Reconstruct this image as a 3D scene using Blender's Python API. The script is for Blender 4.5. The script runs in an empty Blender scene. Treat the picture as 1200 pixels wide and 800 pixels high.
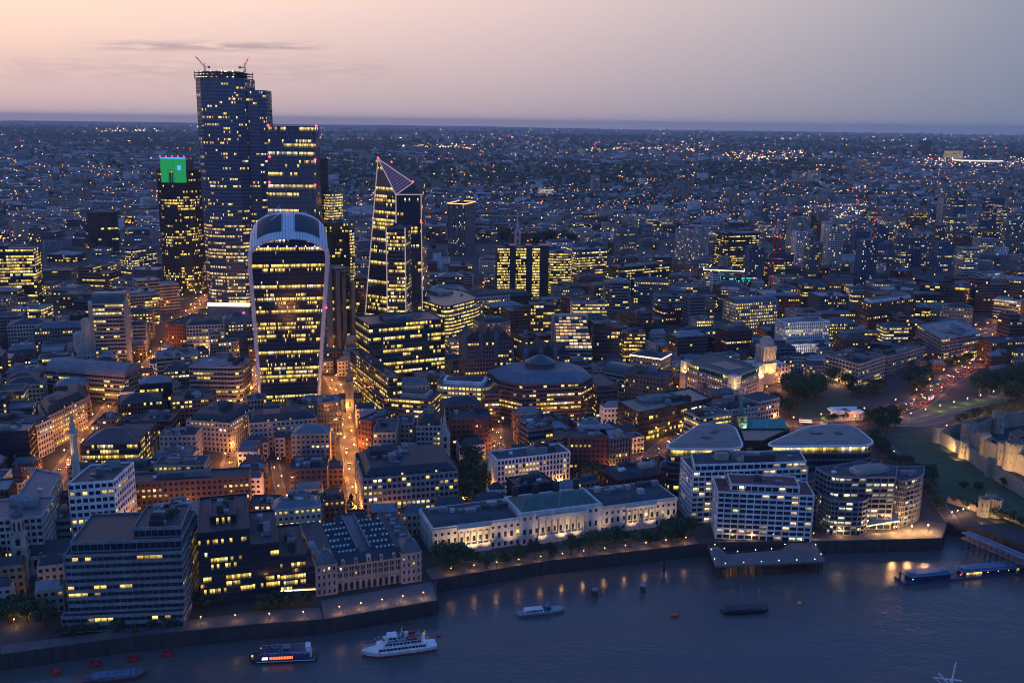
import bpy, math, random
import numpy as np
from mathutils import Vector
random.seed(7)
RD = math.radians
sc = bpy.context.scene
COL = sc.collection
# ------------------------------------------------------------------ camera
H = 240.0; F = 1140.0; PITCH = RD(12.70); ROLL = RD(0.764)
fw = Vector((0, math.cos(PITCH), -math.sin(PITCH)))
u0 = Vector((0, math.sin(PITCH), math.cos(PITCH))); r0 = Vector((1, 0, 0))
rt = r0*math.cos(ROLL) + u0*math.sin(ROLL)
up = -r0*math.sin(ROLL) + u0*math.cos(ROLL)
cam = bpy.data.cameras.new('camera'); co = bpy.data.objects.new('camera', cam); COL.objects.link(co)
from mathutils import Matrix
m3 = Matrix((rt, up, -fw)).transposed()
co.matrix_world = Matrix.Translation((0, 0, H)) @ m3.to_4x4()
cam.sensor_width = 36; cam.lens = 36*F/1200; cam.clip_start = 1; cam.clip_end = 120000
sc.camera = co

def ray(px, py):
    return rt*((px-600)/F) + up*((400-py)/F) + fw
def G(px, py, z=0.0):
    "ground point (height z) seen at a photo pixel"
    d = ray(px, py); t = (z-H)/d.z
    return Vector((d.x*t, d.y*t))
def W(px, py, Y):
    "point seen at a photo pixel, at distance Y north of the viewpoint"
    d = ray(px, py); t = Y/d.y
    return Vector((d.x*t, Y, H+d.z*t))
def PX(p):
    v = Vector((p[0], p[1], (p[2] if len(p) > 2 else 0)-H)); c = v.dot(fw)
    if c < 1: return (-9999, -9999)
    return (600+F*v.dot(rt)/c, 400-F*v.dot(up)/c)
def hfrom(x, yt, yb):
    g = G(x, yb); d = ray(x, yt)
    t = g.length/Vector((d.x, d.y)).length
    return H+d.z*t

# ------------------------------------------------------------------ sky
SUN_EL = RD(6.0); SUN_AZ = RD(-62)      # dusk glow to the left of the view
wd = bpy.data.worlds.new('World'); sc.world = wd; wd.use_nodes = True
nt = wd.node_tree; nt.nodes.clear(); N = nt.nodes.new; L = nt.links.new
def math_node(nt, op, a, b=None, c=None, clamp=False):
    n = nt.nodes.new('ShaderNodeMath'); n.operation = op; n.use_clamp = clamp
    for i, v in enumerate((a, b, c)):
        if v is None: continue
        if isinstance(v, (int, float)): n.inputs[i].default_value = v
        else: nt.links.new(v, n.inputs[i])
    return n.outputs[0]
def ramp(nt, fac, stops):
    n = nt.nodes.new('ShaderNodeValToRGB'); e = n.color_ramp.elements
    while len(e) > 1: e.remove(e[-1])
    e[0].position = stops[0][0]; e[0].color = (*stops[0][1], 1)
    for p, c in stops[1:]:
        q = e.new(p); q.color = (*c, 1)
    nt.links.new(fac, n.inputs[0]); return n.outputs[0]
def mixc(nt, f, a, b, mode='MIX'):
    n = nt.nodes.new('ShaderNodeMix'); n.data_type = 'RGBA'; n.blend_type = mode
    for s, v in ((n.inputs[0], f), (n.inputs[6], a), (n.inputs[7], b)):
        if isinstance(v, (int, float)): s.default_value = v
        elif isinstance(v, tuple): s.default_value = (*v, 1)
        else: nt.links.new(v, s)
    return n.outputs[2]
def maprange(nt, v, a, b, c=0, d=1, smooth=False):
    n = nt.nodes.new('ShaderNodeMapRange'); n.clamp = True
    if smooth: n.interpolation_type = 'SMOOTHSTEP'
    nt.links.new(v, n.inputs[0])
    for i, x in enumerate((a, b, c, d)): n.inputs[i+1].default_value = x
    return n.outputs[0]
tc = N('ShaderNodeTexCoord'); sx = N('ShaderNodeSeparateXYZ'); L(tc.outputs['Generated'], sx.inputs[0])
az = math_node(nt, 'ARCTAN2', sx.outputs[0], sx.outputs[1])
azf = maprange(nt, az, -math.pi, math.pi)
low = ramp(nt, azf, [(0, (.13, .22, .46)), (.25, (.30, .25, .36)), (.385, (.56, .38, .37)), (.423, (.52, .38, .41)), (.5, (.38, .315, .365)), (.577, (.165, .20, .29)), (.75, (.11, .18, .40)), (1, (.13, .22, .46))])
mid = ramp(nt, azf, [(0, (.15, .27, .58)), (.25, (.42, .33, .38)), (.385, (1.15, .74, .45)), (.423, (1.04, .70, .52)), (.46, (.88, .63, .54)), (.5, (.68, .51, .50)), (.54, (.45, .40, .43)), (.577, (.235, .262, .345)), (.75, (.13, .23, .48)), (1, (.15, .27, .58))])
el = sx.outputs[2]
c1 = mixc(nt, maprange(nt, el, 0.0, .115), low, mid)
c2 = mixc(nt, maprange(nt, el, .14, .55, smooth=True), c1, (.05, .165, .54))
# thin evening cloud streaks, low in the glow
map1 = N('ShaderNodeCombineXYZ'); L(math_node(nt, 'MULTIPLY', az, 26), map1.inputs[0]); L(math_node(nt, 'MULTIPLY', el, 260), map1.inputs[1])
nz = N('ShaderNodeTexNoise'); nz.inputs['Scale'].default_value = 1.0; nz.inputs['Detail'].default_value = 5; L(map1.outputs[0], nz.inputs['Vector'])
def streak(a0, a1, e0, w, tilt=0.0):
    ee = math_node(nt, 'SUBTRACT', el, math_node(nt, 'ADD', math_node(nt, 'MULTIPLY', az, tilt), e0))
    g = math_node(nt, 'DIVIDE', ee, w)
    g = math_node(nt, 'POWER', 2.718, math_node(nt, 'MULTIPLY', math_node(nt, 'MULTIPLY', g, g), -1))
    m = math_node(nt, 'MULTIPLY', maprange(nt, az, a0, a0+.07, smooth=True), maprange(nt, az, a1-.05, a1, 1, 0, smooth=True))
    return math_node(nt, 'MULTIPLY', g, m)
cl = math_node(nt, 'ADD', streak(-.42, -.17, .0745, .0042, .03), streak(-.475, -.43, .083, .002))
cl = math_node(nt, 'ADD', cl, math_node(nt, 'MULTIPLY', streak(-.52, -.10, .050, .013, .02), .38))
cl = math_node(nt, 'MULTIPLY', cl, maprange(nt, nz.outputs[0], .34, .56), clamp=True)
c3 = mixc(nt, math_node(nt, 'MULTIPLY', cl, .75), c2, (.36, .27, .32))
sky = N('ShaderNodeTexSky'); sky.sky_type = 'NISHITA'; sky.sun_disc = False; sky.sun_elevation = RD(-3.0); sky.sun_rotation = SUN_AZ
sky.altitude = 200
bg = N('ShaderNodeBackground'); bg.inputs[1].default_value = 1.0; L(c3, bg.inputs[0])
bg2 = N('ShaderNodeBackground'); bg2.inputs[1].default_value = 0.05; L(sky.outputs[0], bg2.inputs[0])
ad = N('ShaderNodeAddShader'); L(bg.outputs[0], ad.inputs[0]); L(bg2.outputs[0], ad.inputs[1])
wo = N('ShaderNodeOutputWorld'); L(ad.outputs[0], wo.inputs[0])
sl = bpy.data.lights.new('sun', 'SUN'); sl.energy = 0.07; sl.angle = RD(25); sl.color = (1, .62, .5)
so = bpy.data.objects.new('sun', sl); COL.objects.link(so)
sdir = Vector((math.sin(SUN_AZ)*math.cos(SUN_EL), math.cos(SUN_AZ)*math.cos(SUN_EL), math.sin(SUN_EL)))
so.rotation_euler = sdir.to_track_quat('Z', 'Y').to_euler()
sc.view_settings.view_transform = 'Standard'; sc.view_settings.look = 'None'
sc.view_settings.exposure = 0.27; sc.view_settings.gamma = 1
sc.cycles.use_denoising = True
sc.cycles.max_bounces = 4; sc.cycles.diffuse_bounces = 2; sc.cycles.glossy_bounces = 2; sc.cycles.volume_bounces = 0
sc.cycles.transmission_bounces = 1; sc.cycles.transparent_max_bounces = 4
sc.cycles.sample_clamp_indirect = 3; sc.cycles.sample_clamp_direct = 0
sc.cycles.caustics_reflective = False; sc.cycles.caustics_refractive = False
sc.cycles.use_light_tree = True
sc.cycles.filter_width = 1.0

# ------------------------------------------------------------------ materials
MAT = {}
def newmat(name):
    m = bpy.data.materials.new(name); m.use_nodes = True
    m.node_tree.nodes.clear(); m.cycles.emission_sampling = 'NONE'
    o = m.node_tree.nodes.new('ShaderNodeOutputMaterial')
    b = m.node_tree.nodes.new('ShaderNodeBsdfPrincipled'); m.node_tree.links.new(b.outputs[0], o.inputs[0])
    MAT[name] = m
    return m, m.node_tree, b
def solid(name, col, rough=.8, metal=0, var=.5, scale=.15, streak=True):
    m, t, b = newmat(name)
    tcn = t.nodes.new('ShaderNodeTexCoord')
    mp = t.nodes.new('ShaderNodeMapping'); mp.inputs['Scale'].default_value = (1, 1, .35 if streak else 1)
    t.links.new(tcn.outputs['Object'], mp.inputs[0])
    n = t.nodes.new('ShaderNodeTexNoise'); n.inputs['Scale'].default_value = scale; n.inputs['Detail'].default_value = 7; n.inputs['Roughness'].default_value = .7
    t.links.new(mp.outputs[0], n.inputs['Vector'])
    n2 = t.nodes.new('ShaderNodeTexNoise'); n2.inputs['Scale'].default_value = scale*9; n2.inputs['Detail'].default_value = 3
    t.links.new(mp.outputs[0], n2.inputs['Vector'])
    oi = t.nodes.new('ShaderNodeObjectInfo')
    f = math_node(t, 'ADD', math_node(t, 'MULTIPLY', n.outputs[0], .6), math_node(t, 'MULTIPLY', n2.outputs[0], .4))
    f = maprange(t, f, .32, .68, 1-var, 1+var*.7)
    f = math_node(t, 'MULTIPLY', f, maprange(t, oi.outputs['Random'], 0, 1, .85, 1.15))
    c = mixc(t, 1.0, (*col,), f, 'MULTIPLY')
    t.links.new(c, b.inputs['Base Color']); b.inputs['Roughness'].default_value = rough; b.inputs['Metallic'].default_value = metal
    return m
def emis(name, col, s):
    m, t, b = newmat(name)
    b.inputs['Base Color'].default_value = (.1, .1, .1, 1); b.inputs['Emission Color'].default_value = (*col, 1); b.inputs['Emission Strength'].default_value = s
    return m
for nme, c, r in (('limestone', (.46, .43, .39), .8), ('white', (.74, .74, .74), .6), ('concrete', (.27, .27, .28), .85), ('grey_metal', (.20, .21, .23), .5),
                  ('red_brick', (.15, .058, .052), .85), ('brown_brick', (.15, .085, .06), .85), ('dark_stone', (.055, .05, .055), .6), ('dark_metal', (.03, .035, .045), .4),
                  ('purple_granite', (.13, .075, .085), .6), ('green_metal', (.05, .085, .085), .4), ('slate', (.034, .038, .048), .6), ('felt', (.062, .066, .078), .9),
                  ('pale_roof', (.24, .24, .25), .8), ('buff_roof', (.27, .23, .21), .85), ('red_roof', (.17, .06, .055), .8), ('copper', (.13, .36, .29), .7), ('lead', (.12, .13, .155), .6),
                  ('yellow_stock', (.26, .20, .13), .85), ('beige', (.38, .34, .29), .8), ('blue_panel', (.07, .14, .24), .5), ('pavement', (.13, .125, .12), .9),
                  ('kerb', (.3, .29, .28), .9), ('asphalt', (.07, .068, .066), .85), ('timber', (.05, .04, .035), .9), ('quay', (.16, .155, .155), .85), ('river_wall', (.055, .052, .052), .9),
                  ('red_paint', (.42, .03, .03), .5), ('white_paint', (.75, .75, .75), .4), ('dark_hull', (.02, .025, .04), .4), ('navy_paint', (.03, .05, .14), .5),
                  ('castle', (.34, .30, .24), .9), ('bark', (.06, .045, .035), .9), ('gold', (.75, .48, .12), .35), ('old_brick', (.19, .12, .09), .9)):
    solid(nme, c, r, streak=nme not in ('asphalt', 'pavement', 'quay', 'felt', 'pale_roof', 'buff_roof'))
def glassmat(name, T, ca=(1, .57, .075), cb=(1, .76, .20), s=1.25, base=(.016, .034, .06), rough=.12, w=(.22, .40, .38), clus=5):
    m, t, b = newmat(name)
    uv = t.nodes.new('ShaderNodeUVMap'); s1 = t.nodes.new('ShaderNodeSeparateXYZ'); t.links.new(uv.outputs[0], s1.inputs[0])
    U, V = s1.outputs[0], s1.outputs[1]
    fu = math_node(t, 'FLOOR', U); fv = math_node(t, 'FLOOR', V); ru = math_node(t, 'FRACT', U); rv = math_node(t, 'FRACT', V)
    oi = t.nodes.new('ShaderNodeObjectInfo'); r = math_node(t, 'MULTIPLY', oi.outputs['Random'], 97.3)
    def wn(a, bb, cc):
        cx = t.nodes.new('ShaderNodeCombineXYZ')
        for i, q in enumerate((a, bb, cc)):
            if isinstance(q, (int, float)): cx.inputs[i].default_value = q
            else: t.links.new(q, cx.inputs[i])
        n = t.nodes.new('ShaderNodeTexWhiteNoise'); n.noise_dimensions = '3D'; t.links.new(cx.outputs[0], n.inputs['Vector']); return n
    n1 = wn(fu, fv, r)
    n2 = wn(math_node(t, 'FLOOR', math_node(t, 'DIVIDE', U, clus)), fv, math_node(t, 'ADD', r, 5.1))
    n3 = wn(3.3, fv, math_node(t, 'ADD', r, 11.7))
    v = math_node(t, 'ADD', math_node(t, 'ADD', math_node(t, 'MULTIPLY', n1.outputs[0], w[0]), math_node(t, 'MULTIPLY', n2.outputs[0], w[1])), math_node(t, 'MULTIPLY', n3.outputs[0], w[2]))
    lit = math_node(t, 'LESS_THAN', v, T)
    sc1 = t.nodes.new('ShaderNodeSeparateColor'); t.links.new(n1.outputs[1], sc1.inputs[0])
    cu = t.nodes.new('ShaderNodeCombineXYZ'); t.links.new(math_node(t, 'MULTIPLY', U, 2.7), cu.inputs[0]); t.links.new(math_node(t, 'MULTIPLY', V, 4.1), cu.inputs[1]); t.links.new(r, cu.inputs[2])
    nn = t.nodes.new('ShaderNodeTexNoise'); nn.inputs['Scale'].default_value = 1; nn.inputs['Detail'].default_value = 2; t.links.new(cu.outputs[0], nn.inputs['Vector'])
    br = math_node(t, 'MULTIPLY', math_node(t, 'ADD', math_node(t, 'MULTIPLY', math_node(t, 'POWER', sc1.outputs[1], 1.4), 1.25), .18), maprange(t, rv, .30, .62, .12, 1.2))
    br = math_node(t, 'MULTIPLY', br, maprange(t, nn.outputs[0], .3, .68, .35, 1.35))
    br = math_node(t, 'MULTIPLY', br, math_node(t, 'GREATER_THAN', ru, .09))
    e = math_node(t, 'MULTIPLY', math_node(t, 'MULTIPLY', lit, br), s)
    c = mixc(t, sc1.outputs[2], ca, cb)
    c = mixc(t, math_node(t, 'GREATER_THAN', n2.outputs[0], .80) if False else math_node(t, 'GREATER_THAN', math_node(t, 'FRACT', math_node(t, 'MULTIPLY', n2.outputs[0], 7.3)), .86), c, (1, .84, .50))
    b.inputs['Base Color'].default_value = (*base, 1); b.inputs['Roughness'].default_value = rough
    b.inputs['Specular IOR Level'].default_value = .6
    t.links.new(c, b.inputs['Emission Color']); t.links.new(e, b.inputs['Emission Strength'])
    return m
glassmat('w_dark', .19); glassmat('w_low', .27); glassmat('w_some', .33); glassmat('w_mid', .385); glassmat('w_high', .49, s=1.35); glassmat('w_full', .70, s=1.35)
glassmat('w_tower', .30, w=(.26, .30, .44), clus=5, base=(.04, .085, .16), s=1.3, rough=.13); glassmat('w_tower_low', .47, w=(.22, .34, .44), clus=7, base=(.05, .08, .13), s=1.15, rough=.13, ca=(1, .50, .10), cb=(1, .70, .24))
glassmat('w_homes', .20, w=(.8, .1, .1), clus=2, ca=(1, .55, .16), cb=(1, .82, .5))
glassmat('w_cool', .38, w=(.6, .2, .2), ca=(1, .78, .40), cb=(.80, .95, .78), s=1.3)
glassmat('w_gold', .70, ca=(1, .50, .14), cb=(1, .66, .26), s=1.1, w=(.6, .2, .2))
glassmat('w_cyan', .42, ca=(.05, .8, .75), cb=(.15, .9, .5), s=1.2, w=(.9, .05, .05))
glassmat('w_scalpel', .40, w=(.16, .22, .62), clus=6, base=(.02, .035, .065), s=1.15)
emis('lamp_warm', (1, .40, .07), 4.5); emis('lamp_white', (1, .80, .52), 6); emis('lamp_red', (1, .035, .07), 6); emis('lamp_pink', (1, .35, .75), 8); emis('lamp_green', (.1, 1, .35), 6)
emis('lamp_violet', (.35, .2, 1), 8); emis('lit_strip', (1, .66, .30), 3.0); emis('green_screen', (.0, .22, .04), 1.0); emis('blue_strip', (.05, .25, 1), 1.6); emis('lit_white', (1, .86, .66), 1.2)
emis('orange_window', (1, .16, .03), 1.7); emis('far_warm', (1, .46, .11), 4.5); emis('far_white', (1, .74, .44), 5); emis('far_orange', (1, .30, .05), 5); emis('far_red', (1, .03, .08), 5)
m, t, b = newmat('foliage')
oi = t.nodes.new('ShaderNodeObjectInfo'); tcn = t.nodes.new('ShaderNodeTexCoord'); n = t.nodes.new('ShaderNodeTexNoise'); n.inputs['Scale'].default_value = .5; t.links.new(tcn.outputs['Object'], n.inputs['Vector'])
f = math_node(t, 'MULTIPLY', maprange(t, n.outputs[0], .3, .7, .5, 1.5), maprange(t, oi.outputs['Random'], 0, 1, .75, 1.25))
t.links.new(mixc(t, 1.0, (.055, .088, .04), f, 'MULTIPLY'), b.inputs['Base Color']); b.inputs['Roughness'].default_value = .7
# water: murky river with fine ripples and slow swell patches
m, t, b = newmat('river_water')
b.inputs['Base Color'].default_value = (.115, .095, .088, 1); b.inputs['Roughness'].default_value = .22; b.inputs['IOR'].default_value = 1.33
tcn = t.nodes.new('ShaderNodeTexCoord')
def wnoise(scale, det, stretch, rot=.35):
    mp = t.nodes.new('ShaderNodeMapping'); mp.inputs['Scale'].default_value = stretch; mp.inputs['Rotation'].default_value = (0, 0, rot); t.links.new(tcn.outputs['Object'], mp.inputs[0])
    n = t.nodes.new('ShaderNodeTexNoise'); n.inputs['Scale'].default_value = scale; n.inputs['Detail'].default_value = det; t.links.new(mp.outputs[0], n.inputs['Vector']); return n.outputs[0]
hgt = math_node(t, 'ADD', math_node(t, 'MULTIPLY', wnoise(.28, 4, (1, 1.6, 1)), 1.0), math_node(t, 'MULTIPLY', wnoise(.06, 3, (1, 1.8, 1)), 1.6))
bp = t.nodes.new('ShaderNodeBump'); bp.inputs['Strength'].default_value = .55; bp.inputs['Distance'].default_value = .5; t.links.new(hgt, bp.inputs['Height']); t.links.new(bp.outputs[0], b.inputs['Normal']); t.links.new(maprange(t, wnoise(.006, 3, (1, 3, 1), .9), 38e-2, .62, .15, .5), bp.inputs['Strength'])
t.links.new(maprange(t, wnoise(.012, 4, (1, 2.5, 1)), .35, .65, .10, .36), b.inputs['Roughness'])
# land under the city: streets, yards and, far out, green suburbs
m, t, b = newmat('city_ground')
tcn = t.nodes.new('ShaderNodeTexCoord')
n = t.nodes.new('ShaderNodeTexNoise'); n.inputs['Scale'].default_value = .0016; n.inputs['Detail'].default_value = 7; n.inputs['Roughness'].default_value = .7; t.links.new(tcn.outputs['Object'], n.inputs['Vector'])
n2 = t.nodes.new('ShaderNodeTexVoronoi'); n2.inputs['Scale'].default_value = .012; t.links.new(tcn.outputs['Object'], n2.inputs['Vector'])
sp = t.nodes.new('ShaderNodeSeparateXYZ'); t.links.new(tcn.outputs['Object'], sp.inputs[0])
farf = maprange(t, sp.outputs[1], 1500, 3500)
sub = mixc(t, maprange(t, n.outputs[0], .42, .58), (.035, .05, .03), (.15, .13, .12))
sub = mixc(t, maprange(t, n2.outputs['Distance'], .0, 60), sub, mixc(t, .5, sub, (.05, .06, .04)))
t.links.new(mixc(t, farf, (.048, .046, .046), sub), b.inputs['Base Color']); b.inputs['Roughness'].default_value = .9
m, t, b = newmat('grass')
tcn = t.nodes.new('ShaderNodeTexCoord'); n = t.nodes.new('ShaderNodeTexNoise'); n.inputs['Scale'].default_value = .12; n.inputs['Detail'].default_value = 6; t.links.new(tcn.outputs['Object'], n.inputs['Vector'])
t.links.new(mixc(t, maprange(t, n.outputs[0], .35, .65), (.035, .07, .025), (.08, .095, .045)), b.inputs['Base Color']); b.inputs['Roughness'].default_value = .95

# ------------------------------------------------------------------ mesh helpers
class MB:
    def __init__(s): s.v = []; s.f = []; s.uv = []; s.hasuv = False
    def face(s, pts, uv=None):
        i = len(s.v); s.v.extend([tuple(p) for p in pts]); s.f.append(tuple(range(i, i+len(pts))))
        if uv is None: s.uv.extend([(0, 0)]*len(pts))
        else: s.uv.extend(uv); s.hasuv = True
    def prism(s, poly, z0, z1, cap=True, bottom=False):
        n = len(poly)
        for i in range(n):
            a, b_ = poly[i], poly[(i+1) % n]
            s.face([(a[0], a[1], z0), (b_[0], b_[1], z0), (b_[0], b_[1], z1), (a[0], a[1], z1)])
        if cap: s.face([(p[0], p[1], z1) for p in poly])
        if bottom: s.face([(p[0], p[1], z0) for p in reversed(poly)])
    def box(s, x0, y0, z0, x1, y1, z1):
        s.prism([(x0, y0), (x1, y0), (x1, y1), (x0, y1)], z0, z1, True, True)
    def obox(s, c, u, w, l, d, z0, z1):
        "box centred on c (2D), half sizes l along u and d along w"
        c = Vector(c[:2]); P = [c-u*l-w*d, c+u*l-w*d, c+u*l+w*d, c-u*l+w*d]
        s.prism(P, z0, z1, True, True)
    def tube(s, a, b, r0, r1=None, n=8, cap=True):
        a = Vector(a); b = Vector(b); r1 = r0 if r1 is None else r1
        d = (b-a).normalized(); e = Vector((0, 0, 1)) if abs(d.z) < .9 else Vector((1, 0, 0))
        p = d.cross(e).normalized(); q = d.cross(p)
        A = [a+(p*math.cos(k*2*math.pi/n)+q*math.sin(k*2*math.pi/n))*r0 for k in range(n)]
        B = [b+(p*math.cos(k*2*math.pi/n)+q*math.sin(k*2*math.pi/n))*r1 for k in range(n)]
        for k in range(n): s.face([A[k], B[k], B[(k+1) % n], A[(k+1) % n]])
        if cap: s.face(A); s.face(B[::-1])
    def lathe(s, c, prof, n=16):
        for (r_a, z_a), (r_b, z_b) in zip(prof, prof[1:]):
            for k in range(n):
                t0, t1 = k*2*math.pi/n, (k+1)*2*math.pi/n
                P = [(c[0]+r_a*math.cos(t0), c[1]+r_a*math.sin(t0), z_a), (c[0]+r_a*math.cos(t1), c[1]+r_a*math.sin(t1), z_a),
                     (c[0]+r_b*math.cos(t1), c[1]+r_b*math.sin(t1), z_b), (c[0]+r_b*math.cos(t0), c[1]+r_b*math.sin(t0), z_b)]
                if r_a < 1e-4: P = P[1:] if False else [P[0], P[2], P[3]]
                elif r_b < 1e-4: P = P[:3]
                s.face(P)
    def loft(s, rings, close=True):
        for A, B in zip(rings, rings[1:]):
            n = len(A)
            for k in range(n if close else n-1): s.face([A[k], A[(k+1) % n], B[(k+1) % n], B[k]])
    def octa(s, c, r):
        x, y, z = c
        P = [(x+r, y, z), (x, y+r, z), (x-r, y, z), (x, y-r, z)]
        for k in range(4):
            s.face([P[k], P[(k+1) % 4], (x, y, z+r)]); s.face([P[(k+1) % 4], P[k], (x, y, z-r)])
    def build(s, name, mat, parent=None, off=(0, 0, 0), smooth=False):
        me = bpy.data.meshes.new(name)
        ox, oy, oz = off
        vs = [(x-ox, y-oy, z-oz) for x, y, z in s.v] if (ox or oy or oz) else s.v
        me.from_pydata(vs, [], s.f)
        if s.hasuv:
            ul = me.uv_layers.new(name='UVMap'); ul.data.foreach_set('uv', np.array(s.uv, dtype='f').ravel())
        me.materials.append(MAT[mat] if isinstance(mat, str) else mat)
        if smooth: me.polygons.foreach_set('use_smooth', [True]*len(me.polygons))
        o = bpy.data.objects.new(name, me); COL.objects.link(o)
        if parent is not None: o.parent = parent
        return o
LABELS = set()
def tag(o, label, cat, group=None, kind=None):
    o['label'] = label
    if cat: o['category'] = cat
    if group: o['group'] = group
    if kind: o['kind'] = kind
    return o
def struct(o, label):
    o['kind'] = 'structure'; o['label'] = label; return o
def empty(name, loc, label, cat, group=None, rz=0):
    o = bpy.data.objects.new(name, None); COL.objects.link(o); o.location = (loc[0], loc[1], loc[2] if len(loc) > 2 else 0); o.rotation_euler = (0, 0, rz)
    o.empty_display_size = 1
    return tag(o, label, cat, group)
def copy_tree(o, parent=None):
    c = o.copy(); COL.objects.link(c); c.parent = parent
    for ch in KIDS.get(o.name, []): copy_tree(ch, c)
    return c
KIDS = {}
def register(o, kids):
    KIDS[o.name] = kids; return o
def cen(P):
    return sum((Vector(p[:2]) for p in P), Vector((0, 0)))/len(P)
def offset(P, d):
    "shrink a CCW polygon by d"
    n = len(P); out = []
    for i in range(n):
        a, b_, c = Vector(P[i-1][:2]), Vector(P[i][:2]), Vector(P[(i+1) % n][:2])
        e1 = (b_-a); e2 = (c-b_)
        if e1.length < 1e-6 or e2.length < 1e-6: out.append(b_); continue
        e1.normalize(); e2.normalize()
        n1 = Vector((-e1.y, e1.x)); n2 = Vector((-e2.y, e2.x)); k = 1+n1.dot(n2)
        out.append(b_ + (n1+n2)*(d/max(k, .35)))
    return out
def quad(x0, y0, x1, y1, h, d, ang=None):
    "footprint from the two front roof corners in the photo, height h, depth d"
    A, B = G(x0, y0, h), G(x1, y1, h)
    if ang is not None:
        u = Vector((math.cos(RD(ang)), math.sin(RD(ang)))); B = A+u*((B-A).length)
    u = (B-A).normalized(); n = Vector((-u.y, u.x))
    return [A, B, B+n*d, A+n*d]
def corner(x0, y0, x1, y1, x2, y2, h):
    "footprint from three front roof corners (left, near corner, right)"
    A, B, C = G(x0, y0, h), G(x1, y1, h), G(x2, y2, h)
    return [A, B, C, A+C-B]
def rounded(P, r, n=5, which=None):
    out = []; m_ = len(P)
    for i in range(m_):
        p = Vector(P[i][:2])
        if which is not None and i not in which: out.append(p); continue
        a, c = Vector(P[i-1][:2]), Vector(P[(i+1) % m_][:2])
        d1 = (a-p); d2 = (c-p); rr = min(r, d1.length*.48, d2.length*.48)
        s_, e_ = p+d1.normalized()*rr, p+d2.normalized()*rr
        for k in range(n+1):
            t_ = k/n; out.append(s_*(1-t_)**2 + p*2*t_*(1-t_) + e_*t_*t_)
    return out

# ------------------------------------------------------------------ occupancy of the ground (so that nothing is built into anything)
OX0, OY0, ORES = -1300, 380, 2.0
OCC = np.zeros((1500, 1650), bool)   # x, y
def raster(P):
    xs = [p[0] for p in P]; ys = [p[1] for p in P]
    i0 = max(0, int((min(xs)-OX0)/ORES)); i1 = min(OCC.shape[0], int((max(xs)-OX0)/ORES)+2)
    j0 = max(0, int((min(ys)-OY0)/ORES)); j1 = min(OCC.shape[1], int((max(ys)-OY0)/ORES)+2)
    if i1 <= i0 or j1 <= j0: return None
    X, Y = np.meshgrid(OX0+np.arange(i0, i1)*ORES, OY0+np.arange(j0, j1)*ORES, indexing='ij')
    ins = np.zeros(X.shape, bool); n = len(P)
    for k in range(n):
        x1, y1 = P[k][0], P[k][1]; x2, y2 = P[(k+1) % n][0], P[(k+1) % n][1]
        if y1 == y2: continue
        c = ((y1 > Y) != (y2 > Y)) & (X < (x2-x1)*(Y-y1)/(y2-y1)+x1); ins ^= c
    return i0, i1, j0, j1, ins
def occupy(P):
    r = raster(P)
    if r: OCC[r[0]:r[1], r[2]:r[3]] |= r[4]
def isfree(P, tol=0):
    r = raster(P)
    if not r or r[4].sum() == 0: return False
    return (OCC[r[0]:r[1], r[2]:r[3]] & r[4]).sum() <= tol*r[4].sum()

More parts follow.
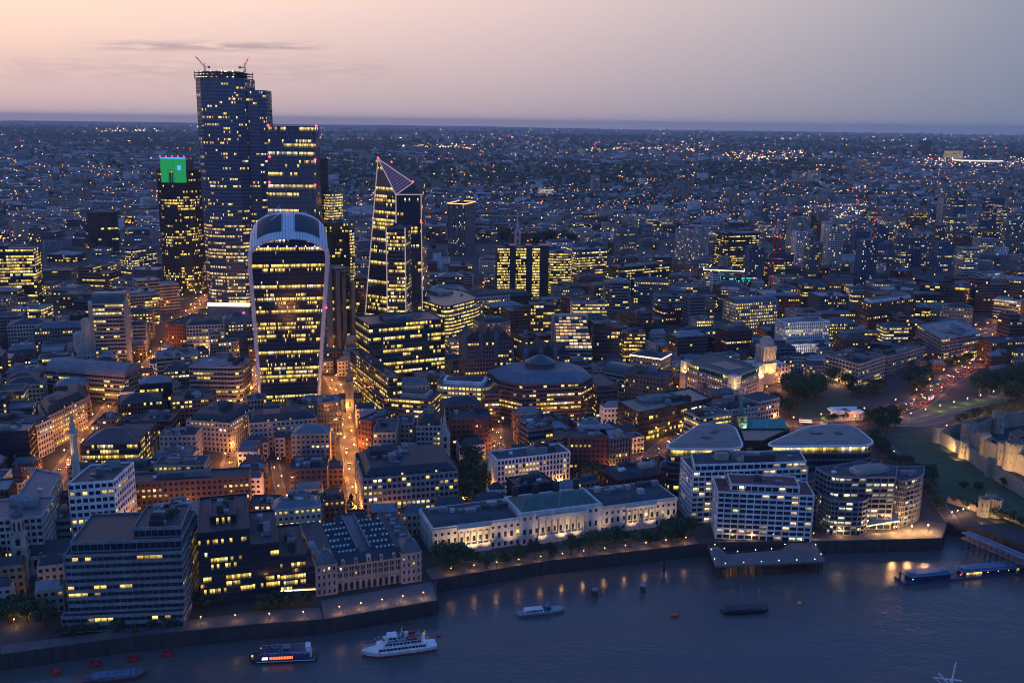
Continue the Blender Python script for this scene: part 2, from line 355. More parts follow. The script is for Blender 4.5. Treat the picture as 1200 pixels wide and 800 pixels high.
# ------------------------------------------------------------------ the building kit
def facade(mw, mg, P, z0, z1, nf, bay, sp, ins, pier, proud, uo=0.0, rings=None, gf=1.0):
    """walls as real relief: spandrel bands and piers stand in front of recessed glazing.
    sp = share of the storey that is solid, pier = pier width, proud<0 sets piers behind the bands"""
    n = len(P); Q = offset(P, ins); fh = (z1-z0)/nf
    for i in range(n):
        a, b_ = Vector(P[i][:2]), Vector(P[(i+1) % n][:2]); qa, qb = Q[i], Q[(i+1) % n]
        Ld = (b_-a).length
        if Ld < .3: continue
        nb = max(1, round(Ld/bay))
        u = (b_-a).normalized(); nr = Vector((u.y, -u.x))
        for k in range(nf+1):
            zc = z0+k*fh; lo = zc-(fh*sp*.35 if k else 0); hi = min(zc+fh*sp*.65, z1+.9) if k < nf else z1+.9
            if k == 0: hi = zc+fh*sp*.25
            mw.face([(a.x, a.y, lo), (b_.x, b_.y, lo), (b_.x, b_.y, hi), (a.x, a.y, hi)])
            if k < nf: mw.face([(a.x, a.y, hi), (b_.x, b_.y, hi), (qb.x, qb.y, hi), (qa.x, qa.y, hi)])
            if k: mw.face([(b_.x, b_.y, lo), (a.x, a.y, lo), (qa.x, qa.y, lo), (qb.x, qb.y, lo)])
            if k < nf:
                g = rings[k] if rings else mg
                v0 = 0 if rings else k
                g.face([(qa.x, qa.y, z0+k*fh), (qb.x, qb.y, z0+k*fh), (qb.x, qb.y, z0+(k+1)*fh), (qa.x, qa.y, z0+(k+1)*fh)],
                       [(uo+i*37, v0+.001), (uo+i*37+nb, v0+.001), (uo+i*37+nb, v0+.999), (uo+i*37, v0+.999)])
        if pier > 0:
            f_ = nr*proud
            for j in range(nb+1):
                c = a.lerp(b_, j/nb)
                hw = pier/2
                s0 = c-u*hw if j else a; s1 = c+u*hw if j < nb else b_
                o0, o1 = s0+f_, s1+f_; i0_, i1_ = s0-nr*ins, s1-nr*ins
                zt = z1+(.95 if proud > 0 else 0)
                mw.face([(o0.x, o0.y, z0), (o1.x, o1.y, z0), (o1.x, o1.y, zt), (o0.x, o0.y, zt)])
                mw.face([(i0_.x, i0_.y, z0), (o0.x, o0.y, z0), (o0.x, o0.y, zt), (i0_.x, i0_.y, zt)])
                mw.face([(o1.x, o1.y, z0), (i1_.x, i1_.y, z0), (i1_.x, i1_.y, zt), (o1.x, o1.y, zt)])
                if proud > 0: mw.face([(o0.x, o0.y, zt), (o1.x, o1.y, zt), (i1_.x, i1_.y, zt), (i0_.x, i0_.y, zt)])
    # parapet back
    R_ = offset(P, .45)
    for i in range(n):
        a, b_ = P[i], P[(i+1) % n]; c, d = R_[i], R_[(i+1) % n]; z = z1+.9
        mw.face([(a[0], a[1], z), (b_[0], b_[1], z), (d[0], d[1], z), (c[0], c[1], z)])
        mw.face([(d[0], d[1], z1), (c[0], c[1], z1), (c[0], c[1], z), (d[0], d[1], z)])
def axes(P):
    Ls = [(Vector(P[(i+1) % len(P)][:2])-Vector(P[i][:2])).length for i in range(len(P))]
    best = 0 if len(P) == 4 else next(i for i in range(len(P)) if Ls[i] > max(Ls)*.98)
    u = (Vector(P[(best+1) % len(P)][:2])-Vector(P[best][:2])).normalized()
    return u, Vector((-u.y, u.x))
def inside(p, P):
    c = False; n = len(P)
    for k in range(n):
        x1, y1 = P[k][0], P[k][1]; x2, y2 = P[(k+1) % n][0], P[(k+1) % n][1]
        if (y1 > p[1]) != (y2 > p[1]) and p[0] < (x2-x1)*(p[1]-y1)/(y2-y1)+x1: c = not c
    return c
STY = {  # bay, solid share, inset, pier width, pier proud
    'grid': (3.0, .42, .45, .9, .03), 'band': (3.0, .45, .5, .18, -.3), 'glass': (3.0, .14, .12, .16, .05), 'vert': (2.4, .30, .5, .8, .35),
    'punch': (3.2, .52, .35, 1.5, .02), 'homes': (4.2, .30, .9, .5, -.1), 'curtain': (1.8, .22, .15, .12, .08), 'fins': (6.0, .12, .6, .5, .5)}
def building(name, label, cat, vols, wall='concrete', win='w_mid', roofm='felt', style='grid', roof='flat', group=None, fh=3.8, detail=2, clutter=4, seed=None,
             bay=None, roofh=None, occ=True, inset_top=2.2, dorm=True):
    rnd = random.Random(seed if seed is not None else hash_(label))
    P0 = vols[0][0]; c = cen(P0)
    root = empty(name, (c.x, c.y, 0), label, cat, group)
    off = (c.x, c.y, 0)
    b_, sp, ins, pw, pr = STY[style]; b_ = bay or b_
    mw = MB(); mg = MB()
    for vi, (P, z0, z1) in enumerate(vols):
        if occ: occupy(P)
        nf = max(1, round((z1-z0)/fh))
        rings = [MB() for _ in range(nf)] if (detail >= 2 and nf <= 14) else None
        facade(mw, mg, P, z0, z1, nf, b_, sp, ins, pw, pr, uo=rnd.randint(0, 50)*11, rings=rings)
        if rings:
            for g in rings: g.build('window_band', win, root, off)
    mw.build('wall', wall, root, off)
    if mg.f: mg.build('glazing', win, root, off)
    for vi, (P, z0, z1) in enumerate(vols):
        tops = [q for q in vols if q is not vols[vi] and abs(q[1]-z1) < .5]
        rm = MB(); R_ = offset(P, .44)
        rm.face([(p[0], p[1], z1+.02) for p in R_])
        u, w = axes(P)
        dormers = []
        if roof in ('mansard', 'hip') and not tops:
            hh = roofh or (3.4 if roof == 'mansard' else 4.5)
            it = inset_top if roof == 'mansard' else min((Vector(P[1][:2])-Vector(P[0][:2])).length, (Vector(P[2][:2])-Vector(P[1][:2])).length)*.42
            A = offset(P, .5); B = offset(P, .5+it)
            zb = z1+.3
            for i in range(len(P)):
                a, b2, c2, d2 = A[i], A[(i+1) % len(P)], B[(i+1) % len(P)], B[i]
                rm.face([(a[0], a[1], zb), (b2[0], b2[1], zb), (c2[0], c2[1], zb+hh), (d2[0], d2[1], zb+hh)])
            rm.face([(p[0], p[1], zb+hh) for p in B])
            if roof == 'mansard' and dorm and detail >= 2:
                for i in range(len(P)):
                    a, b2 = Vector(A[i][:2]), Vector(A[(i+1) % len(P)][:2]); e = b2-a
                    if e.length < 8: continue
                    uu = e.normalized(); nn_ = Vector((uu.y, -uu.x))
                    if nn_.dot(cen(P)) > 0: continue      # slope turned away from the river
                    nd = int(e.length/5)
                    for j in range(nd):
                        dormers.append((a.lerp(b2, (j+.5)/nd)-nn_*.9, uu, nn_, zb))
        elif roof == 'gable' and not tops:
            a, b2, c2, d2 = [Vector(p[:2]) for p in P[:4]]
            hh = roofh or 4.0
            if (b2-a).length >= (d2-a).length: m0, m1, pr_ = (a+d2)/2, (b2+c2)/2, [(a, b2), (c2, d2)]; ends = [(a, d2, m0), (b2, c2, m1)]
            else: m0, m1, pr_ = (a+b2)/2, (c2+d2)/2, [(b2, c2), (d2, a)]; ends = [(a, b2, m0), (c2, d2, m1)]
            z = z1+.3; zt = z+hh
            for (p, q) in pr_:
                mq = m0 if (q-m0).length < (q-m1).length else m1; mp_ = m1 if mq is m0 else m0
                rm.face([(p.x, p.y, z), (q.x, q.y, z), (mq.x, mq.y, zt), (mp_.x, mp_.y, zt)])
            for p, q, mm in ends: rm.face([(p.x, p.y, z), (q.x, q.y, z), (mm.x, mm.y, zt)])
        elif roof == 'barrel' and not tops:
            a, b2, c2, d2 = [Vector(p[:2]) for p in P[:4]]; hh = roofh or 8; K = 10
            for k in range(K):
                t0, t1 = math.pi*k/K, math.pi*(k+1)/K
                def q(t_, s_, e_): f_ = .5-.5*math.cos(t_); p = s_.lerp(e_, f_); return (p.x, p.y, z1+.2+hh*math.sin(t_))
                rm.face([q(t0, a, d2), q(t0, b2, c2), q(t1, b2, c2), q(t1, a, d2)])
                rm.face([q(t0, a, d2), q(t1, a, d2), (a.lerp(d2, .5).x, a.lerp(d2, .5).y, z1)]); rm.face([q(t1, b2, c2), q(t0, b2, c2), (b2.lerp(c2, .5).x, b2.lerp(c2, .5).y, z1)])
        ro = rm.build('roof', roofm, root, off)
        zt = z1+.02
        if roof == 'mansard' and not tops: zt = z1+.3+(roofh or 3.4)
        for (p, uu, nn_, zb) in dormers:
            d_ = MB(); d_.obox(p, uu, nn_, .75, .8, zb+.3, zb+2.2); dd = d_.build('dormer', roofm, ro, off)
            g = MB(); q = p+nn_*.83
            a, b2 = q-uu*.55, q+uu*.55; k = rnd.randint(0, 99)
            g.face([(a.x, a.y, zb+.6), (b2.x, b2.y, zb+.6), (b2.x, b2.y, zb+1.9), (a.x, a.y, zb+1.9)], [(k+.1, .1), (k+.95, .1), (k+.95, .9), (k+.1, .9)])
            g.build('pane', 'w_mid', dd, off)
        if roof in ('flat', 'mansard') and clutter and not any(inside(cen(q[0]), P) and q[2] > z1 for q in vols if q is not vols[vi]):
            cc = cen(P); ext = [abs((Vector(p[:2])-cc).dot(u)) for p in P]; exw = [abs((Vector(p[:2])-cc).dot(w)) for p in P]
            eu, ew = max(ext)*.78, max(exw)*.72
            Pin = offset(P, 3.0 if roof == 'flat' else 4.5)
            for k in range(clutter):
                for tr in range(8):
                    l, d_ = rnd.uniform(1.2, eu*.42), rnd.uniform(1.0, ew*.42)
                    if k >= max(1, clutter//2): l, d_ = rnd.uniform(.7, 2.4), rnd.uniform(.6, 1.6)
                    p = cc+u*rnd.uniform(-eu+l, max(-eu+l+.1, eu-l))+w*rnd.uniform(-ew+d_, max(-ew+d_+.1, ew-d_))
                    cs = [p+u*i_*l+w*j_*d_ for i_ in (-1, 1) for j_ in (-1, 1)]
                    if all(inside(q, Pin) for q in cs): break
                else: continue
                hh = rnd.uniform(1.8, 4.2) if k < clutter//2 else rnd.uniform(.8, 1.6)
                x_ = MB(); x_.obox(p, u, w, l, d_, zt-.3, zt+hh+k*.013)
                if k < clutter//2:
                    nv = int(2*l/1.6)
                    for j in range(nv): x_.obox(p+u*(-l+.8+j*1.6), u, w, .45, d_*.7, zt+hh, zt+hh+.35+k*.013)
                    x_.build('plant_room', rnd.choice(['grey_metal', 'lead', 'concrete', 'felt', 'dark_stone', 'pale_roof', 'beige']), ro, off)
                else:
                    x_.build('air_unit', rnd.choice(['pale_roof', 'white', 'grey_metal', 'grey_metal']), ro, off)
    return root
def hash_(s):
    h = 5381
    for ch in s: h = (h*33+ord(ch)) & 0x7fffffff
    return h
HERO = []     # (short description, position) used when wording the labels of ordinary neighbours
def hero(desc, P): HERO.append((desc, cen(P)))
# ================================================================== THE SETTING
EMB = [G(*p) for p in ((-60, 780), (0, 769), (150, 748), (300, 733), (380, 727.5), (514, 705), (507, 681), (640, 659), (819, 639), (840, 637), (962, 635.5), (1104, 632), (1110, 613), (1150, 622), (1205, 642), (1290, 668))]
line = [Vector((-40000, -4000)), Vector((-1500, 60)), Vector((-420, 330))] + EMB + [Vector((520, 470)), Vector((1500, 380)), Vector((40000, -6000))]
land = MB(); arc = [(42000*math.cos(RD(a)), 42000*math.sin(RD(a))) for a in range(0, 181, 6)]
land.face([(p[0], p[1], 0) for p in line]+[(x, y, 0) for x, y in arc])
struct(land.build('ground', 'city_ground'), 'dark city ground between the buildings, reaching to the horizon')
wat = MB(); wat.face([(-42000, -9000, -7), (42000, -9000, -7), (42000, 1200, -7), (-42000, 1200, -7)])
struct(wat.build('river', 'river_water'), 'wide dark blue river with fine ripples')
sb = MB(); sb.face([(-42000, -9000, -1), (42000, -9000, -1), (42000, -6500, -1), (1500, 60, -1), (-1500, 60, -1), (-42000, -6500, -1)])
struct(sb.build('south_bank_ground', 'city_ground'), 'ground of the near bank below the viewpoint')
rw = MB()
for a, b_ in zip(line[1:], line[2:-1]):
    rw.face([(a.x, a.y, -8), (b_.x, b_.y, -8), (b_.x, b_.y, 1.0), (a.x, a.y, 1.0)])
    u = (b_-a).normalized(); w = Vector((-u.y, u.x))
    rw.obox((a+b_)/2+w*.28, u, w, (b_-a).length/2, .25, .02, 1.004)
    n_ = int((b_-a).length/6) if (b_-a).length < 400 else 0
    for k in range(n_): rw.obox(a+u*(k+.5)*6-w*.2, u, w, .25, .22, -8, -.2)
struct(rw.build('river_wall', 'river_wall'), 'stone and timber wall along the north bank')
hl = MB(); rndh = random.Random(3)
prof = [(-90+i*1.2) for i in range(0, 151)]
hz = [0]*151
for i in range(151): hz[i] = 26+22*math.sin(i*.11+1)+14*math.sin(i*.37)+5*math.sin(i*1.3+.4)+rndh.uniform(-2, 2)
for i in range(150):
    P_ = []
    for j, rr, hh in ((i, 29000, 0), (i+1, 29000, 0), (i+1, 33000, 1), (i, 33000, 1), (i, 41000, 1), (i+1, 41000, 1)):
        a = RD(prof[j]); P_.append((rr*math.sin(a), rr*math.cos(a), 1+hh*hz[j]))
    hl.face(P_[:4]); hl.face([P_[3], P_[2], P_[5], P_[4]])
struct(hl.build('hills', 'city_ground'), 'low dark hills along the far horizon')

# ------------------------------------------------------------------ streets (centre lines traced on the ground), with raised pavements
def strip(mb, pts, wd_, z, side=None):
    n = len(pts); Lp = []; Rp = []
    for i in range(n):
        a = pts[max(0, i-1)]; b_ = pts[min(n-1, i+1)]; u = (b_-a).normalized(); w = Vector((-u.y, u.x))
        l_, r_ = (wd_/2, -wd_/2) if side is None else side
        Lp.append(pts[i]+w*l_); Rp.append(pts[i]+w*r_)
    for i in range(n-1):
        mb.face([(Rp[i].x, Rp[i].y, z), (Rp[i+1].x, Rp[i+1].y, z), (Lp[i+1].x, Lp[i+1].y, z), (Lp[i].x, Lp[i].y, z)])
    return Lp, Rp
def smooth_pts(pts, it=2):
    for _ in range(it):
        q = [pts[0]]
        for a, b_ in zip(pts, pts[1:]): q += [a.lerp(b_, .25), a.lerp(b_, .75)]
        pts = q+[pts[-1]]
    return pts
LAMPS = []
road_i = 0
def road(px, width, lamps=26, power=1.0, marks=False, pave=2.6):
    global road_i
    pts = smooth_pts([G(*p) for p in px]); z = .02+.012*road_i; road_i += 1
    mb = MB(); strip(mb, pts, width, z); struct(mb.build('road', 'asphalt'), 'asphalt street between the buildings')
    if pave:
        pm = MB()
        for s_ in ((width/2+pave, width/2), (-width/2, -width/2-pave)):
            Lp, Rp = strip(pm, pts, 0, .13+z, s_)
            for q in (Lp, Rp):
                for a, b_ in zip(q, q[1:]): pm.face([(a.x, a.y, 0), (b_.x, b_.y, 0), (b_.x, b_.y, .13+z), (a.x, a.y, .13+z)])
        struct(pm.build('pavement', 'pavement'), 'raised pavement on both sides of the street')
    if marks:
        mk = MB(); acc = 0
        for a, b_ in zip(pts, pts[1:]):
            u = (b_-a).normalized(); w = Vector((-u.y, u.x)); Ls = (b_-a).length; t_ = 0
            while t_ < Ls-2:
                for o_ in (0, width*.25, -width*.25): mk.obox(a+u*(t_+1)+w*o_, u, w, 1.0, .09, z, z+.008)
                t_ += 6
        struct(mk.build('road_markings', 'white_paint'), 'white dashed lane lines on the road')
    W2 = width+2*pave*.9
    for a, b_ in zip(pts, pts[1:]):
        u = (b_-a).normalized(); w = Vector((-u.y, u.x)); e = u*1.5
        occupy([a-e-w*W2/2, b_+e-w*W2/2, b_+e+w*W2/2, a-e+w*W2/2])
    if lamps:
        acc = lamps*.5; sgn = 1
        for a, b_ in zip(pts, pts[1:]):
            Ls = (b_-a).length; u = (b_-a).normalized(); w = Vector((-u.y, u.x))
            while acc < Ls:
                LAMPS.append((a+u*acc+w*sgn*(width/2+.9), -w*sgn, power)); acc += lamps; sgn = -sgn
            acc -= Ls
    return pts
# left: the monument street, the long street climbing north, the lane by the flared tower, the bright lane
R1 = road([(46, 600), (58, 572), (78, 545), (100, 515), (118, 492), (136, 466), (172, 428), (203, 400), (214, 382), (228, 362), (243, 345)], 9, 22, 2.4)
R2 = road([(262, 572), (267, 547), (275, 517), (285, 478), (298, 448), (303, 425)], 6, 20, 2.3)
R3 = road([(424, 612), (421, 592), (411, 540), (404, 490), (398, 463), (386, 440)], 7.5, 17, 3.0)
R4 = road([(588, 562), (583, 530), (579, 490), (577, 468)], 7, 20, 1.3)
R5 = road([(-30, 655), (50, 646), (150, 622), (232, 612), (330, 606), (422, 606), (500, 612), (548, 585), (600, 588), (660, 580), (725, 566), (772, 530), (800, 506), (838, 500), (900, 494), (960, 499), (1010, 493)], 13, 25, 1.2, marks=True)
R6 = road([(1010, 493), (1050, 484), (1085, 468), (1105, 448), (1135, 432), (1150, 415), (1152, 395), (1185, 372)], 17, 24, 1.1, marks=True)
R7 = road([(917, 500), (904, 486), (899, 472), (905, 455), (935, 447)], 8, 22, 1.3)
R8 = road([(225, 362), (270, 372), (390, 420), (500, 428), (640, 405), (742, 430), (800, 470), (838, 500)], 9, 26, 1.0)
R9 = road([(150, 455), (205, 450), (290, 452), (300, 448)], 7, 26, 1.2)
R10 = road([(578, 470), (640, 500), (700, 506), (750, 512)], 7, 24, 1.2)
R11 = road([(1023, 505), (1045, 530), (1075, 550), (1100, 590), (1118, 614)], 6, 0, pave=1.5)
R12 = road([(340, 612), (332, 590), (325, 560), (322, 540)], 5, 18, .9, pave=1)
R13 = road([(1010, 493), (1075, 500), (1130, 482), (1200, 470)], 8, 0)

# riverside walk, quay terraces
def terrace(name, px, z, mat, label, wallz=-8):
    P = [G(*p) for p in px]; mb = MB(); mb.prism([(p.x, p.y) for p in P], wallz, z); occupy(P)
    return struct(mb.build(name, mat), label)
terrace('quay', [(376, 704), (512, 681.5), (506.5, 683), (513, 704), (380, 727)], .5, 'quay', 'stone quay terrace in front of the arcaded market hall')
terrace('riverside_walk', [(507.5, 680.5), (640, 658.5), (818.5, 638.5), (814, 629), (640, 646), (520, 662), (498, 668)], .45, 'pavement', 'paved riverside walk with lamps below the trees')
terrace('riverside_walk', [(842, 636.5), (961, 635), (1103, 631.5), (1109, 614), (1085, 610), (1040, 624), (960, 631), (838, 634)], .4, 'pavement', 'paved riverside walk below the apartment blocks')
terrace('riverside_walk', [(1, 768), (150, 747), (300, 732), (379, 726.5), (375, 712), (300, 716), (215, 728), (150, 737), (1, 757)], .35, 'pavement', 'narrow riverside walk at the left of the bank')
# moat lawn and hill lawn round the fortress
def lawn(px, z, label):
    P = [G(*p) for p in px]; mb = MB(); mb.face([(p.x, p.y, z) for p in P]); occupy(P); tag(mb.build('grass', 'grass'), label, None, None, 'stuff')
lawn([(1040, 508), (1075, 506), (1100, 512), (1140, 545), (1200, 585), (1290, 640), (1205, 622), (1150, 607), (1118, 590), (1090, 555), (1062, 530)], .08, 'short dark grass filling the dry moat')
lawn([(925, 474), (975, 462), (1010, 470), (1005, 487), (960, 492), (925, 488)], .07, 'dark lawn of the small square garden')
lawn([(1060, 478), (1100, 472), (1160, 468), (1300, 470), (1300, 480), (1160, 480), (1100, 486)], .06, 'strip of grass above the fortress ditch')
occupy([G(*p) for p in ((1010, 470), (1290, 440), (1400, 700), (1110, 640), (1085, 560), (1040, 520))])
occupy([G(*p) for p in ((925, 440), (1010, 455), (1060, 470), (1030, 500), (905, 500))])
occupy([G(*p) for p in ((868, 548), (1060, 548), (1080, 500), (868, 500))])
occupy([G(*p) for p in ((1040, 437), (1098, 437), (1112, 452), (1020, 482), (1000, 460))])
occupy([G(*p) for p in ((1135, 440), (1290, 425), (1290, 470), (1115, 470))])
occupy([G(*p) for p in ((1005, 500), (1060, 505), (1105, 600), (1080, 612), (1040, 560))])
occupy([G(*p) for p in ((520, 540), (580, 548), (560, 590), (530, 590))])
occupy([G(*p) for p in ((672, 548), (715, 550), (708, 576), (672, 578))])

# ================================================================== LANDMARKS
BL = building
def hq(desc, P): hero(desc, P); return P
# --- riverside, left to right
h1 = hfrom(72, 632, 737)
P = hq('banded riverside office', quad(72, 632, 212, 627, h1, 44))
ang = P[1]-P[0]; u, w = axes(P); Pp = [P[0]-w*5-u*2, P[1]-w*5, P[1], P[0]-u*2]
o = BL('riverside_office', 'broad grey riverside office with pale horizontal bands and mostly dark windows', 'office building', [(P, 0, h1-9), (Pp, 0, 7.5), ([P[0]+u*2+w*5, P[1]-u*1+w*5, P[2]-u*1-w*4, P[3]+u*2-w*4], h1-9, h1-4.5), ([P[0]+u*30+w*9, P[1]-u*1.5+w*9, P[2]-u*3-w*6, P[3]+u*30-w*6], h1-4.5, h1)], 'concrete', 'w_low', 'slate', 'band', clutter=16, fh=3.6)
# dark stepped glass blocks
h2 = hfrom(232, 626, 713)
A, B = G(231, 626, h2), G(292, 620, h2); u = (B-A).normalized(); w = Vector((-u.y, u.x))
v1 = [A, B, B+w*48, A+w*48]
def nxt(B0, l, d, back=0): return [B0+w*back, B0+u*l+w*back, B0+u*l+w*d, B0+w*d]
v2 = nxt(B+u*.02, 14, 44); v3 = nxt(B+u*14.04, 13, 40); v4 = nxt(B+u*27.06, 10.5, 34)
building('stepped_glass_office', 'dark glass riverside office stepping down in tiers towards the arcaded hall', 'office building',
   [(v1, 0, h2), (v2, 0, h2-9), (v3, 0, h2-17), (v4, 0, h2-24), ([A+u*6+w*10, B-u*6+w*10, B-u*6+w*34, A+u*6+w*34], h2, h2+4)], 'dark_metal', 'w_some', 'slate', 'curtain', clutter=9, fh=3.3, bay=1.4)
g = MB(); g.tube((*(v3[0]-w*.4), 4.5), (*(v4[1]-w*.4), 3.0), .35, n=4); g.build('light_strip', 'lit_strip', COL.objects['stepped_glass_office'], (*cen(v1), 0))
hero('stepped dark glass office', v1); hero('stepped dark glass office', v4)
# garden strip between office and hall is left open

# --- arcaded market hall (yellow brick, two domed pavilions, long iron roofs)
A = G(371, 699); B = G(494, 680.5); u = (B-A).normalized(); w = Vector((-u.y, u.x)); LM = (B-A).length
hall = [A, B, B+w*58, A+w*58]; occupy(hall); hero('arcaded market hall', hall)
root = empty('market_hall', (A.x, A.y, 0), 'long yellow brick riverside hall with arcade, corner pavilions and two dark glazed roofs', 'market hall'); off = (A.x, A.y, 0)
hm = 14.5; pv = 11.0
mb = MB()
def Q(s, t): p = A+u*s+w*t; return (p.x, p.y)
mb.prism([Q(pv, 2.2), Q(LM-pv, 2.2), Q(LM-pv, 58), Q(pv, 58)], 0, hm-.2)
mb.prism([Q(0, 0), Q(pv, 0), Q(pv, 58), Q(0, 58)], 0, 17); mb.prism([Q(LM-pv, 0), Q(LM, 0), Q(LM, 58), Q(LM-pv, 58)], 0, 17)
nA = 11; sA = (LM-2*pv)/nA
for k in range(nA+1):
    c = A+u*(pv+k*sA)+w*1.95; mb.obox(c, u, w, .45 if 0 < k < nA else .3, .35, 0, hm)
for (z0, z1, pr) in ((6.6, 7.6, .8), (10.3, 10.8, .75), (13.7, 14.8, 1.0)):
    mb.obox(A+u*LM/2+w*(2.2-pr/2), u, w, (LM-2*pv)/2, pr/2, z0, z1)
for x0 in (0, LM-pv):
    for z in (4.2, 8.4, 12.6, 16.6): mb.obox(A+u*(x0+pv/2)+w*(pv/2-.2), u, w, pv/2+.35, pv/2+.35, z, z+.5)
solid('pale_brick', (.46, .34, .29), .8); mb.build('wall', 'pale_brick', root, off)
for k in range(nA):
    cx = pv+(k+.5)*sA; r_ = sA/2-.75
    g = MB(); pts = [(cx-r_, 0.3), (cx+r_, .3)]+[(cx+r_*math.cos(RD(a)), 3.9+r_*math.sin(RD(a))) for a in range(0, 181, 20)]
    g.face([(*Q(s_, 2.12), z_) for s_, z_ in pts]); g.build('arch', 'dark_hull', root, off)
    fr = MB()
    for a in range(0, 180, 20):
        p0, p1 = [(*Q(cx+(r_+.25)*math.cos(RD(b_)), 1.9), 3.9+(r_+.25)*math.sin(RD(b_))) for b_ in (a, a+20)]
        fr.tube(p0, p1, .3, n=4)
    fr.build('arch_ring', 'limestone', root, off)
    for dx in (-sA*.24, sA*.24):
        for (z0, z1) in ((8.0, 9.9), (11.2, 13.2)):
            g = MB(); x = cx+dx; k_ = (k*7+int(z0))
            g.face([(*Q(x-.55, 2.1), z0), (*Q(x+.55, 2.1), z0), (*Q(x+.55, 2.1), z1), (*Q(x-.55, 2.1), z1)], [(k_+.1, .1), (k_+.9, .1), (k_+.9, .9), (k_+.1, .9)])
            g.build('window', 'w_dark', root, off)
for x0 in (0, LM-pv):
    for j in range(4):
        for z in (1.2, 5.4, 9.5, 13.6):
            g = MB(); x = x0+1.6+j*(pv-3.2)/3
            g.face([(*Q(x-.5, -.03), z), (*Q(x+.5, -.03), z), (*Q(x+.5, -.03), z+2), (*Q(x-.5, -.03), z+2)], [(j+.1, .1), (j+.9, .1), (j+.9, .9), (j+.1, .9)]); g.build('window', 'w_low', root, off)
    for j in range(10):      # flank windows
        for z in (1.2, 5.4, 9.5, 13.6):
            g = MB(); y = 3+j*5.5; xx = -.03 if x0 == 0 else LM+.03
            g.face([(*Q(xx, y), z), (*Q(xx, y+1.1), z), (*Q(xx, y+1.1), z+2), (*Q(xx, y), z+2)], [(j+.1, .1), (j+.9, .1), (j+.9, .9), (j+.1, .9)])
            g.build('window', 'w_low', root, off)
    d = MB(); c = A+u*(x0+pv/2)+w*(pv/2)     # pavilion dome, square plan with curved sides
    rings = []
    for r_, z in ((5.3, 17.1), (5.1, 18.6), (4.5, 20.2), (3.3, 21.6), (1.6, 22.4), (1.3, 23.4)):
        rings.append([(*(c+u*i_*r_+w*j_*r_), z) for i_, j_ in ((-1, -1), (1, -1), (1, 1), (-1, 1))])
    d.loft(rings); d.face(rings[-1]); dm = d.build('pavilion_dome', 'lead', root, off)
    f_ = MB(); f_.tube((c.x, c.y, 23.3), (c.x, c.y, 26.5), .25, .05, 6); f_.build('finial', 'gold', dm, off)
# front slate mansard with dormers
rm = MB(); z0 = 14.8
F_ = [(pv, 1.2, z0), (LM-pv, 1.2, z0), (LM-pv, 5.2, z0+4.6), (pv, 5.2, z0+4.6)]
rm.face([(*Q(s_, t_), z_) for s_, t_, z_ in F_]); rm.face([(*Q(pv, 5.2), z0+4.6), (*Q(LM-pv, 5.2), z0+4.6), (*Q(LM-pv, 11), z0+.5), (*Q(pv, 11), z0+.5)])
for x0 in (0, LM-pv): rm.face([(*Q(x0+.3, pv), 17.2), (*Q(x0+pv-.3, pv), 17.2), (*Q(x0+pv-.3, 57.7), 17.2), (*Q(x0+.3, 57.7), 17.2)])
rf = rm.build('roof', 'slate', root, off)
for k in range(5):
    x = pv+(k+.5)*(LM-2*pv)/5; s_ = 1.15 if k == 2 else .8
    d = MB(); d.obox(A+u*x+w*2.7, u, w, s_, 1.3, z0+.2, z0+2.4*s_+.6); d.face([(*Q(x-s_, 1.38), z0+2.4*s_+.6), (*Q(x+s_, 1.38), z0+2.4*s_+.6), (*Q(x, 1.38), z0+3.8*s_+.6)])
    dd = d.build('dormer', 'limestone', rf, off); g = MB(); g.face([(*Q(x-.5, 1.35), z0+.7), (*Q(x+.5, 1.35), z0+.7), (*Q(x+.5, 1.35), z0+2.3), (*Q(x-.5, 1.35), z0+2.3)]); g.build('pane', 'dark_hull', dd, off)
# two glazed hall roofs with rows of rooflights, ridge between
for (s0, s1) in ((pv+.3, LM*.42), (LM*.56, LM-pv-.3)):
    g = MB(); K = 6
    for k in range(K):
        t0, t1 = 11.2+k*7.6, 11.2+(k+1)*7.6-.3; tm = t0+2.6
        g.face([(*Q(s0, t0), z0+.6), (*Q(s1, t0), z0+.6), (*Q(s1, tm), z0+3.4), (*Q(s0, tm), z0+3.4)])
        g.face([(*Q(s0, tm), z0+3.4), (*Q(s1, tm), z0+3.4), (*Q(s1, t1), z0+.6), (*Q(s0, t1), z0+.6)])
        for sx_ in (s0, s1): g.face([(*Q(sx_, t0), z0+.6), (*Q(sx_, tm), z0+3.4), (*Q(sx_, t1), z0+.6)])
    gr = g.build('glazed_roof', 'dark_metal', root, off)
    for k in range(K):
        for j in range(6):
            if (k*3+j*5) % 7 == 0: continue
            s_ = s0+(s1-s0)*(j+.5)/6; t_ = 11.2+k*7.6+1.2; zc = z0+.6+2.8*(1.2/2.6)
            q = MB(); q.obox(A+u*s_+w*t_, u, w, .6, .55, zc+.1, zc+1.0); q.build('rooflight', 'white', gr, off)
rm = MB(); s0, s1 = LM*.42+.1, LM*.56-.1
rm.face([(*Q(s0, 11), z0+.5), (*Q(s1, 11), z0+.5), (*Q(s1, 58), z0+3), (*Q(s0, 58), z0+3)]); rm.prism([Q(s0, 11), Q(s0+1, 11), Q(s0+1, 58), Q(s0, 58)], z0, z0+4); rm.prism([Q(s1-1, 11), Q(s1, 11), Q(s1, 58), Q(s1-1, 58)], z0, z0+4)
rm.build('roof_walkway', 'lead', root, off)
for j in range(7):
    g = MB(); g.obox(A+u*(LM-pv+pv/2+(j % 2)*1.5-1)+w*(16+j*5.6), u, w, 1.6, 1.2, 17.2, 18.5+j*.05); g.build('air_unit', 'pale_roof', rf, off)

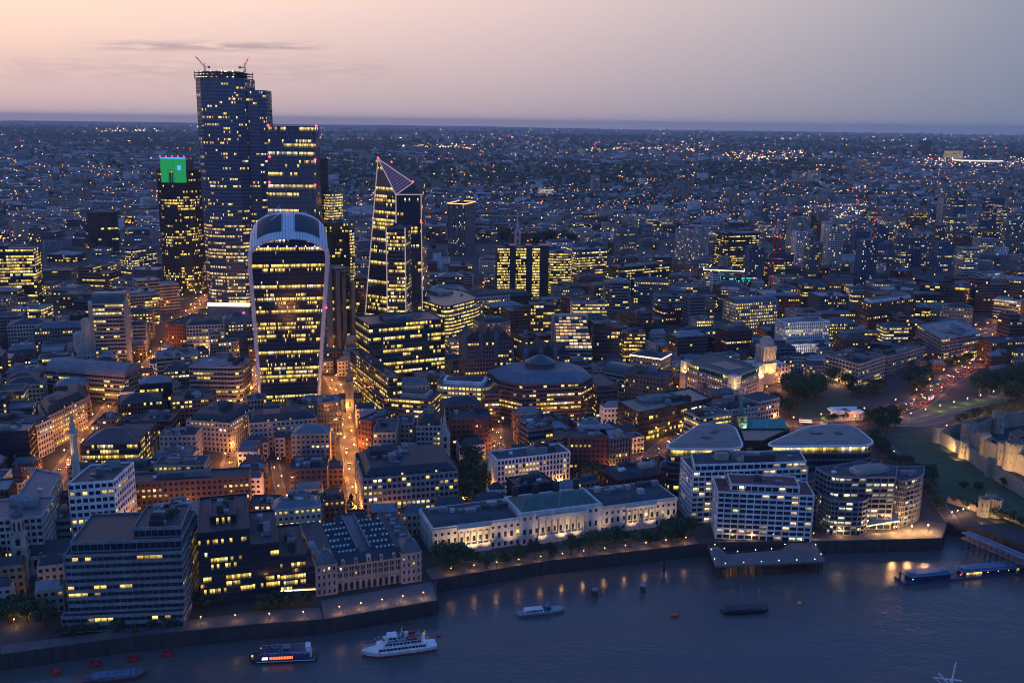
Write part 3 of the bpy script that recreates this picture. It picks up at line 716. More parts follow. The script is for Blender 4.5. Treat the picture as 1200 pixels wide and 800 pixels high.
# --- long classical customs hall
A = G(507, 652); B = G(792, 613); u = (B-A).normalized(); w = Vector((-u.y, u.x)); LC = (B-A).length; dC = 30
occupy([A-w*2, B-w*2, B+w*dC, A+w*dC]); hero('long customs hall', [A, B]); hero('long customs hall', [A, (A+B)/2]); hero('long customs hall', [(A+B)/2, B])
root = empty('customs_hall', (A.x, A.y, 0), 'long floodlit white stone classical hall with columns and green central roof behind riverside trees', 'public building'); off = (A.x, A.y, 0)
hC = 16.5; mb = MB(); solid('portland', (.60, .57, .54), .8)
def block(s0, s1, t0, t1, z1, cor=True):
    mb.prism([Q(s0, t0), Q(s1, t0), Q(s1, t1), Q(s0, t1)], 0, z1)
    if cor:
        cs = (Vector(Q(s0, t0))+Vector(Q(s1, t1)))/2
        mb.obox(cs, u, w, (s1-s0)/2+.5, (t1-t0)/2+.5, z1-1.3, z1-.45); mb.obox(cs, u, w, (s1-s0)/2+.15, (t1-t0)/2+.15, z1-.5, z1+.6)
        mb.obox(cs, u, w, (s1-s0)/2+.2, (t1-t0)/2+.2, 4.9, 5.4)
s1_, s2_ = LC*.335, LC*.67
block(0, s1_-.1, 0, dC, hC); block(s1_, s2_, -1.2, dC-3, hC+2.6); block(s2_+.1, LC, 0, dC, hC)
mb.obox(A+u*(s1_+s2_)/2-w*1.9, u, w, 15, .7, 0, 5.2)
mb.obox(A+u*(s1_+s2_)/2-w*1.9, u, w, 15.3, .9, 14.6, 17.2)
for c0, c1, nn_, y in ((LC*.10, LC*.215, 6, -.75), (LC*.78, LC*.90, 6, -.75), ((s1_+s2_)/2-14, (s1_+s2_)/2+14, 7, -2.1)):
    if y > -2: mb.obox(A+u*(c0+c1)/2-w*.7, u, w, (c1-c0)/2+1, .65, 0, 5.1); mb.obox(A+u*(c0+c1)/2-w*.7, u, w, (c1-c0)/2+1.1, .75, 13.4, 15.1)
mb.build('wall', 'portland', root, off)
for c0, c1, nn_, y in ((LC*.10, LC*.215, 6, -.75), (LC*.78, LC*.90, 6, -.75), ((s1_+s2_)/2-14, (s1_+s2_)/2+14, 8, -1.9)):
    for k in range(nn_):
        p = Q(c0+(c1-c0)*k/(nn_-1), y); m_ = MB(); m_.tube((p[0], p[1], 5.1), (p[0], p[1], 13.6 if y > -1.5 else 14.7), .62, .5, 10); m_.build('column', 'limestone', root, off)
nW = 41; rr = random.Random(11)
for k in range(nW):
    s_ = (k+.5)*LC/nW; centre = s1_ < s_ < s2_; y0 = -1.24 if centre else -.04
    for (z0, z1, wdt) in ((1.0, 3.6, .75), (6.4, 9.6, .8), (12.0, 13.6, .7)):
        if centre and z0 > 11: z0, z1 = 15.2, 17
        g = MB(); k_ = rr.randint(0, 60)
        g.face([(*Q(s_-wdt, y0), z0), (*Q(s_+wdt, y0), z0), (*Q(s_+wdt, y0), z1), (*Q(s_-wdt, y0), z1)], [(k_+.1, .1), (k_+.95, .1), (k_+.95, .9), (k_+.1, .9)])
        g.build('window', 'w_some' if s_ > LC*.62 else 'w_dark', root, off)
for j in range(6):
    for z0 in (1, 6.4, 12):
        g = MB(); t_ = 3+j*4.6; g.face([(*Q(-.04, t_+1.2), z0), (*Q(-.04, t_), z0), (*Q(-.04, t_), z0+2), (*Q(-.04, t_+1.2), z0+2)]); g.build('window', 'dark_hull', root, off)
rm = MB(); e = 1.0; z = hC+2.9      # green hipped roof over the centre
P4 = [Q(s1_+e, 0), Q(s2_-e, 0), Q(s2_-e, dC-4), Q(s1_+e, dC-4)]; R4_ = [Q(s1_+8, 11), Q(s2_-8, 11), Q(s2_-8, 14), Q(s1_+8, 14)]
for i in range(4): rm.face([(*P4[i], z), (*P4[(i+1) % 4], z), (*R4_[(i+1) % 4], z+5), (*R4_[i], z+5)])
rm.face([(*p, z+5) for p in R4_]); solid('green_slate', (.075, .115, .095), .7); rf = rm.build('central_roof', 'green_slate', root, off)
for (s0, s1) in ((0, s1_), (s2_, LC)):
    rm = MB(); P4 = [Q(s0+.8, .8), Q(s1-.9, .8), Q(s1-.9, dC-.8), Q(s0+.8, dC-.8)]; P5 = [Q(s0+4, 5), Q(s1-4, 5), Q(s1-4, dC-5), Q(s0+4, dC-5)]
    for i in range(4): rm.face([(*P4[i], hC+.65), (*P4[(i+1) % 4], hC+.65), (*P5[(i+1) % 4], hC+2.4), (*P5[i], hC+2.4)])
    rm.face([(*p, hC+2.4) for p in P5]); rf2 = rm.build('wing_roof', 'felt', root, off)
    rr = random.Random(int(s0)+2)
    for k in range(9):
        x_ = MB(); x_.obox(A+u*(s0+6+k*(s1-s0-12)/8)+w*rr.uniform(8, 21), u, w, rr.uniform(1, 3.4), rr.uniform(.8, 2.4), hC+2.4, hC+3.6+rr.random()*1.8); x_.build('plant_room', rr.choice(['pale_roof', 'grey_metal', 'limestone', 'felt']), rf2, off)
for k in range(4):
    s_ = s1_+6+k*(s2_-s1_-12)/3; x_ = MB(); x_.obox(A+u*s_+w*(dC-5.5), u, w, 1.8, .8, hC+2, hC+10); x_.build('chimney', 'dark_stone', rf, off)
fl = MB(); c = A+u*(s1_+s2_)/2+w*2; fl.tube((c.x, c.y, hC+3), (c.x, c.y, hC+15), .15, .08, 6); fl.build('flagpole', 'white', root, off)

# --- paired riverside apartment blocks
h3 = hfrom(841, 577, 631)
P = hq('front riverside apartment block', quad(841, 577, 955, 582, h3, 24)); u3, w3 = axes(P)
BL('apartment_block', 'pale gridded riverside apartment block with dark red roof terrace, in front of its taller twin', 'apartment block',
   [(P, 0, h3), ([P[0]+u3*8+w3*4, P[1]-u3*8+w3*4, P[1]-u3*8+w3*22, P[0]+u3*8+w3*22], h3, h3+3.6)], 'white', 'w_homes', 'red_roof', 'homes', fh=3.3, clutter=3)
h3b = h3+7.5
P = hq('rear riverside apartment block', quad(812, 547, 948, 543, h3b, 26))
BL('apartment_block', 'taller pale gridded apartment block standing behind the riverside one with red terrace', 'apartment block',
   [(P, 0, h3b-3.4), ([P[0]+u3*1+w3*2, P[1]-u3*1+w3*2, P[1]-u3*1+w3*24, P[0]+u3*1+w3*24], h3b-3.4, h3b)], 'white', 'w_homes', 'felt', 'homes', fh=3.3, clutter=12)
# --- curved apartment building round a court
h4 = hfrom(974, 583, 628)
P = [G(960, 573, h4), G(972, 582, h4), G(1019, 584, h4), G(1019, 566, h4), G(957, 552, h4)]
P = rounded(P, 9, 5, (1, 2)); u4 = Vector((.96, .28))
hM = h4+9
Pc = rounded([G(955, 549, hM), G(975, 560, hM), G(1050, 560, hM), G(1052, 548, hM), G(1010, 541, hM)], 8, 5, (1,))
hR = hfrom(1066, 556, 609)
Pr = rounded([G(1042, 558, hR), G(1057, 566, hR), G(1084, 558, hR), G(1083, 547, hR), G(1045, 547, hR)], 14, 6, (1, 2))
hero('curved riverside apartments', Pc)
building('curved_apartment_building', 'curved riverside apartment building with scattered lit balconies and rounded right wing', 'apartment block', [(Pc, 0, hM), (P, 0, h4-3), (Pr, 0, hR)], 'grey_metal', 'w_cool', 'felt', 'homes', fh=3.2, clutter=10)
cp = MB(); P5 = [G(1016, 615, 5), G(1054, 609, 6.5), G(1050, 600, 9), G(1020, 604, 8)]
for a, b_ in ((0, .0), (1, 0)): pass
top = [(P5[i].x, P5[i].y, z) for i, z in enumerate((5, 6.5, 9, 8))]
cp.face(top); cp.face([(x, y, z-.5) for x, y, z in reversed(top)])
for i in range(4): a, b_ = top[i], top[(i+1) % 4]; cp.face([(a[0], a[1], a[2]-.5), (b_[0], b_[1], b_[2]-.5), b_, a])
o = cp.build('glass_canopy', 'blue_panel'); tag(o, 'blue tilted glass canopy over the riverside terrace of the curved apartments', 'canopy')
for p in top: q = MB(); q.tube((p[0], p[1], 0), (p[0], p[1], p[2]-.4), .18, n=6); q.build('post', 'grey_metal', o)
q = MB(); q.tube(Vector(top[0])+Vector((0, -.3, -.6)), Vector(top[1])+Vector((0, -.3, -.6)), .22, n=6); q.build('edge_light', 'lit_strip', o)

# --- twin glass office wings with leaf-shaped roofs, glazed hall between
def leaf_building(pts, h, label, r=14):
    P = rounded([G(*p, h) for p in pts], r, 6); occupy(P); c = cen(P); rt_ = empty('curved_glass_office', (c.x, c.y, 0), label, 'office building'); off = (c.x, c.y, 0)
    mw = MB(); nf = round((h-5)/4.1); fh_ = (h-5)/nf; rings = [MB() for _ in range(nf)]
    facade(mw, None, P, 0, h-5, nf, 3.0, .30, .35, .14, .04, rings=rings, uo=7)
    mw.build('wall', 'lead', rt_, off)
    for k, g in enumerate(rings): g.build('window_band', 'w_some', rt_, off)
    g = MB(); Q_ = offset(P, 2.2); n = len(Q_)
    for i in range(n):
        a, b_ = Q_[i], Q_[(i+1) % n]; nb = max(1, round((b_-a).length/2.5)); g.face([(a.x, a.y, h-5), (b_.x, b_.y, h-5), (b_.x, b_.y, h), (a.x, a.y, h)], [(i*9, .05), (i*9+nb, .05), (i*9+nb, .95), (i*9, .95)])
    g.build('top_storey_glazing', 'w_full', rt_, off)
    E1 = offset(P, -.9); rm = MB()
    rm.prism([(p.x, p.y) for p in E1], h, h+1.0, cap=False, bottom=True); I = offset(P, .5); cP = cen(P)
    for i in range(n): a, b_, c_, d_ = E1[i], E1[(i+1) % n], I[(i+1) % n], I[i]; rm.face([(a.x, a.y, h+1), (b_.x, b_.y, h+1), (c_.x, c_.y, h+1.15), (d_.x, d_.y, h+1.15)])
    rm.build('roof_edge', 'white', rt_, off)
    rf = MB(); cz = h+3.4; K = [cP+(p-cP)*.72 for p in P]
    for i in range(n): a, b_, c_, d_ = I[i], I[(i+1) % n], K[(i+1) % n], K[i]; rf.face([(a.x, a.y, h+1.1), (b_.x, b_.y, h+1.1), (c_.x, c_.y, h+1.9), (d_.x, d_.y, h+1.9)])
    rf.face([(p.x, p.y, h+1.9) for p in K]); R = rf.build('roof', 'buff_roof', rt_, off)
    u, w = axes(P)
    for dx, l, d_ in ((-7, 4, 1.8), (9, 2.5, 2.5)):
        x_ = MB(); x_.obox(c+u*dx, u, w, l, d_, h+1.8, h+2.25); x_.build('roof_hatch', 'slate', R, off)
    return P
h5 = hfrom(775, 528, 583)
P = leaf_building([(776, 527), (872, 527), (860, 499), (822, 497)], h5, 'left of two curved glass offices with a buff leaf-shaped roof', 12); hero('left leaf-roofed glass office', P)
P = leaf_building([(893, 524), (1029, 523), (998, 498), (948, 500)], h5-1, 'right of two curved glass offices with a buff leaf-shaped roof', 14); hero('right leaf-roofed glass office', P)
P = [G(872, 517, h5-4), G(894, 517, h5-4), G(925, 503, h5-4), G(868, 503, h5-4)]
building('glazed_hall', 'dark glazed atrium hall linking the two leaf-roofed glass offices', 'office building', [(P, 0, h5-4)], 'dark_metal', 'w_low', 'green_metal', 'curtain', clutter=0)

# ================================================================== MORE BLOCKS, LEFT SIDE
def block_row(desc, name, label, cat, P, h, wall, win, roofm, style='grid', roof='flat', **k):
    if desc: hero(desc, P)
    return BL(name, label, cat, [(P, 0, h)], wall, win, roofm, style, roof, **k)
h = hfrom(79, 568, 642); P = corner(79, 568, 133, 564, 157, 542, h)
block_row('white grid office', 'grid_office', 'white gridded corner office with dark square windows beside the tall column', 'office building', P, h, 'white', 'w_some', 'slate', clutter=5, bay=3.4, fh=4.0)
u, w = axes(P); P2 = rounded([P[0]-u*9-w*2, P[0]+u*8-w*2, P[0]+u*8-w*.1, P[0]-u*9+w*16], 6, 4, (0,)); 
P2 = [P[0]-u*11-w*1, P[0]-u*.1-w*1, P[0]-u*.1+w*18, P[0]-u*11+w*18]
block_row(None, 'rounded_office', 'low rounded office with brightly lit top floor, left of the white gridded office', 'office building', rounded(P2, 6, 4, (0,)), 17, 'concrete', 'w_high', 'felt', 'band')
P = quad(94, 521, 161, 520, 26, 30)
block_row('dark gabled office', 'gabled_office', 'dark steep-roofed office with three brightly lit floors behind the white gridded office', 'office building', P, 26, 'purple_granite', 'w_full', 'purple_granite', 'curtain', 'hip', roofh=7)
P = quad(151, 567, 292, 559, 22, 17)
block_row('long brown brick block', 'long_office', 'long low brown brick office with lit windows and red roof lights', 'office building', P, 22, 'purple_granite', 'w_mid', 'dark_stone', 'punch', clutter=9)
P = quad(218, 493, 270, 497, 22, 40)
block_row('slate mansard block', 'mansard_block', 'stone block with steep slate mansard roof left of the orange lit lane', 'office building', P, 22, 'limestone', 'w_mid', 'slate', 'punch', 'mansard', inset_top=4, roofh=5)
P = rounded(quad(221, 430, 282, 431, 32, 34), 9, 4, (1,))
block_row('banded office with rounded corner', 'banded_office', 'pale banded office with a rounded corner left of the flared white tower', 'office building', P, 32, 'beige', 'w_mid', 'pale_roof', 'band')
P = [G(54, 490, 25), G(101, 467, 25), G(96, 452, 25), G(44, 474, 25)]
block_row('long dark mansard block', 'mansard_block', 'long dark mansard block with two rows of bright yellow windows', 'office building', P, 25, 'beige', 'w_high', 'slate', 'punch', 'mansard', inset_top=5, roofh=6)
P = quad(-25, 500, 34, 504, 24, 26)
block_row('left-edge pale stone block', 'stone_block', 'pale stone block with rows of square windows at the left edge behind the long mansard', 'office building', P, 24, 'limestone', 'w_low', 'felt', 'grid', 'mansard')
P = corner(20, 583, 52, 590, 72, 556, 23)
block_row('corner block with lit bays', 'corner_block', 'stone corner block with lit bay windows facing the street below the column', 'office building', P, 23, 'limestone', 'w_high', 'lead', 'punch')
P = quad(-40, 612, 16, 628, 30, 30, 12)
block_row('left-edge white stone block', 'stone_block', 'tall white stone riverside block cut by the left edge of the photo', 'office building', P, 30, 'limestone', 'w_low', 'lead', 'grid')
h = 74; P = quad(-40, 293, 39, 292, h, 34)
block_row('left-edge tall office', 'office_tower', 'tall dark glass office with bright yellow floors at the left edge', 'tower', P, h, 'green_metal', 'w_high', 'slate', 'curtain', bay=3)
P = quad(183, 420, 232, 417, 28, 30)
block_row('plant-crowded low office', 'plant_roof_office', 'low pale office crowded with roof plant left of the flared white tower', 'office building', P, 28, 'beige', 'w_some', 'pale_roof', 'band', clutter=12)
P = quad(216, 381, 246, 369, 24, 22)
block_row('floodlit red brick curve', 'red_brick_block', 'red brick block glowing in orange street light below the dark octagonal tower', 'office building', P, 24, 'red_brick', 'w_some', 'felt', 'punch')
# barrel vault hall
P = quad(53, 434, 146, 441, 24, 26)
block_row('white barrel-vaulted hall', 'vaulted_hall', 'long white barrel-vaulted hall at left with a dark strip of rooflights', 'hall', P, 24, 'concrete', 'w_some', 'pale_roof', 'band', 'barrel', roofh=8)
# rounded-top glass office
h = 62; P = quad(106, 357, 146, 356, h, 34); u, w = axes(P)
o = block_row('office with rounded glass top', 'vaulted_office', 'stone banded office with a glass barrel-vaulted top and round corner turrets', 'office building', P, h, 'beige', 'w_mid', 'green_metal', 'band', 'barrel', roofh=9)
for k, (dx, hh, r_) in enumerate(((-6, 44, 5), (-13, 30, 6), (0, h+1, 3), (axes(P)[0].length*0+(P[1]-P[0]).length, h+1, 3))):
    m_ = MB(); c = P[0]+u*dx+w*3; m_.lathe((c.x, c.y), [(r_, 0), (r_, hh), (r_*.95, hh+r_*.5), (r_*.6, hh+r_*.85), (0.01, hh+r_)], 16); m_.build('turret', 'beige', o, (cen(P).x, cen(P).y, 0), True)
P = quad(153, 292, 184, 288, 40, 26); block_row('grey banded block', 'banded_office', 'grey banded office with yellow floors left of the dark octagonal tower', 'office building', P, 40, 'concrete', 'w_high', 'felt', 'band')
P = quad(104, 250, 137, 249, 70, 30); block_row('dark tower with pale fins', 'office_tower', 'very dark slab tower with thin pale corner fins in the left distance', 'tower', P, 70, 'dark_stone', 'w_dark', 'felt', 'fins')
P = quad(77, 229, 90, 228, 60, 16); block_row(None, 'tower_block', 'small pale tower block far behind at the left', 'tower', P, 60, 'beige', 'w_low', 'felt')
# --- around the flared tower
P = corner(416, 371, 432, 381, 521, 374, 66)
hero('green glass office', P); u, w = axes(P); ctr = P[1]
L1 = P; L2 = [P[1]-u*14-w*9, P[1]+u*92-w*9, P[1]+u*92+w*34, P[1]-u*14+w*34]
lw = [ctr-u*22-w*11, ctr+u*86-w*11, ctr+u*86-w*.2, ctr-u*22-w*.2]
BL('glass_office', 'large green glass office with many lit floors right of the flared white tower', 'office building', [(P, 0, 66), (lw, 0, 40)], 'green_metal', 'w_high', 'dark_metal', 'curtain', clutter=14)
h = 46; P = rounded([G(478, 348, h), G(521, 362, h), G(568, 350, h), G(540, 338, h), G(490, 338, h)], 22, 6); hero('curved office with bright floors', P)
BL('curved_office', 'curved office with brightly glowing yellow floors below the pointed glass tower', 'office building', [(P, 0, h-8), (offset(P, 4), h-8, h)], 'lead', 'w_full', 'green_metal', 'band', clutter=6)
h = 86; P = quad(386, 316, 409, 314, h, 26); u, w = axes(P); c = cen(P)
o = BL('steel_tower', 'grey steel office with tall ribbed service towers right of the flared tower', 'tower', [(P, 0, h)], 'grey_metal', 'w_some', 'dark_metal', 'fins', clutter=3)
for k, s_ in enumerate((-3, 6, 13, 24)):
    m_ = MB(); q = P[0]+u*s_-w*4; m_.obox(q, u, w, 2.2, 3, 0, h+6-k*7)
    for z in range(4, int(h), 4): m_.obox(q, u, w, 2.4, 3.2, z, z+.5)
    m_.build('service_tower', 'lead', o, (c.x, c.y, 0))
h = 118; P = quad(379, 262, 408, 262, h, 34); block_row('dark yellow-floored tower', 'office_tower', 'dark glass tower with yellow floors just right of the flared tower top', 'tower', P, h, 'dark_metal', 'w_mid', 'slate', 'curtain')
P = quad(408.5, 270, 415, 269, 104, 20); block_row(None, 'office_tower', 'slim dark tower with a column of lights between the flared and pointed towers', 'tower', P, 104, 'dark_metal', 'w_full', 'slate', 'curtain')
P = quad(387, 228, 402, 227, 134, 24); block_row(None, 'office_tower', 'bright yellow lit tower behind the dark tower right of the flared top', 'tower', P, 134, 'beige', 'w_full', 'felt', 'band')
P = quad(372.5, 187, 384, 186, 184, 28); block_row(None, 'office_tower', 'narrow dark blue slab directly right of the flat-topped wedge tower', 'tower', P, 184, 'dark_metal', 'w_dark', 'slate', 'curtain')

# ================================================================== THE TALL TOWERS
def wp(px, py, Y): p = W(px, py, Y); return (p.x, p.y, p.z)
# tallest tower: two joined faceted volumes
Y0 = 1150; zt1 = W(262, 83, Y0).z; zt2 = W(302, 107, Y0+12).z
xl = W(232, 200, Y0).x; xm = W(291, 200, Y0).x; xr = W(313, 200, Y0).x
V1 = [Vector(p) for p in ((xl, Y0+10), (xl+9, Y0-2), (xl+30, Y0-8), (xm-8, Y0-6), (xm, Y0+2), (xm, Y0+46), (xl+4, Y0+46))]
V2 = [Vector(p) for p in ((xm+.1, Y0+5), (xr-8, Y0+3), (xr, Y0+10), (xr-2, Y0+44), (xm+.1, Y0+44))]
hero('tallest glass tower', V1)
root = empty('skyscraper', (*cen(V1), 0), 'tallest tower of the skyline, dark faceted glass with cranes on top', 'skyscraper'); off = (*cen(V1), 0); occupy(V1); occupy(V2)
solid('tower_band', (.10, .135, .20), .25, var=.3)
def tower_skin(P, z0, z1, fh_, bay_, wallm, winm, pr=.06, sp=.16, facets=True):
    nf = round((z1-z0)/fh_)
    mw = MB(); mg = MB(); facade(mw, mg, P, z0, z1, nf, bay_, sp, .12, .14, pr)
    mw.build('mullions', wallm, root, off)
    n = len(P); Q_ = offset(P, .12)
    for i in range(n):
        a, b_ = Q_[i], Q_[(i+1) % n]; nb = max(1, round((b_-a).length/bay_)); g = MB()
        for k in range(nf):
            za, zb = z0+(z1-z0)*k/nf, z0+(z1-z0)*(k+1)/nf
            g.face([(a.x, a.y, za), (b_.x, b_.y, za), (b_.x, b_.y, zb), (a.x, a.y, zb)], [(i*31, k+.001), (i*31+nb, k+.001), (i*31+nb, k+.999), (i*31, k+.999)])
        g.build('glass_face', winm, root, off)
tower_skin(V1, 0, 118, 4.1, 1.5, 'tower_band', 'w_tower_low', sp=.36); tower_skin(V1, 118.9, zt1-9, 4.1, 1.5, 'tower_band', 'w_tower', sp=.36); tower_skin(V2, 0, zt2, 4.1, 1.5, 'tower_band', 'w_tower', sp=.42)
rm = MB(); rm.face([(p.x, p.y, zt1-8.9) for p in offset(V1, .3)]); rm.face([(p.x, p.y, zt2+.05) for p in offset(V2, .3)]); rf = rm.build('roof', 'slate', root, off)
cr = MB(); T1 = [V1[0]+Vector((-1.5, -1)), V1[1]+Vector((-1, -2)), V1[2], V1[3], V1[4], V1[5]-Vector((0, 4)), V1[6]-Vector((0, 4))]
for z in (zt1-8.6, zt1-5.6, zt1-2.8): cr.prism([(p.x, p.y) for p in T1], z, z+.8, True, True)
for p in T1: cr.tube((p.x*.97+cen(T1).x*.03, p.y*.97+cen(T1).y*.03, zt1-9), (p.x*.97+cen(T1).x*.03, p.y*.97+cen(T1).y*.03, zt1), .4, n=6)
cr.build('unfinished_top_floors', 'dark_metal', root, off)
cc = MB(); cc.prism([(p.x, p.y) for p in offset(V1, 7)], zt1-8.9, zt1-.5); cc.build('core', 'concrete', root, off)
rr = random.Random(5)
for k in range(26):
    g = MB(); t_ = rr.random(); a = Vector(V1[1]).lerp(Vector(V1[3]), t_); z = rr.choice([zt1-7, zt1-4, zt1-1, zt1-12-4.1*rr.randint(0, 14)]); g.octa((a.x, a.y-1, z), rr.uniform(.3, .55)); g.build('work_light', 'lamp_white', root, off)
def crane_mesh(c, z0, mast, jib, az_, el_, root_, off_, s_=1.0, mat='red_paint'):
    m_ = MB(); d = s_*.9
    for i_, j_ in ((-1, -1), (1, -1), (1, 1), (-1, 1)): m_.tube((c[0]+i_*d, c[1]+j_*d, z0), (c[0]+i_*d, c[1]+j_*d, z0+mast), .22*s_, n=4)
    for k in range(int(mast/3)):
        z = z0+k*3
        for (i0_, j0_), (i1_, j1_) in (((-1, -1), (1, -1)), ((1, 1), (-1, 1)), ((1, -1), (1, 1)), ((-1, 1), (-1, -1))): m_.tube((c[0]+i0_*d, c[1]+j0_*d, z), (c[0]+i1_*d, c[1]+j1_*d, z+3), .12*s_, n=4)
    m_.build('mast', mat, root_, off_)
    top = Vector((c[0], c[1], z0+mast)); dirv = Vector((math.cos(az_)*math.cos(el_), math.sin(az_)*math.cos(el_), math.sin(el_))); sd = dirv.cross(Vector((0, 0, 1))).normalized(); uu = sd.cross(dirv)
    j = MB(); tip = top+dirv*jib
    for o_ in (sd*.8*s_, -sd*.8*s_, uu*1.4*s_): j.tube(top+o_, tip+o_*.3, .2*s_, n=4)
    nn_ = int(jib/3)
    for k in range(nn_):
        p0, p1 = top+dirv*jib*k/nn_, top+dirv*jib*(k+1)/nn_
        j.tube(p0+sd*.7*s_, p1+uu*1.1*s_, .1*s_, n=4); j.tube(p0-sd*.7*s_, p1+uu*1.1*s_, .1*s_, n=4)
    j.build('jib', mat, root_, off_)
    k = MB(); bk = top-Vector((dirv.x, dirv.y, 0)).normalized()*7*s_; k.tube(top, bk, .5*s_, n=4); k.box(bk.x-1.3*s_, bk.y-1.3*s_, bk.z-1.2, bk.x+1.3*s_, bk.y+1.3*s_, bk.z+1.2)
    k.tube(top, top+Vector((0, 0, 7*s_)), .3*s_, n=4); k.tube(top+Vector((0, 0, 7*s_)), tip, .09*s_, n=4); k.tube(top+Vector((0, 0, 7*s_)), bk, .09*s_, n=4)
    k.build('counter_jib', mat, root_, off_)
    l = MB(); l.octa(tip, .9*s_); l.build('warning_light', 'lamp_red', root_, off_)
    l = MB(); l.octa(top+Vector((0, 0, 7.5*s_)), .7*s_); l.build('warning_light', 'lamp_red', root_, off_)
for (px, label, mast, jib, az_, el_) in ((240, 'luffing crane leaning left on top of the tallest tower', 5, 16, RD(170), RD(48)), (287, 'small luffing crane at the right of the tallest tower top', 5, 12, RD(20), RD(66))):
    p = W(px, 84, Y0+20); r_ = empty('tower_crane', (p.x, p.y, zt1-.4), label, 'crane'); crane_mesh((0, 0), 0, mast, jib, az_, el_, r_, (0, 0, 0), .8, 'grey_metal')

# wedge tower with flat top
Y0 = 1060; zt = W(342, 149, Y0+48).z; xl = W(315.5, 200, Y0+40).x; xr = W(371.5, 200, Y0+40).x
root = empty('wedge_tower', ((xl+xr)/2, Y0, 0), 'flat-topped dark glass wedge tower right of the tallest tower', 'skyscraper'); off = ((xl+xr)/2, Y0, 0)
occupy([(xl, Y0), (xr, Y0), (xr, Y0+60), (xl, Y0+60)]); hero('flat-topped wedge tower', [(xl, Y0), (xr, Y0)])
glassmat('w_wedge', .30, w=(.14, .26, .60), clus=9, base=(.012, .03, .07), s=1.3); nf = 52; g = MB(); fr = MB(); nb = 28
for k in range(nf):
    za, zb = zt*k/nf, zt*(k+1)/nf; ya, yb = Y0+44*k/nf, Y0+44*(k+1)/nf
    g.face([(xl, ya, za), (xr, ya, za), (xr, yb, zb), (xl, yb, zb)], [(0, k+.001), (nb, k+.001), (nb, k+.999), (0, k+.999)])
    fr.tube((xl, ya-.15, za), (xr, ya-.15, za), .16, n=4)
for j in range(9):
    x = xl+(xr-xl)*j/8; fr.tube((x, Y0-.3, 0), (x, Y0+43.7, zt), .35 if j in (0, 8) else .22, n=4)
for i in range(7):
    z = zt*i/7; y = Y0+44*i/7; z2 = zt*(i+1)/7; y2 = Y0+44*(i+1)/7
    for j in range(0, 8, 2):
        x0, x1 = xl+(xr-xl)*j/8, xl+(xr-xl)*(j+2)/8; fr.tube((x0, y-.4, z), ((x0+x1)/2, y2-.4, z2), .28, n=4); fr.tube((x1, y-.4, z), ((x0+x1)/2, y2-.4, z2), .28, n=4)
g.build('sloping_glass_face', 'w_wedge', root, off); fr.build('steel_frame', 'grey_metal', root, off)
sd = MB()
for x in (xl, xr): sd.face([(x, Y0, 0), (x, Y0+60, 0), (x, Y0+60, zt), (x, Y0+44, zt)], [(0, 0), (20, 0), (20, 52), (15, 52)])
sd.face([(xr, Y0+60, 0), (xl, Y0+60, 0), (xl, Y0+60, zt), (xr, Y0+60, zt)], [(0, 0), (28, 0), (28, 52), (0, 52)]); sd.build('glass_face', 'w_dark', root, off)
rm = MB(); rm.prism([(xl, Y0+44), (xr, Y0+44), (xr, Y0+60), (xl, Y0+60)], zt, zt+1); rm.build('roof', 'dark_metal', root, off)
for x, z, y in ((xl, zt+1.5, Y0+44), (xr, zt+1.5, Y0+44), (xl+2, zt*.86, Y0+37), (xr-1, zt*.85, Y0+37), (xl+2, zt*.74, Y0+32), (xr-1, zt*.73, Y0+32)):
    l = MB(); l.octa((x, y-1, z), 1.6); l.build('warning_light', 'lamp_red', root, off)

# dark octagonal tower with green lit crown
Y0 = 1330; zt = W(200, 200, Y0).z; zc_ = W(200, 186, Y0).z; xl = W(179.5, 240, Y0).x; xr = W(228, 240, Y0).x; cx = (xl+xr)/2; R_ = (xr-xl)/2
P = [Vector((cx+R_*1.04*math.cos(RD(a)), Y0+R_+R_*1.04*math.sin(RD(a)))) for a in range(-168, 192, 24)]
root = empty('octagonal_tower', (cx, Y0, 0), 'dark brown many-sided office tower with a glowing green crown', 'skyscraper'); off = (cx, Y0, 0); occupy(P); hero('dark octagonal tower', P)
mw = MB(); mg = MB(); facade(mw, mg, P, 0, zt, 44, 2.2, .2, .2, .35, .35); mw.build('wall', 'dark_stone', root, off); mg.build('glazing', 'w_mid', root, off)
rm = MB(); rm.face([(p.x, p.y, zt) for p in P]); rm.prism([(cx-R_*.45, Y0+R_*.5), (cx+R_*.55, Y0+R_*.5), (cx+R_*.55, Y0+R_*1.6), (cx-R_*.45, Y0+R_*1.6)], zt, zc_-2); rm.build('roof', 'dark_stone', root, off)
x0, x1 = W(189, 200, Y0+2).x, W(217, 200, Y0+2).x; zb = W(200, 214, Y0).z
g = MB(); g.box(x0, Y0-.6, zb, x0+(x1-x0)*.46, Y0+6, zc_); g.box(x0+(x1-x0)*.54, Y0-.6, zb, x1, Y0+6, zc_); g.box(x0+(x1-x0)*.46, Y0-.3, zb, x0+(x1-x0)*.54, Y0+6, zc_-12); cg = g.build('green_lit_screen', 'green_screen', root, off)
g = MB(); g.box(x0, Y0-.9, zc_+.1, x1, Y0+6, zc_+1.3); g.box(x0+(x1-x0)*.70, Y0-1, zc_-15, x0+(x1-x0)*.86, Y0-.7, zc_-9); g.build('blue_lit_edge', 'blue_strip', root, off)
for k in range(5): l = MB(); l.octa((x0+(x1-x0)*k/4, Y0, zc_+3), 1.0); l.build('warning_light', 'lamp_red', root, off)

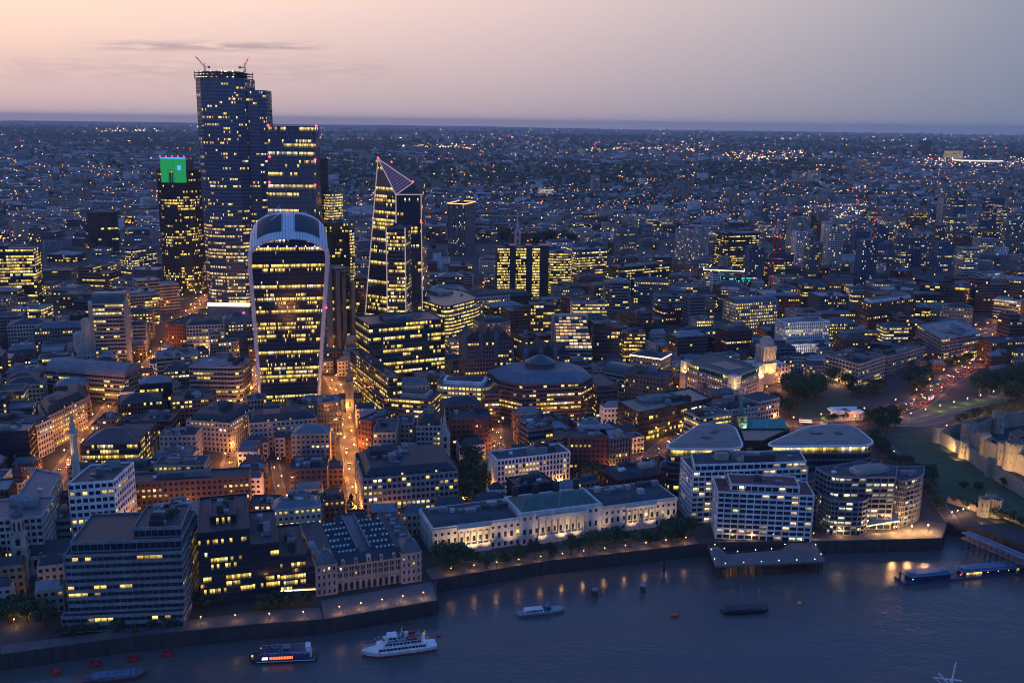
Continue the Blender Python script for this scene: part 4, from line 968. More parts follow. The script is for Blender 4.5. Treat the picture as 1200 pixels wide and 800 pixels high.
# pointed glass tower (folded faces, sliced top)
Yl = 1045; Yf = 1030
def pt(px, py, Y): return Vector(wp(px, py, Y))
apx = pt(443, 186, 1052); fold = pt(464, 228, Yf); sh = pt(484, 214, 1046); shr = pt(493.5, 228, 1046)
def foot(px, py, Y, ref=None):
    p = pt(px, py, Y); return Vector((p.x, p.y, 0))
base_l = Vector((pt(428.5, 367, 1048).x-4, 1050, 0)); base_f = Vector((fold.x-1, Yf-4, 0)); base_r = Vector((shr.x+.5, 1048, 0)); bk_r = base_r+Vector((3, 38, 0)); bk_l = base_l+Vector((14, 40, 0))
root = empty('pointed_tower', (base_f.x, base_f.y, 0), 'pointed dark glass tower with a sliced purple-lit top and pale edge lines', 'skyscraper'); off = (base_f.x, base_f.y, 0)
occupy([base_l, base_f, base_r, bk_r, bk_l]); hero('pointed glass tower', [base_l, base_f, base_r])
def gface(quadp, nb, nf, name, mat='w_scalpel', uo=0):
    g = MB(); a, b_, c_, d_ = quadp      # bottom a-b, top d-c
    for k in range(nf):
        t0, t1 = k/nf, (k+1)/nf; P0_, P1_, P2_, P3_ = a.lerp(d_, t0), b_.lerp(c_, t0), b_.lerp(c_, t1), a.lerp(d_, t1)
        g.face([P0_, P1_, P2_, P3_], [(uo, k+.001), (uo+nb, k+.001), (uo+nb, k+.999), (uo, k+.999)])
    return g.build(name, mat, root, off)
fl_top = fold
g = MB(); NF = 48
def at(a, b_, z): return a.lerp(b_, (z-a.z)/(b_.z-a.z))
for k in range(NF):
    z0, z1 = apx.z*k/NF, apx.z*(k+1)/NF-.001
    f4 = [at(base_l, apx, z0), at(base_f, fold, z0) if z0 < fold.z else at(fold, apx, z0), at(base_f, fold, z1) if z1 < fold.z else at(fold, apx, z1), at(base_l, apx, z1)]
    nb = (f4[1]-f4[0]).length/1.6; g.face(f4, [(0, k+.001), (nb, k+.001), (nb, k+.999), (0, k+.999)])
g.build('glass_face', 'w_scalpel', root, off)
gface([base_f, base_r, shr, fl_top], 18, 43, 'glass_face', 'w_low', 40)
bt = apx+Vector((8, 22, -6)); br_ = Vector((bk_r.x-2, bk_r.y, sh.z)); bl_ = Vector((bk_l.x, bk_l.y, apx.z-14))
gface([base_r, bk_r, br_, shr], 18, 43, 'glass_face', 'w_low', 80); gface([bk_l, base_l, apx, bl_], 18, 46, 'glass_face', 'w_dark', 80); gface([bk_r, bk_l, bl_, br_], 20, 44, 'glass_face', 'w_dark', 80)
emis('purple_lattice', (.40, .30, .75), .32)
g = MB(); g.face([apx, fold, sh]); g.face([fold, shr, sh]); g.face([apx, sh, br_, bl_]); g.face([sh, shr, br_]); g.build('sliced_top', 'slate', root, off)
g = MB(); nrm = (fold-apx).cross(sh-apx).normalized(); nrm = nrm if nrm.y < 0 else -nrm
for k in range(1, 14):
    t_ = k/14; g.tube(apx.lerp(fold, t_)+nrm*.4, apx.lerp(sh, t_)+nrm*.4, .22, n=4); g.tube(apx.lerp(sh, t_)+nrm*.4, fold.lerp(sh, t_)+nrm*.4, .18, n=4)
g.build('lit_lattice', 'purple_lattice', root, off)
emis('edge_glow', (.75, .55, .60), .42)
for a, b_ in ((base_l, apx), (base_f, fold), (apx, fold), (apx, sh), (fold, sh), (base_r, shr), (fold, shr)):
    g = MB(); g.tube(a-Vector((0, .5, 0)), b_-Vector((0, .5, 0)), .55, n=5); g.build('pale_edge', 'edge_glow', root, off)
for p in (apx, sh, pt(459, 191, 1075), pt(494, 262, 1046)): l = MB(); l.octa(p+Vector((0, -1, 1)), 1.2); l.build('warning_light', 'lamp_red', root, off)
h = W(465, 268, 985).z; P = [Vector((pt(453, 300, 985).x, 985)), Vector((pt(475, 300, 985).x, 985)), Vector((pt(475, 300, 985).x+3, 1015)), Vector((pt(453, 300, 985).x+3, 1015))]
block_row('lit pale-cornered glass block', 'glass_block', 'bright yellow lit glass block with pale corners in front of the pointed tower', 'tower', P, h, 'lead', 'w_high', 'slate', 'curtain')
o = COL.objects['glass_block']
for p in P[:2]: g = MB(); g.tube((p.x, p.y-.4, 0), (p.x, p.y-.4, h+1), .6, n=5); g.build('pale_edge', 'edge_glow', o, (*cen(P), 0))
P = quad(415, 326, 430, 326, 70, 24); block_row(None, 'office_tower', 'plain grey glass block left of the foot of the pointed tower', 'office building', P, 70, 'grey_metal', 'w_low', 'slate', 'curtain')

# flared white tower
Y0 = 812; root = empty('flared_tower', (W(340, 400, Y0).x, Y0, 0), 'flared tower with white curved sides, arched roof and a tall dark glass front', 'skyscraper')
cx = W(339.5, 475, Y0).x; off = (cx, Y0, 0); root.location = (cx, Y0, 0)
zs = W(339, 296, Y0-5).z      # spring of the arch
def hwid(z): t_ = min(z/zs, 1.05); return 25.5+7.8*(t_**1.15) if t_ < .92 else 25.5+7.8*(.92**1.15)-14*(t_-.92)**1.3
def yfr(z): t_ = z/zs; return Y0-1-7*t_*t_
def ybk(z): t_ = z/zs; return Y0+34+7*t_
def cxx(z): return cx+4.2*z/zs
def zarch(q): return zs+W(339, 270, Y0-8).z-W(339, 296, Y0-5).z - 0 if False else zs+12*(max(0, 1-abs(q)**3.0))
occupy([(cx-34, Y0-10), (cx+34, Y0-10), (cx+34, Y0+45), (cx-34, Y0+45)]); occupy([(cx-42, Y0-66), (cx+22, Y0-46), (cx+22, Y0), (cx-38, Y0)]); hero('flared white tower', [(cx-25, Y0), (cx+25, Y0)])
NU, NV = 24, 40
def FP(q, v, front=True):
    z = min(v*(zs+12.01), zarch(q)); hw = hwid(min(z, zs))
    return Vector((cxx(z)+q*hw*.945, (yfr(z)+.8) if front else (ybk(z)-.8), z))
for front in (True, False):
    g = MB()
    for i in range(NU):
        for k in range(NV):
            q0, q1, v0, v1 = -1+2*i/NU, -1+2*(i+1)/NU, k/NV, (k+1)/NV
            U0, U1 = i*2.5, (i+1)*2.5; P4 = [FP(q0, v0, front), FP(q1, v0, front), FP(q1, v1, front), FP(q0, v1, front)]; uvs = [(U0, k+.001), (U1, k+.001), (U1, k+.999), (U0, k+.999)]
            if not front: P4.reverse(); uvs.reverse()
            g.face(P4, uvs)
    glassmat('w_flared', .45, w=(.22, .30, .48), clus=9, base=(.010, .026, .06), s=1.4) if 'w_flared' not in MAT else None
    g.build('glass_front' if front else 'glass_back', 'w_flared', root, off)
g = MB()
for k in range(1, NV):
    for i in range(NU): g.tube(FP(-1+2*i/NU, k/NV)-Vector((0, .15, 0)), FP(-1+2*(i+1)/NU, k/NV)-Vector((0, .15, 0)), .22, n=4, cap=False)
g.build('floor_edges', 'navy_paint', root, off)
# white side walls with horizontal fins, wrapping onto the front as a curved frame
sw = MB(); fn = MB(); K = 44
for s_ in (-1, 1):
    for k in range(K):
        z0, z1 = zs*k/K, zs*(k+1)/K
        rr_ = [[(cxx(z)+s_*hwid(z)*a, yy, z) for a, yy in ((.915, yfr(z)+.3), (.95, yfr(z)-.8), (1.0, yfr(z)+.3), (1.02, yfr(z)+6), (1.02, ybk(z)-5), (.99, ybk(z)+.3), (.94, ybk(z)-.3))] for z in (z0, z1)]
        for j in range(6):
            f4 = [rr_[0][j], rr_[0][j+1], rr_[1][j+1], rr_[1][j]]
            sw.face(f4 if s_ > 0 else f4[::-1])
        z = z0+.5; fn.obox((cxx(z)+s_*hwid(z)*1.03, (yfr(z)+ybk(z))/2), Vector((1, 0)), Vector((0, 1)), .5, 16, z, z+.35)
def AR(q, t, zo=0, sc_=1.0):     # roof surface, t 0 front .. 1 back
    z = zarch(q); hw = hwid(zs)*1.0
    y = yfr(zs)+.3+(ybk(zs)-yfr(zs)-.3)*t
    return Vector((cxx(zs)+q*hw*sc_, y, z+ (16*math.sin(min(t*1.05, 1)*math.pi/2))*(1-.10*abs(q)**4)*(1 if abs(q) < .999 else .82) +1.2+zo))
rf = MB(); NQ, NT = 24, 12
for i in range(NQ):
    for j in range(NT):
        q0, q1, t0, t1 = -1+2*i/NQ, -1+2*(i+1)/NQ, j/NT, (j+1)/NT
        rf.face([AR(q0, t0), AR(q1, t0), AR(q1, t1), AR(q0, t1)])
    q0, q1 = -1+2*i/NQ, -1+2*(i+1)/NQ     # arched front fascia and the back wall
    f0, f1 = FP(q0, 1), FP(q1, 1); rf.face([f0+Vector((0, -1.3, -.6)), f1+Vector((0, -1.3, -.6)), AR(q1, 0)-Vector((0, 1, 0)), AR(q0, 0)-Vector((0, 1, 0))]); rf.face([AR(q0, 0)-Vector((0, 1, 0)), AR(q1, 0)-Vector((0, 1, 0)), AR(q1, 0), AR(q0, 0)])
    rf.face([AR(q1, 1), AR(q0, 1), Vector((AR(q0, 1).x, AR(q0, 1).y, zs-2)), Vector((AR(q1, 1).x, AR(q1, 1).y, zs-2))])
for s_ in (-1, 1):
    for j in range(NT):
        a, b_ = AR(s_, j/NT), AR(s_, (j+1)/NT); f4 = [Vector((a.x, a.y, zs-3)), Vector((b_.x, b_.y, zs-3)), b_, a]; rf.face(f4 if s_ > 0 else f4[::-1])
solid('tower_white', (.70, .67, .66), .5, var=.12)
sw.build('side_wall', 'tower_white', root, off, True); fn.build('side_fins', 'white', root, off); R = rf.build('arched_roof', 'tower_white', root, off)
lv = MB()
for k in range(27):
    q0 = -.94+1.88*k/26
    for j in range(6): lv.tube(AR(q0, j/6, .12), AR(q0, (j+1)/6, .12), .11, n=4, cap=False)
    e0 = FP(q0, 1)+Vector((0, -1.4, -.4)); lv.tube(e0, AR(q0, 0)-Vector((0, 1.1, 0)), .13, n=4)
lv.build('roof_louvres', 'lead', R, off)
for s0, s1 in ((-.80, -.17), (.17, .80)):
    p_ = MB()
    for i in range(6):
        for j in range(4):
            q0, q1 = s0+(s1-s0)*i/6, s0+(s1-s0)*(i+1)/6; t0, t1 = .14+.62*j/4, .14+.62*(j+1)/4
            p_.face([AR(q0, t0, .35), AR(q1, t0, .35), AR(q1, t1, .35), AR(q0, t1, .35)])
    p_.build('dark_roof_panel', 'dark_stone', R, off)
p_ = MB(); a, b_ = AR(-.9, .95, 1), AR(.75, .95, 1); p_.tube(AR(-.5, .8, 1), AR(.5, .9, 2), .35, n=5); p_.tube(AR(-.45, .5, 1), AR(-.1, .8, 3), .3, n=5); p_.tube(AR(-.8, .85, 1), AR(-.2, .95, 6), .25, n=5); p_.build('cleaning_cradle_arm', 'white', R, off)
for p in (AR(0, .9, 2), Vector((cx-34.5, Y0-6, zs*.62)), Vector((cx+33.5, Y0-6, zs*.64))): l = MB(); l.octa(p, 1.1); l.build('warning_light', 'lamp_red', root, off)
for k in range(7): l = MB(); p = FP(-.8+k*.25, .955)-Vector((0, 1.2, 0)); l.octa(p, .55); l.build('sky_garden_light', 'lamp_pink' if k % 2 else 'lamp_violet', root, off)
root.rotation_euler = (0, 0, RD(12))
# lit footbridge-like canopy at the foot of the tallest tower
p0, p1 = W(243, 357, 1085), W(292, 357, 1085)
g = MB(); g.box(p0.x, 1085, p0.z-1.6, p1.x, 1089, p0.z+1.8); o = g.build('lit_canopy', 'lit_strip'); tag(o, 'long glowing canopy at the foot of the tallest tower', 'canopy'); 
g = MB(); g.box(p0.x, 1085.5, 0, p1.x, 1088.5, p0.z-1.7); g.build('canopy_wall', 'concrete', o)
# ================================================================== BLOCKS: CENTRE AND RIGHT (one line each)
Tb = [
 # desc, name, label, cat, shape, h, wall, win, roofmat, style, roof, extra
 ('long office with lit rows', 'ribbon_office', 'long grey office with three rows of bright yellow windows right of the orange lane', 'office building', ('q', 425, 562, 537, 553, 46), ('y', 425, 562, 612), 'concrete', 'w_high', 'slate', 'grid', 'mansard', dict(inset_top=5, roofh=5, clutter=9)),
 ('white vertical office', 'white_slab', 'white office slab with narrow vertical windows behind the long customs hall', 'office building', ('q', 583, 540, 668, 530, 18), ('y', 583, 540, 584), 'white', 'w_low', 'felt', 'vert', 'flat', dict(clutter=8)),
 ('red brick slab', 'brick_block', 'red brick block with a few lit windows right of the white vertical office', 'office building', ('q', 668, 514, 714, 514, 20), 26, 'red_brick', 'w_low', 'felt', 'punch', 'flat', {}),
 ('grey block with blue side', 'blue_side_block', 'grey gridded block with projecting piers beside the red brick slab', 'apartment block', ('q', 715, 515, 740, 512, 22), 26, 'grey_metal', 'w_low', 'blue_panel', 'vert', 'flat', {}),
 ('cream office with curved corner', 'cream_office', 'cream office with rounded corners, lit square windows and white penthouse', 'office building', ('r', 509, 452, 574, 455, 30), 28, 'limestone', 'w_full', 'slate', 'grid', 'flat', dict(pent='white')),
 ('pale-banded red brick block', 'brick_block', 'dark red brick block with pale bands right of the gothic steeple', 'office building', ('q', 530, 492, 577, 490, 22), 27, 'red_brick', 'w_some', 'felt', 'punch', 'flat', {}),
 ('stepped stone office', 'stepped_stone_office', 'pale stone office with sloped slate top directly left of the gothic steeple', 'office building', ('q', 488, 500, 517, 500, 26), 26, 'limestone', 'w_low', 'slate', 'grid', 'mansard', dict(inset_top=5, roofh=8)),
 ('brown terraced office', 'terraced_office', 'purple brown office with stepped lit terraces left of the cream office', 'office building', ('q', 449, 466, 506, 470, 28), 24, 'purple_granite', 'w_high', 'felt', 'band', 'flat', dict(pent='beige')),
 ('narrow red brick block', 'brick_block', 'narrow red brick block at the right side of the orange lane', 'office building', ('q', 419, 492, 435, 495, 34), 24, 'red_brick', 'w_low', 'slate', 'punch', 'flat', {}),
 ('dark block with white parapet', 'parapet_block', 'dark-roofed block with white parapet right of the narrow red brick block', 'office building', ('q', 437, 508, 464, 508, 34), 24, 'beige', 'w_low', 'dark_stone', 'punch', 'flat', dict(clutter=2)),
 ('brown block with blank gable', 'gable_block', 'brown block with blank pale gable between orange lane and stepped stone office', 'office building', ('q', 464, 497, 484, 497, 22), 22, 'beige', 'w_dark', 'felt', 'punch', 'flat', {}),
 ('round-dormered mansard block', 'mansard_block', 'stone block with round dormers and mansard roof at the foot of the flared tower', 'office building', ('q', 292, 497, 371, 491, 24), 22, 'limestone', 'w_mid', 'slate', 'punch', 'mansard', dict(inset_top=4, roofh=5)),
 ('grey block with pale plant', 'plant_block', 'grey block with pale roof plant right of the flared tower foot', 'office building', ('q', 372, 473, 400, 471, 20), 28, 'lead', 'w_some', 'pale_roof', 'vert', 'flat', {}),
 ('small office with curved front', 'curved_pub_block', 'small brick block with shop lights beside the round tree at the lane end', 'office building', ('q', 352, 590, 378, 592, 14), 14, 'old_brick', 'w_mid', 'slate', 'punch', 'mansard', dict(inset_top=2)),
 ('brick pub corner', 'brick_corner_block', 'brown brick corner block with lit dormers left of the conical tree', 'office building', ('q', 380, 588, 404, 586, 14), 15, 'brown_brick', 'w_mid', 'slate', 'punch', 'mansard', dict(inset_top=2)),
 ('orange-lit brick warehouse', 'brick_block', 'brown brick warehouse with orange-lit side street at the lower old town', 'office building', ('q', 291, 592, 324, 592, 15), 15, 'brown_brick', 'w_low', 'felt', 'punch', 'flat', {}),
 ('large octagonal brown office', 'dome_office', None, None, None, None, None, None, None, None, None, {}),
 ('dark corner office', 'black_office', 'black glass office with dotted yellow windows and pale corner pier', 'office building', ('c', 724, 470, 748, 484, 834, 467), 24, 'dark_stone', 'w_mid', 'green_metal', 'curtain', 'flat', dict(clutter=12, bay=2.2)),
 ('windowless brown block', 'stone_block', 'blank brown stone block with stepped roofs behind the black glass office', 'office building', ('q', 733, 438, 778, 444, 26), 34, 'old_brick', 'w_dark', 'felt', 'punch', 'flat', {}),
 ('cream palazzo with glowing top', 'palazzo_block', 'cream stone block with glowing top storey and dark pyramid roof', 'office building', ('q', 739, 416, 775, 421, 24), 28, 'beige', 'w_some', 'slate', 'punch', 'hip', dict(roofh=4, glow=1)),
 ('green-topped courtyard block', 'courtyard_block', 'large courtyard office with green attic storey and floodlit corner pavilions', 'office building', ('c', 801, 424, 862, 443, 893, 430), 28, 'beige', 'w_mid', 'slate', 'punch', 'flat', dict(attic=1)),
 ('mansard block before the square', 'mansard_block', 'stone mansard block with shop lights behind the thin green spire', 'office building', ('q', 839, 483, 888, 477, 24), 19, 'limestone', 'w_some', 'slate', 'punch', 'mansard', dict(inset_top=3)),
 ('stone block beside the square', 'stone_block', 'stone block with dark hipped roof beside the tree-filled square', 'office building', ('q', 889, 472, 914, 467, 22), 20, 'limestone', 'w_some', 'dark_stone', 'grid', 'hip', {}),
 ('white stepped hotel', 'white_hotel', 'bright white stepped hotel slab with projecting window bays', 'hotel', ('q', 921, 379, 972, 377, 22), 34, 'white', 'w_some', 'pale_roof', 'vert', 'flat', dict(base=(917, 405, 966, 411, 13))),
 ('dark grid corner office', 'corner_grid_office', 'dark corner office with pale grid, golden ground floor and crowded roof', 'office building', ('c', 968, 417, 1007, 428, 1038, 418), ('y', 1007, 428, 455), 'beige', 'w_mid', 'dark_stone', 'grid', 'flat', dict(clutter=12, bay=4.2)),
 ('black-edged low grey office', 'low_office', 'low grey office with black roof edge right of the golden-based corner office', 'office building', ('q', 1040, 419, 1085, 407, 18), 18, 'grey_metal', 'w_low', 'dark_stone', 'grid', 'flat', {}),
 ('red brick crescent', 'brick_crescent', 'curved red brick block between trees and grey offices on the right', 'office building', ('r', 1002, 400, 1052, 407, 16), 18, 'red_brick', 'w_some', 'slate', 'punch', 'flat', {}),
 ('white-topped office slab', 'office_slab', 'broad office slab with pale top storey and dark red end wall', 'office building', ('c', 1006, 352, 1019, 357, 1074, 350), 38, 'brown_brick', 'w_some', 'felt', 'grid', 'flat', dict(pent='white')),
 ('grey stepped office', 'bay_office', 'grey stepped office with projecting bays above the traffic-filled road', 'office building', ('c', 1075, 381, 1105, 398, 1152, 390), 26, 'grey_metal', 'w_mid', 'pale_roof', 'grid', 'flat', dict(clutter=8, bay=4.4)),
 ('right-edge brick office', 'brick_block', 'brown brick block with rows of small windows at the right edge', 'office building', ('q', 1163, 402, 1225, 399, 24), 20, 'brown_brick', 'w_low', 'felt', 'punch', 'flat', {}),
 ('right-edge pale banded office', 'banded_office', 'pale banded block with square windows at the far right edge', 'office building', ('q', 1165, 350, 1225, 357, 24), 24, 'limestone', 'w_some', 'copper', 'band', 'flat', {}),
 ('three-pier reddish office', 'pier_block', 'reddish office with three tall blank piers right of the white-topped slab', 'office building', ('q', 1078, 334, 1137, 338, 24), 34, 'old_brick', 'w_low', 'felt', 'fins', 'flat', {}),
 ('gold atrium office', 'atrium_office', None, None, None, None, None, None, None, None, None, {}),
 ('dark green glass block', 'glass_block', 'dark green glass block with dotted lights right of the golden atrium', 'office building', ('q', 696, 380, 729, 380, 26), 42, 'green_metal', 'w_some', 'slate', 'curtain', 'flat', {}),
 ('black four-floored block', 'glass_block', 'black block with four lit floors left of the glowing-topped cream block', 'office building', ('q', 731, 391, 757, 391, 26), 30, 'dark_metal', 'w_high', 'slate', 'band', 'flat', {}),
 ('long-lit low office', 'ribbon_office', 'low office with one long glowing floor behind the golden atrium', 'office building', ('q', 671, 356, 712, 356, 24), 36, 'concrete', 'w_full', 'slate', 'band', 'flat', {}),
 ('round stepped tower with mast', 'stepped_tower', 'dark stepped round office with a pale cap and thin mast', 'office building', ('r', 711, 332, 741, 332, 30), 48, 'grey_metal', 'w_low', 'lead', 'band', 'flat', dict(mast=1)),
 ('dark two-banded office', 'banded_office', 'dark office with two bright bands below the tall grey tower block', 'office building', ('q', 727, 314, 785, 309, 34), 42, 'dark_metal', 'w_high', 'slate', 'band', 'flat', {}),
 ('dark office beside golden atrium', 'lit_block', 'dark office with lit floors directly left of the golden atrium', 'office building', ('q', 622, 358, 650, 358, 26), 44, 'dark_metal', 'w_mid', 'slate', 'curtain', 'flat', {}),
 ('black finned slabs', 'finned_tower', None, None, None, None, None, None, None, None, None, {}),
 ('curved banded tower', 'banded_tower', 'curved office with evenly lit yellow floors right of the black finned slabs', 'tower', ('r', 643, 297, 672, 297, 34), ('y', 643, 297, 345), 'lead', 'w_full', 'pale_roof', 'band', 'flat', {}),
 ('short-floored grey office', 'banded_tower', 'grey office with short lit floors right of the curved banded tower', 'tower', ('q', 676, 293, 712, 291, 30), ('y', 676, 293, 335), 'lead', 'w_high', 'pale_roof', 'band', 'flat', {}),
 ('tall grey residential tower', 'tower_block', 'tall grey tower with vertical lit strips and orange crown left of the slim steeple', 'tower', ('c', 525, 239, 545, 240, 557, 237), ('y', 530, 239, 298), 'grey_metal', 'w_homes', 'felt', 'vert', 'flat', dict(crown=1)),
 ('distant grey tower block', 'tower_block', 'slim grey tower block with pale top standing alone near the middle distance', 'tower', ('q', 728, 267, 747, 266, 20), ('y', 728, 267, 305), 'concrete', 'w_low', 'pale_roof', 'vert', 'flat', {}),
 ('white cellular block', 'cell_block', 'pale cellular slab with red lights and a glowing base row', 'tower', ('q', 806, 270, 832, 268, 30), ('y', 806, 270, 306), 'limestone', 'w_homes', 'pale_roof', 'grid', 'flat', dict(red=1)),
 ('flat-topped banded office', 'banded_tower', 'flat-topped dark office with lit floors and a pale roof edge', 'tower', ('r', 850, 274, 893, 273, 34), ('y', 850, 274, 318), 'dark_metal', 'w_high', 'pale_roof', 'band', 'flat', {}),
 ('low block with glowing cornice', 'cornice_block', 'low dark block outlined by a glowing pink-white cornice', 'office building', ('q', 825, 316, 872, 318, 26), 22, 'beige', 'w_mid', 'lead', 'band', 'flat', dict(glow=1)),
 ('bright stepped glass office', 'banded_office', 'bright stepped glass office right of the red crane', 'tower', ('q', 902, 297, 931, 296, 26), ('y', 902, 297, 324), 'lead', 'w_high', 'pale_roof', 'band', 'flat', {}),
 ('gold lit postmodern office', 'arched_office', 'golden lit stone office with arched top and tall piers', 'office building', ('q', 863, 356, 912, 353, 28), 36, 'beige', 'w_full', 'lead', 'vert', 'barrel', dict(roofh=5)),
 ('black block with cyan lights', 'cyan_block', 'black block speckled with cyan and green lights', 'office building', ('q', 852, 326, 881, 325, 22), 26, 'dark_stone', 'w_cyan', 'dark_stone', 'curtain', 'flat', {}),
 ('blank white screen block', 'white_screen_block', 'blank white wall block left of the cyan-speckled block', 'office building', ('q', 835, 322, 849, 322, 12), 26, 'white', 'w_dark', 'felt', 'punch', 'flat', dict(bay=30)),
 ('grey windowless tower', 'stair_tower', 'windowless grey slab tower above red shop lights', 'tower', ('q', 808, 349, 827, 348, 16), 38, 'lead', 'w_dark', 'felt', 'punch', 'flat', dict(bay=30)),
 ('red brick shop block', 'brick_block', 'red brick block with glowing shop fronts left of the windowless tower', 'office building', ('q', 778, 362, 806, 360, 20), 20, 'red_brick', 'w_some', 'felt', 'punch', 'flat', {}),
 ('black finned end slab', 'brick_block', 'dark red block with white roof left of the stepped round office', 'office building', ('q', 1155, 436, 1190, 431, 10), 8, 'brown_brick', 'w_some', 'slate', 'punch', 'flat', {}),
]
for i, (px0, px1, yt, yb, wall, win, d) in enumerate([(934, 947, 272, 316, 'white', 'w_homes', 22), (948, 957, 277, 312, 'grey_metal', 'w_some', 22), (958, 966, 263, 303, 'old_brick', 'w_low', 16), (967, 975, 261, 306, 'white', 'w_low', 14), (973, 990, 266, 320, 'limestone', 'w_homes', 22),
      (1003, 1020, 272, 303, 'blue_panel', 'w_low', 20), (1012, 1030, 282, 334, 'blue_panel', 'w_homes', 22), (1031, 1047, 286, 312, 'blue_panel', 'w_low', 22), (1053, 1063, 271, 306, 'grey_metal', 'w_homes', 16), (1066, 1080, 280, 312, 'blue_panel', 'w_low', 20), (1081, 1096, 275, 312, 'grey_metal', 'w_homes', 22), (1101, 1118, 284, 318, 'blue_panel', 'w_low', 20),
      (1108, 1118, 233, 268, 'limestone', 'w_low', 30), (1119, 1133, 231, 272, 'blue_panel', 'w_some', 40), (1134, 1151, 234, 270, 'beige', 'w_dark', 40), (1152, 1178, 232, 268, 'blue_panel', 'w_some', 46), (1128, 1147, 252, 274, 'limestone', 'w_mid', 20), (1034, 1062, 256, 268, 'limestone', 'w_mid', 26),
      (893, 901, 241, 262, 'grey_metal', 'w_dark', 16), (1010, 1020, 187, 206, 'beige', 'w_low', 40), (1022, 1030, 193, 207, 'beige', 'w_low', 40), (934, 944, 201, 216, 'limestone', 'w_low', 36), (952, 962, 200, 214, 'limestone', 'w_homes', 36), (991, 997, 192, 203, 'beige', 'w_low', 30), (1084, 1092, 165, 182, 'dark_stone', 'w_dark', 60), (1115, 1129, 177, 188, 'limestone', 'w_full', 70), (1176, 1181, 175, 190, 'grey_metal', 'w_low', 50),
      (695, 703, 206, 226, 'limestone', 'w_low', 26), (662, 672, 205, 217, 'blue_panel', 'w_low', 30), (536, 544, 193, 203, 'limestone', 'w_low', 30), (683, 687, 174, 183, 'white', 'w_dark', 50), (632, 649, 222, 231, 'white', 'w_full', 20), (758, 764, 217, 224, 'limestone', 'w_low', 30), (711, 723, 231, 241, 'blue_panel', 'w_low', 26), (551, 555, 184, 194, 'concrete', 'w_low', 40)]):
    words_ = ['white tower with dark balconies right of the stepped glass office', 'slim grey tower with a red roof light beside the white balcony tower', 'reddish brown narrow tower between two white towers', 'narrow blank white tower right of the reddish brown one', 'pale tower with vertical window strips beside the narrow blank one', 'blue tower half hidden behind a taller blue slab', 'tall blue gridded tower right of the pale striped tower', 'broad low blue block behind the tall blue gridded tower', 'thin grey tower with a lit edge behind the blue blocks', 'blue slab second from right in the row of towers', 'grey blue tower rising at the right of the tower row', 'small blue tower ending the row below the hospital slabs',
      'pale vertical slab at the left side of the blue hospital', 'tall blue-green middle slab of the hospital with lit top', 'tan and grey slab behind the pale lit block of the hospital', 'wide blue slab forming the right wing of the hospital', 'pale lit low block in front of the hospital slabs', 'pale flat block with bright roof left of the hospital',
      'slim grey tower just left of the red cranes', 'pinkish tower block beyond the dark wooded park', 'shorter pinkish tower right beside the one beyond the park', 'pale estate tower in front of the dark wooded park, left', 'pale estate tower in front of the wooded park, right', 'small distant tower left of the pinkish towers', 'dark reddish tower on the far horizon left of the stadium lights', 'bright white lit block beside the distant stadium', 'thin tower with red top at the far right horizon',
      'lone pale tower block right of centre in the far suburbs', 'bluish slab near the middle of the far suburbs', 'pale small tower above the tall grey tower with orange crown', 'tiny white tower almost on the horizon right of centre', 'glowing white low block in the mid suburbs', 'small pale tower right of the lone pale one', 'blue block pair below the lone pale tower', 'tiny grey tower near the second red light group'][i]
    Tb.append((words_[:0] or None, 'tower_block' if yb < 330 else 'apartment_block', words_, 'tower', ('q', px0, yt, px1, yt, d), ('y', px0, yt, yb), wall, win, 'felt' if i % 2 else 'pale_roof', 'vert' if i % 3 == 0 else 'grid', 'flat', dict(detail=1, clutter=2 if yb > 250 else 0, group=None)))
rx = random.Random(31); CW = {'limestone': 'pale', 'grey_metal': 'grey', 'blue_panel': 'blue', 'concrete': 'dull grey', 'white': 'white', 'old_brick': 'reddish'}
for i in range(34):
    px_ = 800+i*11.5+rx.uniform(-4, 4); yb_ = rx.choice([262, 285, 300, 318, 332])+rx.uniform(-5, 5); wd_ = rx.uniform(10, 22); wl = rx.choice(list(CW))
    Tb.append((None, 'tower_block', f"{CW[wl]} mid-distance tower block", 'tower', ('q', px_, yb_-rx.uniform(16, 42)*(.6 if yb_ < 290 else 1), px_+wd_, yb_, 22), ('y', 0, 0, 0), wl, rx.choice(['w_homes', 'w_low', 'w_some', 'w_mid']), 'pale_roof', rx.choice(['grid', 'vert', 'band']), 'flat', dict(detail=1, clutter=2, base_y=yb_, group='tower blocks of the middle distance')))
EXTRA = []
def glow_ring(root, P, z, off, mat='lit_strip', r=.35):
    g = MB(); E_ = offset(P, -.5)
    for i in range(len(E_)):
        a, b_ = E_[i], E_[(i+1) % len(E_)]; g.tube((a.x, a.y, z), (b_.x, b_.y, z), r, n=4)
    g.build('cornice_light', mat, root, off)
